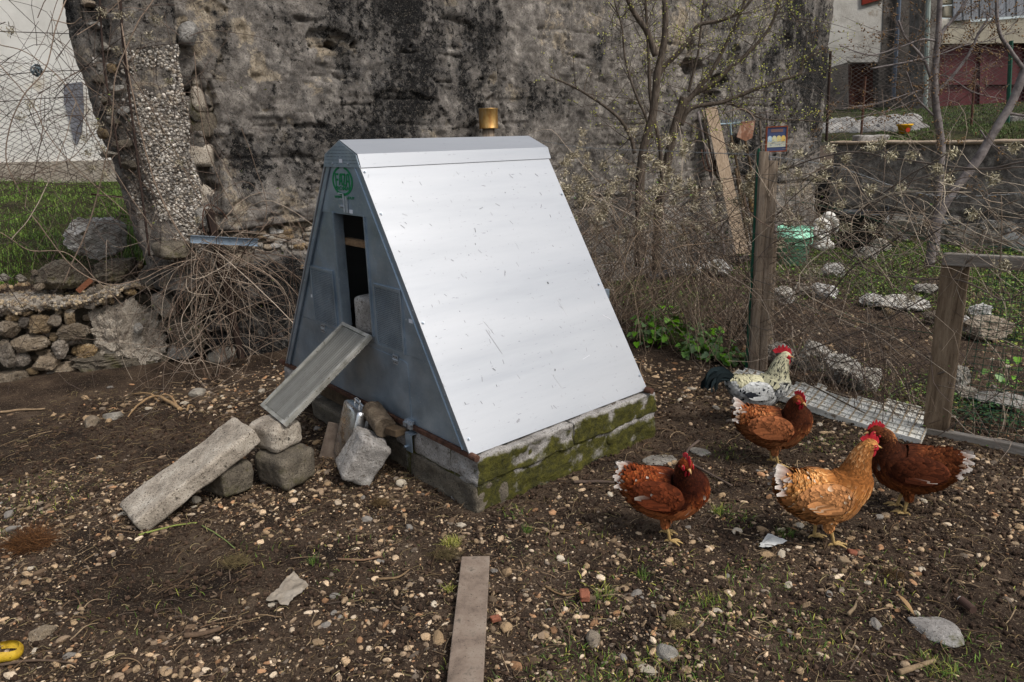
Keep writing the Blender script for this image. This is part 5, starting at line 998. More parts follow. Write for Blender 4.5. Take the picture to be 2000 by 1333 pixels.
# blocks around the shutter
for r in range(12):
    z=atY(1850,60,16.9)[2]+r*.26+.14; x=atY(1832,0,16.9)[0]+(.2 if r%2 else 0)
    for c_ in range(2):
        v,f=rough((.40,.1,.235),r*3+c_,.02,.008,5,8); g=G(); g.add(v+[x+.22+c_*.42,17.06,z],f); part('block',g,blk,gb,True)
dm=M('dark_red_door',[rgb(66,30,32),rgb(82,38,40),rgb(92,46,46)],scale=3,bump=.2,rough=.6)
g=G(); poly_at(g,[(1838,84),(2420,60),(2420,262),(1826,243)],17.2,.05); dr_=part('garage_door',g,dm,gb)
for x0 in (1916,2003,2095): g=G(); poly_at(g,[(x0,76),(x0+10,76),(x0+6,252),(x0-4,252)],17.13,.06); part('door_frame',g,dm,dr_)
g=G(); poly_at(g,[(1832,158),(2420,158),(2420,166),(1832,166)],17.14,.05); part('door_rail',g,dm,dr_)
sw=M('grey_boards',[rgb(92,94,100),rgb(122,124,128),rgb(140,142,146)],scale=4,stretch=(8,8,1),rand=.2,bump=.4,bscale=12)
x0=1862
for i in range(11):
    x1=x0+(15 if i%3 else 19); poly=[(x0,-60),(x1-1.5,-60),(x1-1.5,40-i*1.4),(x0,41-i*1.4)]; g=G(); poly_at(g,poly,16.95-.02*(i%2),.04); part('shutter_board',g,sw,gb); x0=x1+1
def onterr(px,py,fn=uy,y0=9.5,y1=40):
    ts=np.linspace(y0,y1,400); r=ray(px,py); P=EYEP+r[None]*(ts/r[1])[:,None]; d=P[:,2]-fn(P[:,0],P[:,1]); k=np.where(d<0)[0]
    return P[k[0]] if len(k) else P[-1]
# rubble ledge, yellow bucket, fence pickets
g=G(); rn_=np.random.default_rng(4); tv,tf=rock(71,1,6,.1)
for i in range(130):
    px=rn_.uniform(1612,1790); py=245+.0*px+rn_.uniform(-6,16)-(px-1612)*.03; X=onterr(px,py); s=mpp(X)*rn_.uniform(7,19); g.add(X+tv*np.array([s*1.3,s,s*.6])@rotz(rn_.uniform(0,6))[0].T,tf,np.array(rgb(140,137,132))*rn_.uniform(.7,1.1))
solo('stone_rubble_bank',g,MT['pebble'],'bank of whitish broken rubble across the upper yard','rubble bank',smooth=False)
for i,(px,py,s) in enumerate(((1700,278,.16),(1990,236,.12))): v,f=rough((s*3,s*1.5,s*1.3),i+5,.02,.01,8,8); g=G(); g.add(v+onterr(px,py),f,(.2,0,0)); solo('concrete_block',g,MT['concrete'],['grey block lying in the upper yard left of the yellow bucket','pale block by the garage door foot'][i],'block',smooth=True)
yb=thing('yellow_bucket',onterr(1765,262),'cracked bright yellow bucket on the upper yard grass','bucket'); c=onterr(1765,262); yl=M('yellow_plastic',[rgb(206,150,14),rgb(226,176,24)],scale=3,bump=0,rough=.5); g=G(); lathe(g,c,[(0,0),(.07,0),(.10,.12),(.12,.125),(.12,.15),(.11,.15),(.06,.01),(0,.01)],20); part('body',g,yl,yb,True)
g=G(); cyl(g,c+[0,-.108,.06],c+[0,-.113,.06],.035,14,rgb(160,50,30)); part('red_label',g,MT['attr'],yb)
# pickets of the wire fence in the upper yard
wf=thing('wire_fence',atY(1800,280,12.2),'fine wire mesh fence on rusty and green pickets across the upper yard','fence')
for i,(px,t0,t1,r,mt) in enumerate(((1622,100,270,.022,'iron'),(1690,150,285,.018,'rust'),(1904,140,285,.018,'rust'),(1597,105,285,.02,'iron'),(1975,80,290,.03,'green_wire'))):
    g=G(); a=atY(px,t0,11.9);b=atY(px-(10 if i else 8),t1+6,11.9); tubes(g,np.array([a,b]),r,6); part('picket',g,MT[mt],wf)
def meshfence(par,A,B,z0,z1,cell,r,mat,fn=None,name='mesh',asp=.62,kind='stuff',hseg=None):
    """diamond mesh between ground points A and B"""
    A=np.array(A,float);B=np.array(B,float); d=B-A; W_=np.linalg.norm(d[:2]); d=d/W_; H_=z1-z0; g=G(); ch=cell*asp; P=[]; nrow=int(H_/ch)
    for s in (1,-1):
        k0=-nrow if s>0 else 0; k1=int(W_/cell*1) if s>0 else int(W_/cell)+nrow
        for k in range(k0,k1+1):
            t=np.arange(nrow+1); u_=(k+s*t)*cell; ok=(u_>=0)&(u_<=W_)
            if ok.sum()<2: continue
            q=A+np.outer(u_,d)+np.outer(z0+t*ch,Z3); q=q[ok]; 
            if fn is not None: q=fn(q,u_[ok],(z0+t*ch)[ok])
            tubes(g,q,r,3,cap=False)
    return part(name,g,mat,par,kind=kind)
p0=atY(1597,285,11.95);p1=atY(2150,290,11.95); meshfence(wf,[p0[0],p0[1],0],[p1[0],p1[1],0],1.42,2.75,.10,.0022,MT['wire'])

# ============================================================= FENCE of the hen yard (right) with gate
TP=thing('wooden_post',gz(1482,712),'tall split grey timber post with a tin nailed on top','fence post')
def postbar(g,a,b,w,d,sd,n=26,fx=None):
    ax=nrm(b-a); e1=nrm(fx-ax*(ax@fx)) if fx is not None else nrm(np.cross(ax,[0,1,0])); e2=np.cross(ax,e1); t=np.linspace(0,1,n)[:,None]; c_=a+(b-a)*t
    an=np.arange(24)*2*np.pi/24; sx=np.sign(np.cos(an))*np.abs(np.cos(an))**.45*w; sy=np.sign(np.sin(an))*np.abs(np.sin(an))**.45*d
    q=np.stack(np.meshgrid(np.linspace(0,4,n),an,indexing='ij'),-1); rr=1+.10*fbm(np.stack([q[...,0]*.5,np.cos(q[...,1])*2,np.sin(q[...,1])*2],-1),1.5,3,sd)
    rows=c_[:,None]+(rr*sx[None])[...,None]*e1+(rr*sy[None])[...,None]*e2; rows=np.concatenate([rows,rows[:,:1]],1); grid(g,rows)
    for k in (0,-1): g.poly(rows[k][:-1],[list(range(24))])
pb=gz(1482,716); pt=onp(1505,296,pb,np.array([0,1,0])); g=G(); postbar(g,pb+[-.045,0,-.05],pt+[-.052,0,0],.035,.045,5); part('timber',g,MT['wood'],TP,True)
g=G(); postbar(g,pb+[.020,.01,-.05],pt+[.012,.01,-.06],.036,.045,6); part('timber',g,MT['wood'],TP,True)
g=G(); postbar(g,pb+[.09,.06,-.05],pt+[.085,.06,-.55],.02,.02,7); part('prop',g,MT['wood'],TP,True)
g=G(); tubes(g,np.array([pb+[-.095,-.02,0],pt+[-.085,-.02,.02]]),.010,6); part('green_stake',g,MT['green_wire'],TP)
for z in (.30,.62,.93,1.3):
    g=G(); c=pb+(pt-pb)*(z/pt[2]); tubes(g,np.array([c+[-.03+.10*math.cos(a),.075*math.sin(a),.02*math.sin(a*2)] for a in np.linspace(0,6.28,14)]),.0022,4); part('binding_wire',g,MT['wire'],TP)
tin=thing('tin_sign',pt,'square blue and yellow biscuit tin with rusty rim fixed on top of the tall post','tin')
tc_=onp(1514,272,pb,np.array([0,1,0]))+[0,-.02,0]; m=mpp(tc_); tw_,thh=16.5*m,20*m; X_=nrm(np.array([1,-.18,.03]));Zt=nrm(np.array([-.03,0,1])); Yt=np.cross(Zt,X_)
g=G(); box(g,tc_,X_*tw_,Yt*.012,Zt*thh,rgb(66,76,108)); box(g,tc_-Yt*.0125+Zt*thh*.72,X_*tw_*.62,Yt*.0008,Zt*thh*.13,rgb(120,92,84)); 
box(g,tc_-Yt*.0125-Zt*thh*.28,X_*tw_*.93,Yt*.0008,Zt*thh*.40,rgb(196,196,176))
for i in range(4):
    c=tc_-Yt*.0128+X_*tw_*(-.70+i*.46)+Zt*thh*.12; cyl(g,c,c-Yt*.0012,tw_*.21,14,rgb(*[(176,196,208),(206,200,160),(214,196,130),(216,180,96)][i])); box(g,c-Zt*thh*.17-Yt*.0004,X_*tw_*.20,Yt*.0012,Zt*thh*.17,rgb(*[(176,196,208),(206,200,160),(214,196,130),(216,180,96)][i]))
rt_=np.random.default_rng(2)
for i in range(60): c=tc_-Yt*.0146+X_*tw_*rt_.uniform(-.8,.8)+Zt*thh*rt_.uniform(-.62,-.05); box(g,c,nrm(X_*rt_.normal()+Zt*rt_.normal())*rt_.uniform(.001,.006),Yt*.0002,Zt*.0012,rgb(*[(90,110,160),(150,160,176),(70,90,90)][i%3]))
part('tin_panel',g,MT['attr'],tin)
g=G()
for s in (-1,1): box(g,tc_+X_*s*tw_*1.03,X_*.0035,Yt*.016,Zt*(thh+.007)); box(g,tc_+Zt*s*(thh+.0035),X_*(tw_*1.0),Yt*.016,Zt*.0035)
part('rusty_rim',g,M('tin_rust',[rgb(110,56,36),rgb(140,78,52)],scale=30,bump=.2),tin)
# gate
gt=thing('garden_gate',gz(1828,842),'low timber framed gate with green welded mesh at the right edge','gate')
ga0=gz(1828,850); fgx=nrm(gz(2000,886)-ga0); gn=nrm(np.cross(fgx,Z3)); gn=gn if gn[1]<0 else -gn
def ong(px,py,o=0): return onp(px,py,ga0+gn*o,gn)
def plank3(name,a,b,w,d,mat,par,sd=0): 
    ax=nrm(b-a); ll_=np.linalg.norm(b-a)/2; wv=nrm(np.cross(ax,gn)); p,f=rough((ll_*2,w*2,d*2),sd,.006,.0016,20,9); g=G(); g.add((a+b)/2+p[:,:1]*ax+p[:,1:2]*wv+p[:,2:]*gn,f,(.0,0,0)); return part(name,g,mat,par,True)
wg=M('gate_wood',[rgb(88,72,56),rgb(122,104,84),rgb(146,128,106)],scale=4,stretch=(12,12,1.2),bump=.7,bscale=16,bdist=.006,speck=[(30,.62,.72,rgb(62,50,40))])
wgh=M('gate_wood_across',[rgb(104,96,86),rgb(136,128,118),rgb(156,150,142)],scale=4,stretch=(1.5,1.5,12),bump=.7,bscale=16,bdist=.006,speck=[(30,.62,.72,rgb(74,64,54))])
plank3('stile',ong(1828,838),ong(1868,505),.062,.022,wg,gt,3); plank3('top_rail',ong(1842,506,.03),ong(2130,522,.03),.032,.02,wgh,gt,4); plank3('bottom_rail',ong(1806,846,.005),ong(2120,905,.005),.036,.02,wgh,gt,5); plank3('stile',ong(2100,890),ong(2130,510),.06,.022,wg,gt,6)
gg=G(); s0=ong(1862,510);
zb_=ga0[2]; 
for i in range(26): z=.08+i*.038; a=ga0+fgx*.10+Z3*z-gn*.02; tubes(gg,np.array([a,a+fgx*.85]),.0016,4)
for i in range(23): a=ga0+fgx*(.08+i*.038)-gn*.02; tubes(gg,np.array([a+Z3*.03,a+Z3*1.02]),.0016,4)
part('welded_mesh',gg,MT['green_wire'],gt,kind='stuff')
# chain link between post and gate, and behind the coop
cf=thing('chain_link_fence',gz(1660,780),'rusty sagging chain link fence overgrown with dry bramble between post and gate','fence')
A_=gz(1484,712);B_=ga0+np.array([0,.02,0])
def sag(q,u_,z_): return q+np.array([0,1,0])*(.03*fbm(q,2,2,401))[:,None]+Z3*(-.05*np.sin(np.clip(u_/1.3,0,1)*3.14)*(z_/1.2))[:,None]
meshfence(cf,A_,B_,.05,1.12,.056,.0013,MT['wire'],sag)
C_=L(-1.1,3.35,0); meshfence(cf,C_,A_,.05,1.2,.06,.0014,MT['wire'],sag,name='rear_mesh')
# barbed wires
def barbed(pts,lb):
    P=spl(pts,40); g=G(); tubes(g,P,.0022,4,rgb(136,138,138)); t=np.linspace(0,6.28*30,240); Pq=spl(pts,240); tubes(g,Pq+np.stack([0*t,.003*np.cos(t),.003*np.sin(t)],1),.0014,3,rgb(136,138,138))
    for i in range(2,39,3):
        for d in ((.012,.003,.012),(-.010,.004,.013),(.004,-.01,.012)): d=np.array(d); tubes(g,np.array([P[i]-d,P[i]+d]),.0013,3,rgb(136,138,138))
    return solo('barbed_wire',g,MT['twig'],lb,'barbed wire')
pw_=pt+[-.08,-.02,.0]
barbed([L(-1.15,3.3,1.56),L(-.4,3.1,1.50),L(.6,2.98,1.47),pw_-[0,0,.02]],'galvanised barbed wire running left from the tall post to the old wall')
barbed([pw_-[0,0,.02],pt+[.35,-.2,-.10],pt+[.8,-.5,-.26],pt+[1.3,-.9,-.22]],'galvanised barbed wire sagging right from the tall post')
g=G(); 
for zz_ in (1.18,1.02,.55): tubes(g,spl([pb+Z3*zz_,(pb+B_)/2+Z3*(zz_-.05),B_+Z3*min(zz_,.98)],16),.0016,4)
part('tension_wire',g,MT['green_wire'],cf)
# plastic slat mat
mat_=thing('slatted_mat',gz(1620,790),'grimy white plastic slatted poultry mat lying broken on the ground','mat')
q00,q01,q11,q10=gz(1428,742),gz(1458,712),gz(1806,795),gz(1797,872); q00=gz(1415,752); mx_=nrm(q10-q00); ml=np.linalg.norm(q10-q00); my=nrm(np.array([.60,.80,0])); mw=.50
pm2=M('grimy_white_plastic',[rgb(176,171,158),rgb(220,217,206),rgb(234,232,224)],scale=9,bump=.15,bscale=40,rough=.6,speck=[(14,.6,.7,rgb(128,112,90)),(60,.63,.7,rgb(110,98,80))])
pm3=M('tan_stained_rib',[rgb(140,122,96),rgb(168,152,128)],scale=30,bump=0,rough=.7)
def mp(u,v,z): return q00+mx_*u+my*v+Z3*(z+.030+.08*v*sst(np.array(v),0.1,.6)*1.0+.010*math.sin(u*5))
nx,ny=38,21; dx,dy=ml/nx,mw/ny; rg=np.random.default_rng(12)
def lim(i): # ragged far edge
    u=i/nx; return int(ny*(.56+.44*min(1,u*1.05)))-(0 if u<.28 else (3 if u<.36 else (1 if u<.5 else (4 if u<.62 else (2 if u<.68 else (3 if u<.78 else (1 if u<.9 else 2)))))))-(1 if rg.random()<.15 else 0)
LM=[lim(i) for i in range(nx+1)]
g=G()
for i in range(nx):
    for j in range(LM[i]):
        u,v=(i+.5)*dx,(j+.5)*dy; c=mp(u,v,-.004); box(g,c,mx_*dx*.45,(my+Z3*.35)*dy*.32,Z3*.0018-my*.0003)
part('slat',g,pm2,mat_,kind='stuff',label='rows of short tilted slats')
g=G()
for i in range(0,nx+1,2):
    n=LM[min(i,nx)]
    for j in range(n): box(g,mp(i*dx,(j+.5)*dy,.004),mx_*.0022,my*dy*.5,Z3*.006)
part('cross_rib',g,pm3,mat_,kind='stuff',label='tan stained cross ribs')
g=G()
for j in range(0,ny+1,3):
    for i in range(nx):
        if LM[i]>=j: box(g,mp((i+.5)*dx,j*dy,.003),mx_*dx*.5,my*.0035,Z3*.006)
part('long_rib',g,pm2,mat_,kind='stuff')
g=G()
for i in range(nx): box(g,mp((i+.5)*dx,.0,-.012),mx_*dx*.5,my*.003,Z3*.016)
for j in range(LM[nx]): box(g,mp(ml,(j+.5)*dy,-.008),mx_*.003,my*dy*.5,Z3*.014)
for j in range(LM[0]): box(g,mp(0,(j+.5)*dy,-.008),mx_*.003,my*dy*.5,Z3*.014)
part('rim',g,pm2,mat_)
g=G(); P=spl([mp(.30,.30,.03),mp(.5,.26,.035),mp(.75,.18,.03),mp(.92,.13,.02)],24); tubes(g,P,np.linspace(.005,.004,24),6,rgb(92,78,62)); solo('branch',g,MT['twig'],'thin brown branch lying across the slatted mat','branch',smooth=True)

# ============================================================= TOOLS leaning at the old wall
def wu(px,py,u=-.98): return onu(px,py,u)
def pole(name,pts,r,mat,lb,cat,heads=()):
    t=thing(name,wu(*pts[-1][:2],pts[-1][2]) if len(pts[-1])>2 else wu(*pts[-1]),lb,cat); g=G(); P=np.array([wu(*p_) for p_ in pts]); tubes(g,spl(P,12),r,8); part('handle',g,mat,t,True); return t
pole('stake',[(1363,218,-1.1),(1385,330,-1.0),(1404,400,-.85),(1415,500,-.6)],.016,MT['bark_grey'],'bent grey pole left of the digging fork','stake')
fk=pole('digging_fork',[(1372,215,-1.1),(1395,330,-1.0),(1412,362,-.95)],.014,MT['wood'],'upside down digging fork with rusty tines left of the pale board','fork')
g=G(); 
for k,x in enumerate((1376,1384,1391,1398)): tubes(g,spl([wu(x-6,292,-.98),wu(x-3,315,-.96),wu(x+1+k*1,330,-.95)],8),.007,5)
tubes(g,spl([wu(1377,331,-.95),wu(1388,335,-.95),wu(1404,330,-.95)],6),.009,6); tubes(g,np.array([wu(1403,333,-.95),wu(1413,362,-.93)]),.012,6); part('tines',g,MT['rust'],fk,True)
bdp=[wu(1380,212,-1.08),wu(1400,209,-1.08),wu(1463,494,-.55),wu(1441,497,-.55)]; g=G(); prism(g,bdp,-V*.03); solo('board',g,M('pale_board',[rgb(104,88,72),rgb(138,120,100),rgb(156,139,120)],scale=4,stretch=(14,14,1),bump=.5,bscale=14,bdist=.006),'long pale timber board leaning against the old wall beside the tools','board')
rk=pole('garden_rake',[(1427,262,-1.1),(1445,350,-.98),(1470,480,-.6)],.015,MT['wood_dark'],'light blue metal rake standing head up against the wall','rake')
g=G(); a,b=wu(1404,243,-1.08),wu(1447,240,-1.08); tubes(g,np.array([a,b]),.010,6); 
for i in range(14): c=a+(b-a)*(i/13); tubes(g,np.array([c,c+V*-.01+Z3*.045]),.004,4)
tubes(g,np.array([(a+b)/2,wu(1428,264,-1.08)]),.014,6); part('rake_head',g,M('pale_blue_metal',[rgb(130,150,160),rgb(160,176,182)],scale=20,bump=.1,metal=.2,rough=.5),rk)
sh=pole('shovel',[(1455,272,-1.08),(1470,350,-.98),(1492,480,-.6)],.017,MT['wood_dark'],'rusty bladed shovel standing blade up right of the rake','shovel')
g=G(); prism(g,[wu(x,y,-1.06) for x,y in ((1438,268),(1447,238),(1474,236),(1468,270),(1455,276))],U*.01); part('blade',g,M('rusty_blade',[rgb(80,56,44),rgb(124,86,66),rgb(160,140,124)],scale=9,bump=.5),sh)
pole('stake',[(1497,215,-1.1),(1504,300,-1.0),(1516,480,-.6)],.018,MT['bark_grey'],'thin grey pole right of the shovel behind the tall post','stake')
pole('stake',[(1484,236,-1.1),(1489,330,-.95),(1494,440,-.7)],.016,MT['bark'],'brown pole just right of the shovel blade','stake')
pole('stake',[(1437,330,-1.0),(1452,420,-.8),(1462,480,-.6)],.020,MT['wood_dark'],'short dark stake between board and rake','stake')
pole('stake',[(1462,345,-1.0),(1472,420,-.8),(1482,480,-.6)],.045,M('yellowed_log',[rgb(96,78,48),rgb(130,108,70)],scale=8,bump=.6),'thick yellowish round post behind the rake handle','post')
pole('stake',[(1332,440,-1.0),(1348,490,-.6)],.018,MT['wood_dark'],'short brown stick leaning left of the pale board','stake')
g=G(); P=np.array([gz(x,y,.06) for x,y in ((1262,545),(1320,530),(1395,512),(1460,505))]); tubes(g,spl(P,20),.045,8); solo('black_pipe',g,MT['black'],'black corrugated pipe lying among the brambles under the tools','pipe',smooth=True)
# rusty tin cap on a post behind the coop
tp_=thing('capped_post',onu(955,420,-1.02)*[1,1,0],'grey post with a rusty tin can cap behind the coop ridge','post')
g=G(); a=onu(954,262,-1.02); tubes(g,np.array([a*[1,1,0],a+Z3*.06]),.055,14); part('post',g,MT['wood'],tp_,True)
X=onu(954,232,-1.02); m=mpp(X); g=G(); lathe(g,X-Z3*18*m,[(18*m,0),(18.6*m,.002),(17.6*m,.008),(17.6*m,34*m),(18.2*m,35*m),(18.2*m,36*m),(0,36*m)],28); part('tin_can',g,M('rusty_tin',[rgb(120,66,28),rgb(176,140,84),rgb(196,182,150)],scale=9,metal=.7,rough=.38,bump=.1,bscale=30,stretch=(1,1,.35)),tp_,True)
# ============================================================= LEFT FENCE, RUSTY POST, CHANNEL
lf=thing('chain_link_fence',ond(60,560,-.10),'sagging dark chain link fence on the terrace in front of the white building','fence')
def wl(px,py,o=-.06): return ond(px,py,o)
A_=wl(-320,500,-.08)*[1,1,0]; B_=wl(262,500,-.08)*[1,1,0]
def sag2(q,u_,z_):
    W_=np.linalg.norm(B_-A_); t=u_/W_; return q+Wn*(.05*fbm(q,2.5,3,501)+.02)[:,None]+Z3*((z_-.7)/1.4*(-.12*np.sin(t*7)+.06*fbm(q,3,2,502)))[:,None]+Wt*(.02*fbm(q,5,2,503))[:,None]
meshfence(lf,A_,B_,.72,2.10,.062,.0014,MT['iron'],sag2,asp=.55)
g=G(); z=2.1
for zz_,s in ((2.33,.0),(2.06,.04),(1.9,.03)): P=np.array([A_+(B_-A_)*t+Z3*(zz_-.10*math.sin(t*5)*s*10) for t in np.linspace(0,1,12)]); tubes(g,spl(P,40),.0026,4)
part('top_wire',g,MT['iron'],lf)
for pts,lb in (([(232,-60),(240,80),(250,170),(262,260),(272,340),(285,440),(292,500)],'dark twisted cable hanging down the pier from the top'),([(192,-60),(198,60),(206,150),(222,240),(236,330)],'thin rusty iron rod along the left edge of the pier')):
    g=G(); P=spl([onu(x,y,-.98) for x,y in pts],30); tubes(g,P,.0075 if 'cable' in lb else .006,6); solo('cable' if 'cable' in lb else 'iron_rod',g,MT['iron'],lb,'cable' if 'cable' in lb else 'rod',smooth=True)
rp=thing('rusty_post',onu(470,695,-1.05)*[1,1,0],'leaning rusty angle iron post tangled in dry vines','post')
a=onu(408,408,-1.02);b=onu(472,700,-1.0); ax=nrm(b-a); g=G(); box(g,(a+b)/2,nrm(V)*.024,ax*np.linalg.norm(b-a)/2,U*.003); box(g,(a+b)/2-V*.022,V*.003,ax*np.linalg.norm(b-a)/2,U*.022); part('angle_bar',g,MT['iron'],rp)
g=G(); tubes(g,spl([onu(x,y,-.97) for x,y in ((404,470),(396,440),(398,410),(410,400),(432,412),(445,430))],16),.004,6); part('hook',g,MT['rust'],rp)
ch=thing('steel_channel',onu(438,470,-.95),'short galvanised steel channel fixed across the rusty post','channel'); a=onu(372,467,-.94);b=onu(503,474,-.94); ax=nrm(b-a); up=nrm(np.cross(ax,U)); up=up if up[2]>0 else -up; hl=np.linalg.norm(b-a)/2
g=G(); box(g,(a+b)/2,ax*hl,up*.024,U*.002); box(g,(a+b)/2+up*.025+U*.010,ax*hl,up*.002,U*.012); box(g,(a+b)/2-up*.025+U*.010,ax*hl,up*.002,U*.012); part('web',g,MT['galv'],ch)
X=onp(72,138,A_,Wn); g=G()
for i in range(16):
    th_=np.linspace(0,6.28,14); r_=.03*RNG.uniform(.5,1.1); n1=nrm(RNG.normal(size=3)); e1=nrm(np.cross(n1,Z3)); e2=np.cross(n1,e1); tubes(g,X+RNG.normal(size=3)*.006+np.cos(th_)[:,None]*e1*r_+np.sin(th_)[:,None]*e2*r_,.003,4,rgb(120,132,138))
solo('wire_bundle',g,MT['twig'],'knotted bundle of pale wire caught in the left fence','wire')
# ============================================================= VINES
VC=[rgb(134,116,100),rgb(154,138,122),rgb(110,92,78),rgb(172,156,138),rgb(94,76,64)]
def arcs(g,n,start,dirf,lmin,lmax,r0,r1,droop=.8,wig=.10,k=10,cols=VC):
    S=start(n); d=nrm(dirf(n)); l=RNG.uniform(lmin,lmax,n); t=np.linspace(0,1,k); P=S[:,None]+d[:,None]*(l[:,None]*t)[...,None]
    P[...,2]-=(droop*RNG.uniform(.2,1.2,n)*l)[:,None]*t**2.2
    wv=RNG.normal(size=(n,3))*wig; w2=RNG.normal(size=(n,3))*wig*.5; P=P+wv[:,None]*(l[:,None]*np.sin(t*3.14))[...,None]+w2[:,None]*(l[:,None]*np.sin(t*9+1))[...,None]*t[:,None]
    P[...,2]=np.maximum(P[...,2],gh(P[...,0],P[...,1])+.004)
    r=RNG.uniform(r0,r1,n)[:,None]*np.linspace(1,.4,k); c=np.array(cols)[RNG.integers(0,len(cols),n)]*RNG.uniform(.65,1.25,(n,1)); tubes(g,P,r,3,c,cap=False); return P
# left vine mass at the rusty post
lvn=thing('dry_vines',L(-.95,.1,0),'large tangle of dry clematis vines hanging over the rusty post and the wall foot','vine')
g=G()
root=lambda n: L(-.98,.0,0)+V*RNG.normal(0,.16,(n,1))+U*RNG.normal(0,.05,(n,1))+Z3*RNG.uniform(.0,.9,(n,1))**1
arcs(g,80,root,lambda n:np.stack([0*np.ones(n)]*3,1)+U*RNG.uniform(-.1,.35,(n,1))+V*RNG.normal(0,.6,(n,1))+Z3*RNG.uniform(.3,1.,(n,1)),.35,1.1,.0016,.0042,1.0,.24,14)
top=lambda n: L(-1.0,-.05,.75)+V*RNG.normal(0,.13,(n,1))+Z3*RNG.uniform(-.1,.3,(n,1))
arcs(g,90,top,lambda n:U*RNG.uniform(-.0,.35,(n,1))+V*RNG.normal(.05,.5,(n,1))-Z3*RNG.uniform(-.2,1.,(n,1)),.35,1.0,.0016,.004,.6,.26,14)
arcs(g,90,lambda n: L(-.98,-.9,1.2)+V*RNG.uniform(-.9,.5,(n,1))+Z3*RNG.uniform(-.2,1.1,(n,1)),lambda n:U*RNG.uniform(-.02,.1,(n,1))+V*RNG.normal(0,.8,(n,1))+Z3*RNG.normal(0,.7,(n,1)),.4,1.2,.0012,.003,.3,.3,14,[rgb(80,68,60),rgb(104,90,80)])
wallv=lambda n: L(-1.02,-.5,1.0)+V*RNG.uniform(-.5,.6,(n,1))+Z3*RNG.uniform(0,1.6,(n,1))
arcs(g,120,wallv,lambda n:U*RNG.uniform(-.02,.08,(n,1))+V*RNG.normal(.1,.6,(n,1))+Z3*RNG.normal(-.3,.8,(n,1)),.3,1.0,.0014,.0035,.4,.08,10,[rgb(92,78,68),rgb(120,104,92),rgb(66,54,48)])
for pts,r in (([(300,0),(262,60),(230,140),(215,260),(180,420),(120,560)],.004),([(232,0),(250,130),(285,300),(330,420),(420,560),(455,690)],.005),([(160,160),(230,210),(300,270),(370,340),(420,420)],.003),([(240,120),(290,200),(360,330),(430,450),(560,540)],.0035),
    ([(60,420),(140,520),(210,555),(280,545),(340,515),(400,505)],.0035),([(0,455),(60,490),(130,495),(190,550),(240,600)],.003),([(130,0),(112,45),(85,140),(40,200),(10,300),(40,380)],.0035),([(100,40),(140,48),(160,35)],.003),([(240,0),(190,45),(150,70)],.003),
    ([(0,90),(60,110),(130,170),(190,280),(250,380),(300,450)],.003),([(0,130),(60,200),(90,260),(150,330),(250,420)],.003),([(470,250),(500,330),(520,420),(470,560),(440,680)],.003),([(380,100),(400,260),(440,380),(500,480),(610,560)],.003),([(250,330),(350,420),(480,510),(560,530)],.003),
    ([(420,470),(360,560),(330,640),(370,720)],.003),([(450,440),(540,520),(580,620),(560,720)],.003),([(150,200),(110,320),(60,420),(20,470)],.0028),([(200,100),(210,200),(150,300),(90,330),(30,360)],.0025),([(430,480),(400,540),(380,640),(420,730),(410,760)],.0035),([(470,520),(520,600),(530,700),(500,760)],.003)):
    P=spl([onu(x,y,-.98+.05*math.sin(i*2+x)) for i,(x,y) in enumerate(pts)],34); P=P+.012*np.stack([fbm(P,5,2,5),fbm(P,5,2,6),fbm(P,5,2,7)],1); tubes(g,P,r,5,np.array(VC[int(r*1e4)%5])*RNG.uniform(.6,1.1))
part('stems',g,MT['twig'],lvn,True,kind='stuff')
def fluff(g,C,n=46,r=.026,cols=[rgb(150,140,118),rgb(176,166,142),rgb(120,110,88)]):
    C=np.asarray(C); m=len(C); N=m*n; c0=np.repeat(C,n,0)+RNG.normal(size=(N,3))*r*.45; d=nrm(RNG.normal(size=(N,3))); l=RNG.uniform(.3,1,N)*r*.75; e=nrm(np.cross(d,RNG.normal(size=(N,3))))*r*.10
    v=np.stack([c0-e,c0+e,c0+d*l[:,None]+e*.3,c0+d*l[:,None]-e*.3],1).reshape(-1,3); f=np.arange(N*4).reshape(-1,4); c=np.array(cols)[RNG.integers(0,len(cols),N)]*RNG.uniform(.7,1.2,(N,1)); g.add(v,f,np.repeat(c,4,0))
    k=(RNG.random(N)<.10); tv,tf=ico(0); scat(g,tv,tf,c0[k],np.full(k.sum(),.0022),rotm(k.sum()),np.tile(rgb(46,36,28),(k.sum(),1)))
g=G(); fluff(g,[onu(x,y,-.96) for x,y in ((200,25),(255,30),(300,38),(190,245),(215,215),(200,290),(180,330),(330,160),(165,270),(255,75),(230,30),(352,320),(310,40),(290,70),(205,340),(385,430),(170,300),(60,205),(40,230),(20,60),(230,100))],60,.03); part('seed_heads',g,MT['twig'],lvn,kind='stuff')
def leaves(g,C,s0,s1,cols,flat=.5,shape=None):
    C=np.asarray(C); n=len(C); tv=np.array([[0,0,0],[.35,.32,.06],[.7,.30,.02],[1,0,-.06],[.7,-.30,.02],[.35,-.32,.06]]) if shape is None else shape
    tf=np.array([[0,1,2,3],[0,3,4,5]]); c=np.array(cols)[RNG.integers(0,len(cols),n)]*RNG.uniform(.6,1.25,(n,1)); scat(g,tv,tf,C,RNG.uniform(s0,s1,n),rotz(RNG.uniform(0,6.28,n))@(np.eye(3)[None]*flat+rotm(n)*(1-flat)),c)
LG=[rgb(84,116,40),rgb(104,134,48),rgb(66,96,34)]
g=G(); C=L(-.97,0,1.2)+V*RNG.uniform(-1.0,.6,(90,1))+Z3*RNG.uniform(-.9,.9,(90,1))+U*RNG.uniform(-.06,.1,(90,1)); leaves(g,C,.012,.03,[rgb(96,110,40),rgb(120,126,50)]); part('young_leaves',g,MT['grass'],lvn,kind='stuff')
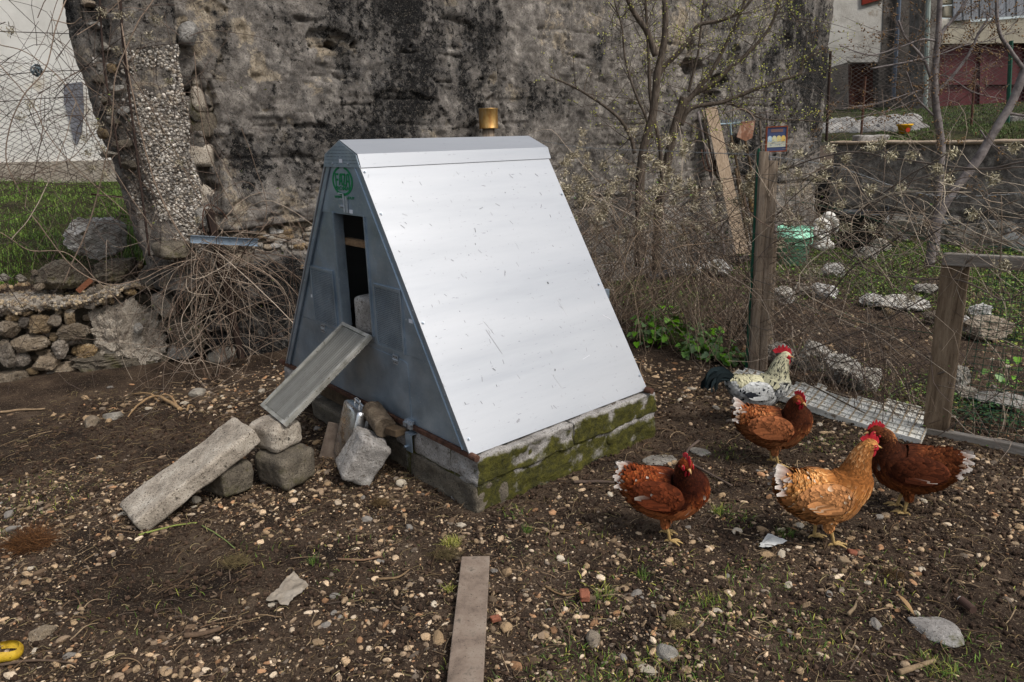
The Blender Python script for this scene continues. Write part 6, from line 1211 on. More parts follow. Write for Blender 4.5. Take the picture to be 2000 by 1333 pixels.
# thicket right of the coop
tk=thing('bramble_thicket',L(0,3.1,0),'dense grey brown bramble thicket with fluffy clematis seed heads between coop and tall post','bramble')
g=G()
base=lambda n: L(0,3.25,0)+U*RNG.uniform(-1.0,1.55,(n,1))+V*RNG.normal(.12,.26,(n,1))
arcs(g,400,base,lambda n:U*RNG.normal(0,.38,(n,1))+V*RNG.normal(0,.3,(n,1))+Z3,.5,1.55,.0020,.0045,.75,.16,12)
mid_=lambda n: L(0,3.05,.85)+U*RNG.uniform(-1.,1.6,(n,1))+V*RNG.normal(.0,.25,(n,1))+Z3*RNG.normal(0,.25,(n,1))
arcs(g,330,mid_,lambda n:U*RNG.normal(0,1,(n,1))+V*RNG.normal(-.1,.4,(n,1))+Z3*RNG.normal(0,.35,(n,1)),.25,.95,.0018,.004,.6,.24,11)
arcs(g,120,lambda n:L(.7,2.75,.7)+U*RNG.uniform(-.6,.8,(n,1))+Z3*RNG.uniform(-.3,.4,(n,1)),lambda n:U*RNG.normal(.3,.6,(n,1))-V*RNG.uniform(0,.6,(n,1))-Z3*RNG.uniform(0,.8,(n,1)),.4,1.1,.002,.0045,.5,.1,10,[rgb(150,130,108),rgb(116,98,82)])
part('stems',g,MT['twig'],tk,True,kind='stuff')
g=G(); n=115; C=L(0,2.98,0)+U*RNG.uniform(-1.0,1.5,(n,1))+V*RNG.normal(0,.22,(n,1))+Z3*np.clip(RNG.normal(1.08,.24,(n,1)),.55,1.62); fluff(g,C,90,.044,[rgb(176,164,136),rgb(202,190,164),rgb(146,134,108)]); part('seed_heads',g,MT['twig'],tk,kind='stuff')
g=G(); n=520; C=L(0,3.05,0)+U*RNG.uniform(-1.0,1.55,(n,1))+V*RNG.normal(0,.3,(n,1))+Z3*RNG.uniform(.05,1.3,(n,1))**1.2; leaves(g,C,.012,.03,LG+[rgb(110,118,48)]); part('young_leaves',g,MT['grass'],tk,kind='stuff')
# brambles on the fence between post and gate
bf=thing('fence_brambles',gz(1650,770),'thorny bramble and clematis stems woven through the fence between post and gate','bramble')
FA=gz(1484,712);FB=ga0; fd=nrm(FB-FA); fn_=np.array([fd[1],-fd[0],0]); g=G()
st_=lambda n: FA+fd*RNG.uniform(-.1,1.35,(n,1))+fn_*RNG.normal(0,.06,(n,1))+Z3*RNG.uniform(.0,1.1,(n,1))
arcs(g,230,st_,lambda n:fd*RNG.normal(0,1,(n,1))+fn_*RNG.normal(0,.15,(n,1))+Z3*RNG.normal(.3,.6,(n,1)),.3,1.0,.0012,.0032,.5,.12,11,VC+[rgb(104,90,84)])
arcs(g,90,lambda n:FA+fd*RNG.uniform(.2,1.3,(n,1))+fn_*RNG.normal(0,.1,(n,1)),lambda n:fd*RNG.normal(0,.5,(n,1))+Z3,.25,.8,.0012,.003,.6,.12,10)
arcs(g,200,lambda n:FA+fd*RNG.uniform(0,2.3,(n,1))+fn_*RNG.normal(0,.12,(n,1))+Z3*RNG.uniform(1.0,1.36,(n,1)),lambda n:fd*RNG.normal(0,1,(n,1))+Z3*RNG.normal(0,.35,(n,1)),.3,1.1,.0014,.0036,.5,.2,12,[rgb(150,134,116),rgb(176,162,142),rgb(124,108,92)])
for pts,r in (([(1500,560),(1600,640),(1700,720),(1760,760)],.003),([(1480,735),(1560,690),(1700,640),(1840,560),(1900,500)],.004),([(1560,760),(1650,700),(1770,650)],.003),([(1740,770),(1800,740),(1845,728)],.005),([(1690,600),(1720,680),(1752,740),(1750,760)],.003),([(1500,600),(1560,640),(1640,680),(1710,760)],.003),
    ([(1620,430),(1650,500),(1730,540),(1850,545),(1900,555),(1960,590),(2010,560)],.004),([(1600,600),(1660,530),(1720,490),(1780,440)],.0045),([(1545,480),(1640,440),(1720,380),(1850,300)],.004),([(1500,450),(1560,470),(1620,500),(1700,560)],.003),([(1800,870),(1880,820),(1960,760),(2010,720)],.003),([(1600,470),(1700,400),(1830,340),(2000,330)],.004),([(1530,330),(1640,300),(1760,310),(1900,330),(2010,318)],.0045),([(1520,420),(1600,340),(1700,300),(1800,290)],.003),([(1640,540),(1750,400),(1800,330)],.003)):
    P=spl([onp(x,y,FA+fn_*.03,fn_) for x,y in pts],26); P=P+.012*np.stack([fbm(P,6,2,15),fbm(P,6,2,16),fbm(P,6,2,17)],1); tubes(g,P,r,5,np.array(rgb(112,100,90))*RNG.uniform(.8,1.2))
part('stems',g,MT['twig'],bf,True,kind='stuff')
pts=[(1602,440),(1650,445),(1650,310),(1700,290),(1720,280),(1740,305),(1590,350),(1640,360),(1615,320),(1560,300),(1780,305),(1608,345),(1830,330),(1760,370),(1640,400),(1560,430),(1702,445),(1590,530),(1660,530),(1580,540),(1540,440),(1545,375),(1980,290),(1900,420),(1530,330),(1860,300),(1960,520),(1780,580),(1700,370),(1560,340),(1620,290),(1850,350),(1940,350)]
g=G(); fluff(g,[onp(x,y,FA+fn_*RNG.normal(0,.05),fn_) for x,y in pts],110,.034,[rgb(196,186,156),rgb(214,204,176),rgb(156,146,118)]); part('seed_heads',g,MT['twig'],bf,kind='stuff')
g=G(); n=260; C=FA+fd*RNG.uniform(-.1,2.2,(n,1))+fn_*RNG.normal(0,.06,(n,1))+Z3*RNG.uniform(.05,1.3,(n,1)); leaves(g,C,.010,.024,LG+[rgb(120,124,44)]); part('young_leaves',g,MT['grass'],bf,kind='stuff')
# right edge: brambles and dry sticks on the gate side
g=G(); arcs(g,60,lambda n:ga0+fgx*RNG.uniform(.1,.9,(n,1))+fn_*RNG.normal(-.25,.1,(n,1)),lambda n:fd*RNG.normal(0,.6,(n,1))+Z3,.3,.8,.0014,.003,.6,.12,10); solo('dry_plant',g,MT['twig'],'loose dry stems standing behind the garden gate','stems')

# ============================================================= BROADLEAF PLANTS (each leaf a piece)
hv=[(0,0,0)]; 
outline=[(-.12,.20),(-.02,.42),(.22,.52),(.36,.40),(.55,.42),(.68,.25),(.85,.20),(1.02,0)]
V_=[(0,0,0)]+[(x,y,.10*abs(y)+.03*math.sin(x*9)-.12*x*x) for x,y in outline]+[(x,-y,.10*abs(y)+.03*math.sin(x*9)-.12*x*x) for x,y in outline[-2::-1]]+[(.5,0,-.05)]
nV=len(V_)-2; tris=[[len(V_)-1,i,i+1] for i in range(0,nV+1)]; tris=[[len(V_)-1,i,(i+1)%(nV+1)] for i in range(nV+1)]
lm_=M('broad_leaf',[rgb(66,104,36),rgb(96,138,52),rgb(122,160,70)],scale=30,rand=.3,bump=.4,bscale=60,bdist=.003,rough=.6,spec=.3,attr=1)
leafme=[]
for k in range(3):
    gg2=G(); gg2.add(np.array(V_)*[1,1,1+k*.5],np.array(tris),(1.,1.,1.)); leafme.append(gg2.mesh('leaf',lm_,True))
pr=np.random.default_rng(21)
for i,(px,py,rad,n,hh_,lb) in enumerate(((1262,668,.12,64,.26,'leafy green mallow plant nearest the coop roof edge'),(1315,672,.12,56,.24,'leafy green mallow plant second from the coop edge'),(1360,690,.12,56,.20,'leafy green mallow plant in the middle of the row'),(1405,700,.11,50,.18,'leafy green mallow plant second from the tall post'),(1440,702,.08,32,.10,'leafy green mallow plant nearest the tall post'),(1290,640,.10,38,.26,'taller leafy plant behind the row of mallows'),(1375,660,.09,32,.20,'upright leafy plant behind the middle mallow'),(557,655,.07,30,.26,'small nettle clump between the vines and the coop'))):
    p=gz(px,py); t=thing('broadleaf_plant',p,lb,'plant'); g=G(); pos=[]
    for j in range(n):
        a=pr.uniform(0,6.28); r=rad*1.25*math.sqrt(pr.random()); z=hh_*1.25*pr.uniform(.15,1)*(1-.4*r/rad); P=p+np.array([r*math.cos(a),r*math.sin(a),z+float(gh(p[0],p[1]))]); pos.append(P); tubes(g,spl([p+Z3*0+(P-p)*[.3,.3,0],p+(P-p)*[.6,.6,.6],P],6),.0016,4,rgb(86,104,50))
        s=pr.uniform(.038,.068) if i<7 else pr.uniform(.02,.035); R=Matrix.Rotation(a+pr.normal(0,.5),4,'Z')@Matrix.Rotation(pr.uniform(-.1,.75),4,'Y')@Matrix.Rotation(pr.normal(0,.3),4,'X')
        inst('leaf',leafme[pr.integers(3)],t,Matrix.Translation(tuple(P))@R@Matrix.Diagonal((s,s,s,1)))
    part('stems',g,MT['twig'],t,kind='stuff')
t=thing('broadleaf_plant',gz(1950,790),'tall pale green seedling growing behind the gate mesh','plant'); p=gz(1950,785); g=G(); tubes(g,np.array([p,p+Z3*.28]),.004,5,rgb(90,110,60)); part('stems',g,MT['twig'],t,kind='stuff')
for j in range(26):
    a=pr.uniform(0,6.28); P=p+np.array([pr.normal(0,.04),pr.normal(0,.03),pr.uniform(.03,.3)]); s=pr.uniform(.03,.05); inst('leaf',leafme[pr.integers(3)],t,Matrix.Translation(tuple(P))@Matrix.Rotation(a,4,'Z')@Matrix.Rotation(pr.uniform(.1,.9),4,'Y')@Matrix.Diagonal((s,s,s,1)))
g=G(); n=700; C=gz(1940,840)+fgx*RNG.uniform(-.25,.6,(n,1))-gn*RNG.uniform(.05,.35,(n,1))+Z3*RNG.uniform(.01,.05,(n,1)); leaves(g,C,.015,.04,[rgb(36,62,26),rgb(46,76,32)],.8); solo('clover_patch',g,MT['grass'],kind='stuff')
for px,py,n_,lb in ((560,640,1,''),): pass

# ============================================================= TREES
def tree(name,lb,cat,Y,limbs,twn,bud,budr,bark,tl=(.25,.8),dfl=None,bn=5,spread=.8,tr=.0035,group=None):
    b0=atY(limbs[0][0][-1][0],limbs[0][0][-1][1],Y); t=thing(name,b0*[1,1,0] if b0[2]<1 else b0,lb,cat,group); g=G(); TW=G(); BD=G(); rg=np.random.default_rng(len(lb)); bp=[]
    for li,(pts,r0,r1) in enumerate(limbs):
        P=np.array([atY(x,y,Y+(dfl(li,i/len(pts)) if dfl else 0)) for i,(x,y) in enumerate(pts)])[::-1]; P=spl(P,max(14,len(pts)*7)); P=P+.010*np.stack([fbm(P,5,2,li),fbm(P,5,2,li+9),0*P[:,0]],1)
        n=len(P); R=np.linspace(r0,r1,n)*(1+.10*fbm(P,9,2,li)); gx=G(); tubes(gx,P,R,9); part('trunk' if li==0 else 'limb',gx,bark,t,True)
        # twigs
        m=int(twn*np.linalg.norm(np.diff(P,axis=0),axis=1).sum()/1.0*(0.25 if li==0 else 1)) 
        if m<1: continue
        ii=(n-1)*(.12+.86*rg.random(m)); ib=np.minimum(ii.astype(int),n-2); S=P[ib]+(P[ib+1]-P[ib])*(ii-ib)[:,None]; T=nrm(P[ib+1]-P[ib])
        d=nrm(T*rg.uniform(.1,.8,(m,1))+rg.normal(size=(m,3))*spread*[1,.8,.75]+Z3*.12); l=rg.uniform(tl[0],tl[1],m)*(1-.35*ii/n); k=9; tt=np.linspace(0,1,k); cv=rg.normal(size=(m,3))*.22
        Q=S[:,None]+d[:,None]*(l[:,None]*tt)[...,None]+cv[:,None]*(l[:,None]*tt**2)[...,None]; tubes(TW,Q,(rg.uniform(.6,1.3,m)*tr)[:,None]*np.linspace(1,.35,k),4,np.array(bud[2])*rg.uniform(.7,1.15,(m,1)),cap=False)
        # secondary
        m2=m*3; jj=rg.integers(0,m,m2); kk=rg.integers(2,k-1,m2); S2=Q[jj,kk]; d2=nrm(nrm(Q[jj,kk+1]-Q[jj,kk])+rg.normal(size=(m2,3))*.7); l2=rg.uniform(.05,.3,m2); Q2=S2[:,None]+d2[:,None]*(l2[:,None]*np.linspace(0,1,5))[...,None]+(rg.normal(size=(m2,3))*.15)[:,None]*(l2[:,None]*np.linspace(0,1,5)**2)[...,None]
        tubes(TW,Q2,tr*.5*np.linspace(1,.5,5)[None].repeat(m2,0),3,np.array(bud[2])*rg.uniform(.7,1.2,(m2,1)),cap=False); bp.append(Q2[:,1:].reshape(-1,3)); bp.append(Q[:,3:].reshape(-1,3))
    part('twigs',TW,MT['twig'],t,kind='stuff')
    bp=np.concatenate(bp); bp=bp[rg.random(len(bp))<bud[1]]; bp=np.repeat(bp,bn,0)+rg.normal(size=(len(bp)*bn,3))*budr*1.8; tv,tf=ico(0); c=np.array(bud[0])[rg.integers(0,len(bud[0]),len(bp))]*rg.uniform(.7,1.2,(len(bp),1))
    scat(BD,tv,tf,bp,rg.uniform(.5,1.1,len(bp))*budr,rotm(len(bp),rg),c); part('buds',BD,MT['grass'],t,kind='stuff'); return t
yb_=[rgb(176,178,70),rgb(196,194,96),rgb(206,204,150),rgb(130,146,48)]
tw_c=rgb(92,80,70)
tree('plum_tree','budding plum tree with upright forked trunk growing right behind the coop','tree',7.3,[
    ([(1298,0),(1300,60),(1292,110),(1284,150),(1276,220),(1258,290),(1250,360),(1250,450),(1248,520)],.052,.028),
    ([(1218,-20),(1235,20),(1262,60),(1280,110)],.032,.022),([(1262,-20),(1264,60),(1268,130),(1272,200),(1290,300),(1295,420)],.022,.012),
    ([(1075,150),(1120,170),(1170,200),(1210,232),(1232,270),(1240,300)],.020,.008),([(1200,0),(1215,60),(1222,120),(1240,180),(1262,230),(1275,270)],.015,.006)],
    22,(yb_,.20,tw_c),.0066,MT['bark'],(.2,.6),bn=2)
tree('plum_tree','spreading budding plum tree with several limbs fanning right in front of the old wall','tree',7.7,[
    ([(1335,190),(1328,220),(1315,260),(1305,310),(1292,370),(1284,460),(1282,530)],.052,.040),
    ([(1478,-20),(1450,20),(1410,40),(1365,50),(1345,80),(1318,110),(1298,130),(1286,150)],.030,.012),
    ([(1462,-20),(1440,40),(1425,70),(1390,140),(1362,175),(1336,205)],.028,.010),([(1530,-20),(1505,50),(1470,95),(1430,130),(1390,165),(1350,188),(1332,215)],.030,.012),
    ([(1605,100),(1570,120),(1560,145),(1500,165),(1450,185),(1410,200),(1350,212),(1330,245)],.026,.008),([(1620,240),(1560,235),(1490,232),(1430,205),(1395,200)],.012,.004),([(1375,-20),(1368,60),(1360,120),(1345,180)],.014,.008),([(1580,70),(1545,20),(1560,-20)],.008,.004)],
    26,(yb_,.26,tw_c),.0070,MT['bark'],(.2,.65),bn=2)
tree('cherry_tree','bare cherry tree with straight grey trunk and brown bud clusters at the right','tree',8.2,[
    ([(1838,-40),(1832,60),(1828,110),(1826,180),(1832,240),(1838,300),(1832,370),(1828,440),(1824,500)],.055,.025),
    ([(1900,-20),(1868,30),(1845,58),(1832,80)],.022,.014),([(1940,20),(1915,60),(1890,110),(1850,160),(1830,178)],.020,.009),
    ([(1755,40),(1770,75),(1800,110),(1818,150),(1826,182)],.020,.010),([(1640,90),(1700,108),(1760,92),(1800,78),(1826,80)],.012,.005),([(1985,60),(1930,80),(1880,90),(1840,105),(1780,120),(1700,135)],.010,.004),
    ([(1640,215),(1720,200),(1770,185),(1815,172)],.010,.004),([(1960,195),(1900,180),(1860,155),(1830,145)],.008,.004),([(1770,140),(1790,190),(1822,226)],.012,.007),([(1660,232),(1740,215),(1790,195),(1818,180)],.008,.004)],
    15,([rgb(112,84,52),rgb(136,106,66),rgb(90,66,44)],.20,rgb(118,106,98)),.0092,MT['bark_grey'],(.25,.9),bn=4,spread=.75)
tree('cherry_tree','leaning grey cherry trunk crossing the right edge of the picture','tree',6.9,[
    ([(2035,60),(2005,130),(1975,200),(1940,260),(1910,310),(1880,350),(1850,390),(1828,440),(1815,520)],.047,.036),
    ([(1945,-20),(1950,60),(1975,100),(2010,150)],.020,.012),([(2060,200),(2010,225),(1970,222)],.012,.009),([(1960,300),(1930,275),(1915,255)],.008,.006)],
    10,([rgb(112,84,52),rgb(136,106,66)],.2,rgb(118,106,98)),.0082,MT['bark_grey'],(.2,.7),bn=4)
# ============================================================= POULTRY
featm=M('feathers',[(.82,.82,.82),(1.12,1.12,1.12)],scale=90,attr=1,bump=.25,bscale=260,bdist=.002,rough=.9,spec=.1,stretch=(1,1,1))
redm=M('comb_skin',[rgb(128,16,28),rgb(170,30,42),rgb(188,58,62)],scale=60,bump=.6,bscale=220,bdist=.002,rough=.65,spec=.25)
legm=M('scaly_leg',[rgb(150,122,74),rgb(184,156,104)],scale=80,bump=.7,bscale=260,bdist=.002,rough=.55)
beakm=M('beak_horn',[rgb(150,112,66),rgb(196,158,104)],scale=60,bump=.1,rough=.4); eyem=M('eye_amber',[rgb(170,90,30)],bump=0,rough=.15,spec=.6); pupm=M('eye_pupil',[(.004,.004,.004)],bump=0,rough=.1,spec=.6)
def featherset(g,P,D,Nn,Ln,Wd,col0,col1,lift=.22,camber=.18,rng=RNG,prof=(.55,1.,.92,.30),edge=None):
    """many small vanes: P root, D direction, Nn outward normal"""
    n=len(P); D=nrm(D-Nn*(D*Nn).sum(1,keepdims=True)); S=np.cross(Nn,D); t=np.array([0,.33,.7,1.]); Ln=np.broadcast_to(Ln,(n,));Wd=np.broadcast_to(Wd,(n,)); lf=np.broadcast_to(lift,(n,))
    ctr=P[:,None]+D[:,None]*(Ln[:,None]*t)[...,None]+Nn[:,None]*(.0015+lf[:,None]*Ln[:,None]*(t-.55*t**2))[...,None]
    w_=(Wd[:,None]*np.array(prof))[...,None]; v=np.stack([ctr-S[:,None]*w_-Nn[:,None]*w_*camber,ctr,ctr+S[:,None]*w_-Nn[:,None]*w_*camber],2) # n,4,3,3
    b=np.arange(4)[:,None]*3; q=[]
    for i in range(3):
        for j in range(2): a=i*3+j; q.append([a,a+1,a+4,a+3])
    f=(np.array(q)[None]+(np.arange(n)*12)[:,None,None]).reshape(-1,4)
    c0=np.asarray(col0)[:,None,None,:]; c1=np.asarray(col1)[:,None,None,:]; tt=np.array([0,.2,.55,1.])[None,:,None,None]; ed=np.array([1,.0,1])[None,None,:,None]
    k=np.clip(tt**1.6*.85+.30*ed*tt,0,1); c=c0*(1-k)+c1*k
    g.add(v.reshape(-1,3),f,np.broadcast_to(c,(n,4,3,3)).reshape(-1,3))
def bird(name,lb,cat,pos,yaw,sc,pal,spine,headdir,seed,legs,tailc,rooster=False,wingx=0.,tailup=.5,sit=0):
    rg=np.random.default_rng(seed); t=thing(name,pos,lb,cat,None,yaw,local=True); t.scale=(sc,)*3
    S=np.array(spine,float); NR=56; c=spl(S[:,:3],NR); W=np.maximum(spl(np.stack([S[:,3],S[:,4],S[:,3]],1),NR),.002); w_,h_=W[:,0],W[:,1]
    T=np.gradient(c,axis=0); T=nrm(T); A=[];a=np.array([0,1.,0])
    for i in range(NR): a=nrm(a-T[i]*(a@T[i])); A.append(a)
    A=np.array(A); B=np.cross(T,A); B=np.where((B[:,2:3]<0)&(np.arange(NR)[:,None]<20),-B,B); 
    B=np.cross(T,A); 
    if B[5,2]<0: B=-B
    NA=32; an=np.arange(NA+1)*2*np.pi/NA; sg=np.sin(an)
    e=np.where(sg<0,1.06,1.0) # slightly fuller belly
    rows=c[:,None]+w_[:,None,None]*np.cos(an)[None,:,None]*A[:,None]+(h_[:,None]*(sg*e)[None])[...,None]*B[:,None]
    N_=nrm(rows-c[:,None]); 
    def colr(fi,ang,n): return pal(fi,ang,rg,n)
    fi=np.linspace(0,1,NR)[:,None]+0*an[None]; bc=colr(fi.ravel(),(an[None]+0*fi).ravel(),fi.size)[0]*.8
    g=G(); grid(g,rows,bc.reshape(NR,NA+1,3)); body=part('body',g,featm,t,True)
    # feather coat
    n=3000; wt=(w_+h_)*np.linalg.norm(np.gradient(c,axis=0),axis=1); dist=wt/ (0.35+1.0*(w_/w_.max()))  # denser toward neck
    fi=rg.choice(NR-4,n,p=dist[:NR-4]/dist[:NR-4].sum())+rg.random(n); an2=rg.uniform(0,6.283,n); fi=np.clip(fi,1,NR-5.01)
    i0=fi.astype(int); fr=(fi-i0)[:,None]; L_=lambda X: X[i0]*(1-fr)+X[i0+1]*fr
    cc=L_(c);AA=L_(A);BB=L_(B);ww=L_(w_[:,None]);hh=L_(h_[:,None]); TT=nrm(L_(T)); s2=np.sin(an2)[:,None]
    P=cc+ww*np.cos(an2)[:,None]*AA+hh*s2*np.where(s2<0,1.06,1)*BB; Nn=nrm(np.cos(an2)[:,None]*AA/ww+s2*BB/hh); 
    D=-TT-Z3*.25*(np.abs(s2)<.8); u_=fi/NR
    neck=sst(u_,.55,.70); head=sst(u_,.84,.90); bel=sst(-s2[:,0],.35,.8)*(1-neck)
    Ln=.030*(1-neck)+.026*neck; Ln=Ln*(1-.62*head); Wd=.0115*(1-neck)+.0042*neck; Wd=Wd*(1-.35*head)
    if rooster: Ln=Ln*(1+.55*neck*(1-head)); Wd=Wd*(1-.15*neck)
    Ln=Ln*rg.uniform(.8,1.2,n)*(1+.25*bel); D=D+rg.normal(size=(n,3))*.12
    c0,c1=colr(u_,an2,n); g=G(); featherset(g,P,D,Nn,Ln,Wd*rg.uniform(.8,1.15,n),c0,c1,np.where(bel>.5,.34,.26+.0*u_),.28,rg); part('feathers',g,featm,t,True,kind='stuff')
    # wings
    for s in (-1,1):
        wc=np.array([-.022+wingx,s*.074,.212-sit]); rx,ry_,rz_=.098,.028,.068; tilt=-.16
        g=G(); v,f=ico(3); q=v*[rx,ry_,rz_]; ct,st_=math.cos(tilt),math.sin(tilt); q=np.stack([q[:,0]*ct+q[:,2]*st_*-1,q[:,1],q[:,0]*st_*-1*-1+q[:,2]*ct],1); cw=pal(np.full(len(q),-1.),np.zeros(len(q)),rg,len(q))[0]*.8; g.add(q+wc,f,cw)
        m=330; a=rg.uniform(0,6.28,m); r=np.sqrt(rg.random(m))*.97; X=r*np.cos(a);Zz=r*np.sin(a); Y=np.sqrt(np.maximum(0,1-X**2-Zz**2)); q=np.stack([X*rx,s*Y*ry_,Zz*rz_],1); nn_=nrm(np.stack([X/rx,s*Y/ry_,Zz/rz_],1)); rot=lambda q: np.stack([q[:,0]*ct-q[:,2]*st_,q[:,1],q[:,0]*st_+q[:,2]*ct],1)
        P=rot(q)+wc; Nn=rot(nn_); c0,c1=pal(np.full(m,-1.),a,rg,m); back=sst(-X,-.2,.7); c0=c0*(1-.35*rg.random((m,1))); featherset(g,P,np.tile([-1.,0,-.22],(m,1))+rg.normal(size=(m,3))*.08,Nn,(.022+.028*back)*rg.uniform(.85,1.15,m),.010+.004*back,c0,c1,.10,.14,rg)
        # flight feathers, stacked along the lower rear edge
        k=11; tt=np.linspace(0,1,k); P=wc+np.stack([.040-.062*tt,s*(.030-.004*tt)+0*tt,-.036+.044*tt],1); Nn=np.tile(nrm(np.array([0,s*1.,.18])),(k,1))+0; c0,c1=pal(np.full(k,-2.),tt,rg,k)
        featherset(g,P,np.stack([-1+0*tt,-s*.10+0*tt,-.02-.16*tt],1),Nn,.105-.018*tt,.0115,c0,c1,.03,.08,rg,(.8,1,1,.45)); part('wing',g,featm,t,True)
    # tail
    g=G(); root=c[1]+[.03,0,.0]
    if not rooster:
        k=26; a=np.linspace(-1,1,k); b_=np.abs(a); P=root+np.stack([.012*b_,np.sign(a)*(.006+b_*.026),.020-.050*b_],1); D=np.stack([-1+.1*b_,a*.16,tailup+.22-1.0*b_],1)+rg.normal(size=(k,3))*.05; Nn=nrm(np.stack([.1+0*a,np.sign(a)*1.,.30-.1*b_],1)); c0,c1=tailc(rg,k)
        featherset(g,P,D,Nn,.088*rg.uniform(.65,1.08,k),.0115,c0,c1,.04,.10,rg,(.6,.95,1.0,.45))
        k=70; a=rg.uniform(-1,1,k); P=root+np.stack([rg.uniform(0,.04,k),a*.035,rg.uniform(-.035,.02,k)],1); c0,c1=tailc(rg,k,.5); featherset(g,P,np.stack([-1+0*a,a*.6,tailup*.7-.5*rg.random(k)],1),nrm(np.stack([.2+0*a,a*1.5,1-np.abs(a)],1)),rg.uniform(.04,.07,k),.011,c0,c1,.12,.15,rg)
    else:
        for i in range(26):
            a=rg.uniform(-1,1); l=rg.uniform(.14,.25); h0=rg.uniform(.03,.13); K=16; q=np.linspace(0,1,K); ctr=root+np.stack([-l*.9*np.sin(q*1.75)-.02*q,a*.045*q+a*.012,h0*np.sin(q*2.7)*.9-.075*q**2.3],1); Tt=nrm(np.gradient(ctr,axis=0)); sd=nrm(np.cross(Tt,np.array([.1,1 if a>=0 else 1,.3*a+.0]))) ; sd=nrm(np.cross(Tt,[0,1,.35*a])); w=.013*np.sin(np.clip(q*1.02+.12,0,1)*3.05)**.5+.001
            b=tailc(rg,1)[0][0]; grid(g,np.stack([ctr-sd*w[:,None],ctr+np.array([0,.002,0]),ctr+sd*w[:,None]],1),b)
    part('tail',g,featm,t,True)
    # head furniture
    hc=c[-6]; hd=nrm(headdir); ls=nrm(np.cross(Z3,hd)); hu=np.cross(hd,ls); R3=np.stack([hd,ls,hu],1)
    HS=1.22 if not rooster else 1.3
    def hp(v): return hc+(np.asarray(v)*HS)@R3.T
    g=G(); v,f=ico(3); g.add(hp(v*[.025,.0195,.021]+[.004,0,.002]),f,pal(np.array([.97]*len(v)),np.zeros(len(v)),rg,len(v))[0]); P=nrm(rg.normal(size=(240,3))); P=P[P[:,0]<.35]; c0,c1=pal(np.full(len(P),.95),np.zeros(len(P)),rg,len(P)); featherset(g,hp(P*[.025,.0195,.021]+[.004,0,.002]),np.tile(-hd-Z3*.3,(len(P),1)),nrm(P@R3.T),.012,.0035,c0,c1,.1,.1,rg); part('head',g,featm,t,True)
    K=1.55 if rooster else 1.
    g=G(); v,f=ico(2)
    for s in (-1,1): g=G(); g.add(hp((v*[.0135,.004,.0115])*[1,1,1]+[.013,s*.0165,-.001]),f); part('cheek',g,redm,t,True); g=G(); g.add(hp(v*[.005,.0035,.007*K]+[-.004,s*.0185,-.010]),f); part('ear_lobe',g,redm,t,True)
    g=G(); a=np.linspace(0,1,41); hgt=(.012+.013*np.abs(np.sin(a*3.14*5))**.8*np.sin(np.clip(a*.9+.1,0,1)*3.14)**.5)*K*np.sin(np.clip(a*1.05+.03,0,1)*3.0)**.35; x=.030-.050*K*a; zb2=.014+.006*np.sin(a*3.14); th_=.0022*K
    rows=[]
    for th2,top in ((-1,0),(-.5,1),(.5,1),(1,0)): rows.append(hp(np.stack([x-(.004*top*a*3),th2*th_+.002*np.sin(a*9)*top,zb2-.004+top*(hgt+.004)],1)))
    grid(g,np.stack(rows,0)); part('comb',g,redm,t,False)
    for s in (-1,1):
        g=G(); v,f=ico(3); q=v*[.006*K,.0022*K,.0115*K]; q[:,2]*=1+.25*(q[:,2]<0); g.add(hp(q+[.021,s*.0055,-.020*K**.5-.002]),f); part('wattle',g,redm,t,True)
        g=G(); v,f=ico(2); g.add(hp(v*[.0038,.0022,.0038]+[.014,s*.0196,.004]),f); ey=part('eye',g,eyem,t,True); g=G(); g.add(hp(v*[.0019,.0012,.0019]+[.0143,s*.0211,.004]),f); part('pupil',g,pupm,ey,True)
    g=G(); q=np.linspace(0,1,9); a=np.linspace(0,6.283,13); rows=np.array([[hp([.024+.022*x_-.0,math.cos(y_)*.0065*(1-x_)**.7,.000-.006*x_**2+math.sin(y_)*.0055*(1-x_)**.6]) for y_ in a] for x_ in q]); grid(g,rows); part('beak',g,beakm,t,True)
    # legs
    for (hx,hy,fx,fy,lift_) in legs:
        hip=np.array([hx,hy,.125-sit]); knee=np.array([hx-.012+(fx-hx)*.3,hy,.074]); ft=np.array([fx,fy,.008+lift_-.022]); g=G(); tubes(g,spl([hip,knee,(knee+ft)/2+[.002,0,0],ft],12),np.linspace(.0095,.0062,12),10)
        for an_,l in ((-.5,.046),(0,.055),(.5,.046),(3.14,.024)):
            d=np.array([math.cos(an_),math.sin(an_),0]); tubes(g,spl([ft,ft+d*l*.5+[0,0,.004],ft+d*l*.85+[0,0,-.001],ft+d*l+[0,0,-.006]],9),np.linspace(.0055,.0028,9),8)
        part('leg',g,legm,t,True)
        if not sit or True:   # feathered thigh
            g=G(); tubes(g,spl([hip+[0,0,.05],hip+[0,0,.01],knee+[0,0,.012],knee-[0,0,.004]],14),np.array(spl([[.040,0,0],[.034,0,0],[.018,0,0],[.010,0,0]],14))[:,0],14,pal(np.array([-3.]),np.zeros(1),rg,1)[0][0]*.85)
            m=170; q=rg.random(m)**.8; a=rg.uniform(0,6.28,m); cp=spl([hip+[0,0,.05],hip+[0,0,.01],knee+[0,0,.012],knee-[0,0,.004]],50)[(q*49).astype(int)]; rr=np.interp(q,[0,.33,.67,1],[.040,.034,.018,.010]); Nn=np.stack([np.cos(a),np.sin(a),0*a],1); c0,c1=pal(np.full(m,-3.),a,rg,m); featherset(g,cp+Nn*rr[:,None],np.tile([-.15,0,-1.],(m,1))+rg.normal(size=(m,3))*.15,Nn,.026,.008,c0,c1,.15,.2,rg); part('thigh',g,featm,t,True)
    return t
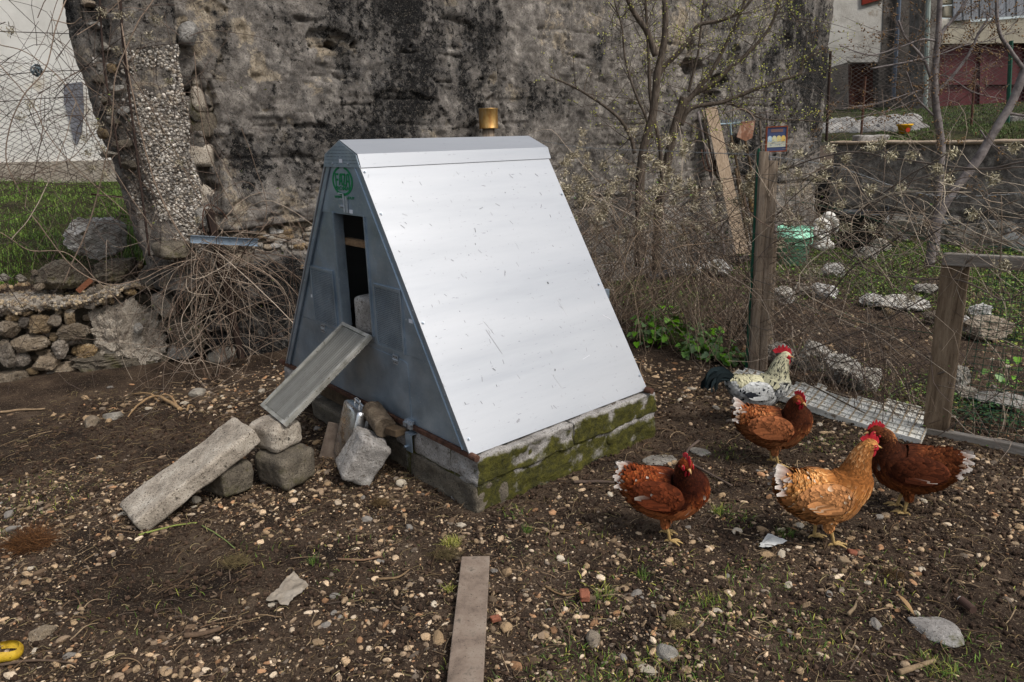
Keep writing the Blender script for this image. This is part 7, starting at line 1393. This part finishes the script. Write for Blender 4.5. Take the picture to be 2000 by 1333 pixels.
def henpal(base,dark,light,neckc,wing,fluffc,whitep=.02,wp=(200,186,172)):
    base,dark,light,neckc,wing,fluffc=[np.array(rgb(*c)) for c in (base,dark,light,neckc,wing,fluffc)]
    def pal(u,ang,rg,n):
        u=np.broadcast_to(u,(n,));ang=np.broadcast_to(ang,(n,)); r=rg.uniform(.5,1.45,(n,1)); nk=sst(u,.60,.72)[:,None]; hd=sst(u,.84,.90)[:,None]; bel=(np.sin(ang)<-.45)[:,None]&(u<.5)[:,None]
        c0=dark*(1-nk)+dark*.9*nk; c1=base*(1-nk)+neckc*nk; c1=np.where(rg.random((n,1))<.35,light*(1-nk)+c1*nk,c1); c1=c1*(1-hd)+base*.8*hd; c0=c0*(1-hd)+base*.75*hd
        c1=np.where(bel,fluffc,c1); c0=np.where(bel,fluffc*.7,c0)
        m=(u==-1)[:,None]; c0=np.where(m,wing*.8,c0);c1=np.where(m,wing*1.05,c1); m=(u==-2)[:,None]; c0=np.where(m,wing*.75,c0);c1=np.where(m,wing*.95,c1)
        m=(u==-3)[:,None]; c0=np.where(m,fluffc*.75,c0);c1=np.where(m,fluffc*1.05,c1)
        wh=(rg.random((n,1))<np.where(u==-2,whitep*6,whitep)[:,None]); c1=np.where(wh,np.array(rgb(*wp)),c1)
        return c0*r,c1*r
    return pal
def tailp(a,b,w):
    a,b,w=[np.array(rgb(*c)) for c in (a,b,w)]
    def f(rg,n,mixw=1.): r=rg.uniform(.8,1.15,(n,1)); k=(rg.random((n,1))<mixw); return a*r+0*k,np.where(k,w,b)*r
    return f
def spine(nx,ny,nz,hx,hy,hz,lift=0.):
    """tail -> body -> neck (nx..) -> head (hx..)"""
    return [(-.185,0,.272+lift,.006,.006),(-.160,0,.258+lift,.040,.044),(-.125,0,.230,.058,.070),(-.075,0,.206,.076,.091),(-.02,0,.193,.087,.102),(.040,0,.197,.087,.101),(.076,ny*.1,.226,.076,.086),(.098+nx*.3,ny*.35,.262,.070,.078),(.104+nx*.65,ny*.7,.300,.052,.056),(.112+nx,ny,.334+nz*.6,.038,.040),(hx*.6+(.112+nx)*.4,hy*.6+ny*.4,.358+nz,.029,.031),(hx,hy,.368+hz,.024,.026),(hx+.012,hy,.369+hz,.010,.011)]
def ppos(px,py): p=gz(px,py); p[2]=float(gh(p[0],p[1]))+.025; return p
hen_red=henpal((128,60,28),(58,24,13),(164,88,46),(162,98,56),(100,48,26),(150,88,52),.008)
hen_red2=henpal((140,78,42),(72,36,20),(182,116,70),(116,56,30),(140,84,52),(140,88,54),.004)
hen_gin=henpal((192,132,74),(142,88,44),(218,166,108),(218,170,118),(180,124,78),(188,130,80),.015,(214,196,170))
hen_dk=henpal((98,50,26),(62,30,16),(122,68,38),(176,120,74),(84,42,24),(112,62,32),.003)
LEG=[(.005,-.035,.02,-.034,0),(.0,.035,-.005,.036,0)]
tl_w=tailp((122,72,42),(180,150,124),(212,204,194))
b1=spine(-.045,-.045,.0,.070,-.070,.002); b1[-1]=(b1[-2][0]+.004,b1[-2][1]-.012,b1[-2][2],.008,.009)
bird('hen','dark russet hen nearest the coop looking toward the camera','hen',ppos(1300,1050),-.26,.95,hen_red,b1,(.45,-.85,-.28),31,LEG,tl_w,tailup=.42)
b2=spine(-.035,-.035,.0,.085,-.055,.0); b2[-1]=(b2[-2][0]+.004,b2[-2][1]-.012,b2[-2][2],.008,.009)
bird('hen','brown hen standing in front of the rooster with its face toward the camera','hen',ppos(1510,905),-.18,.95,hen_red2,b2,(.55,-.75,-.2),32,LEG,tl_w,tailup=.62)
b3=spine(.01,.0,.03,.150,-.0,.035)
bird('hen','light ginger hen walking to the right in profile','hen',ppos(1604,1064),.06,.98,hen_gin,b3,(1,-.10,-.12),33,[(.01,-.035,.035,-.032,0),(.0,.035,-.015,.036,0)],tl_w,tailup=.62)
b4=spine(.00,.03,.0,.150,.06,.0)
bird('hen','dark brown hen with white tail facing left behind the ginger hen','hen',ppos(1762,998),math.pi-.42,.96,hen_dk,b4,(.9,.35,-.1),34,LEG,tl_w,tailup=.02)
def roopal(u,ang,rg,n):
    u=np.broadcast_to(u,(n,));ang=np.broadcast_to(ang,(n,)); r=rg.uniform(.8,1.12,(n,1)); cream=np.array(rgb(204,198,164)); wh=np.array(rgb(196,196,192)); bk=np.array(rgb(36,38,42)); nk=sst(u,.55,.68)[:,None]; hd=sst(u,.80,.88)[:,None]
    st=(rg.random((n,1))<.30*nk*(1-hd)+.06*(1-nk)+.02); c1=cream*nk+wh*(1-nk); c1=np.where((np.sin(ang)>.1)[:,None]&(u>0)[:,None],cream*.95,c1); c0=np.where(st,bk,c1*.85); c1=np.where(st&(rg.random((n,1))<.6),bk*1.3,c1)
    br=((u>.42)&(u<.62)&(np.sin(ang)<.2))[:,None]&(rg.random((n,1))<.4); c0=np.where(br,bk,c0)
    m=(u==-1)[:,None]; k=rg.random((n,1))<.09; c0=np.where(m,np.where(k,bk,wh*.85),c0);c1=np.where(m,np.where(k,bk,wh),c1); m=(u==-2)[:,None]; k=(ang>.45)[:,None]; c0=np.where(m,np.where(k,bk,wh*.8),c0);c1=np.where(m,np.where(k,bk,wh),c1); m=(u==-3)[:,None]; c0=np.where(m,wh*.7,c0);c1=np.where(m,wh*.9,c1)
    return c0*r,c1*r
def rtail(rg,n,mixw=1.): b=np.array(rgb(26,34,36))*rg.uniform(.6,1.4,(n,1)); return b,b
b5=spine(.012,.0,.05,.150,.0,.062); b5=[(x,y,z,a*(1.32 if i in (7,8,9,10) else 1.0),b*(1.32 if i in (7,8,9,10) else 1.0)) for i,(x,y,z,a,b) in enumerate(b5)]
bird('rooster','white and black rooster with bright red comb standing on the edge of the slatted mat','rooster',ppos(1478,826)+[0,0,.02],.02,.86,roopal,b5,(1,-.25,-.05),35,LEG,rtail,True)
# feathers lost on the ground
print('objects',len(bpy.data.objects),'tris',sum(len(o.data.polygons) for o in bpy.data.objects if o.type=='MESH'))
for o in bpy.data.objects:
    if '_l' in o: del o['_l']
for m in bpy.data.materials:
    if 'h' in m: del m['h']
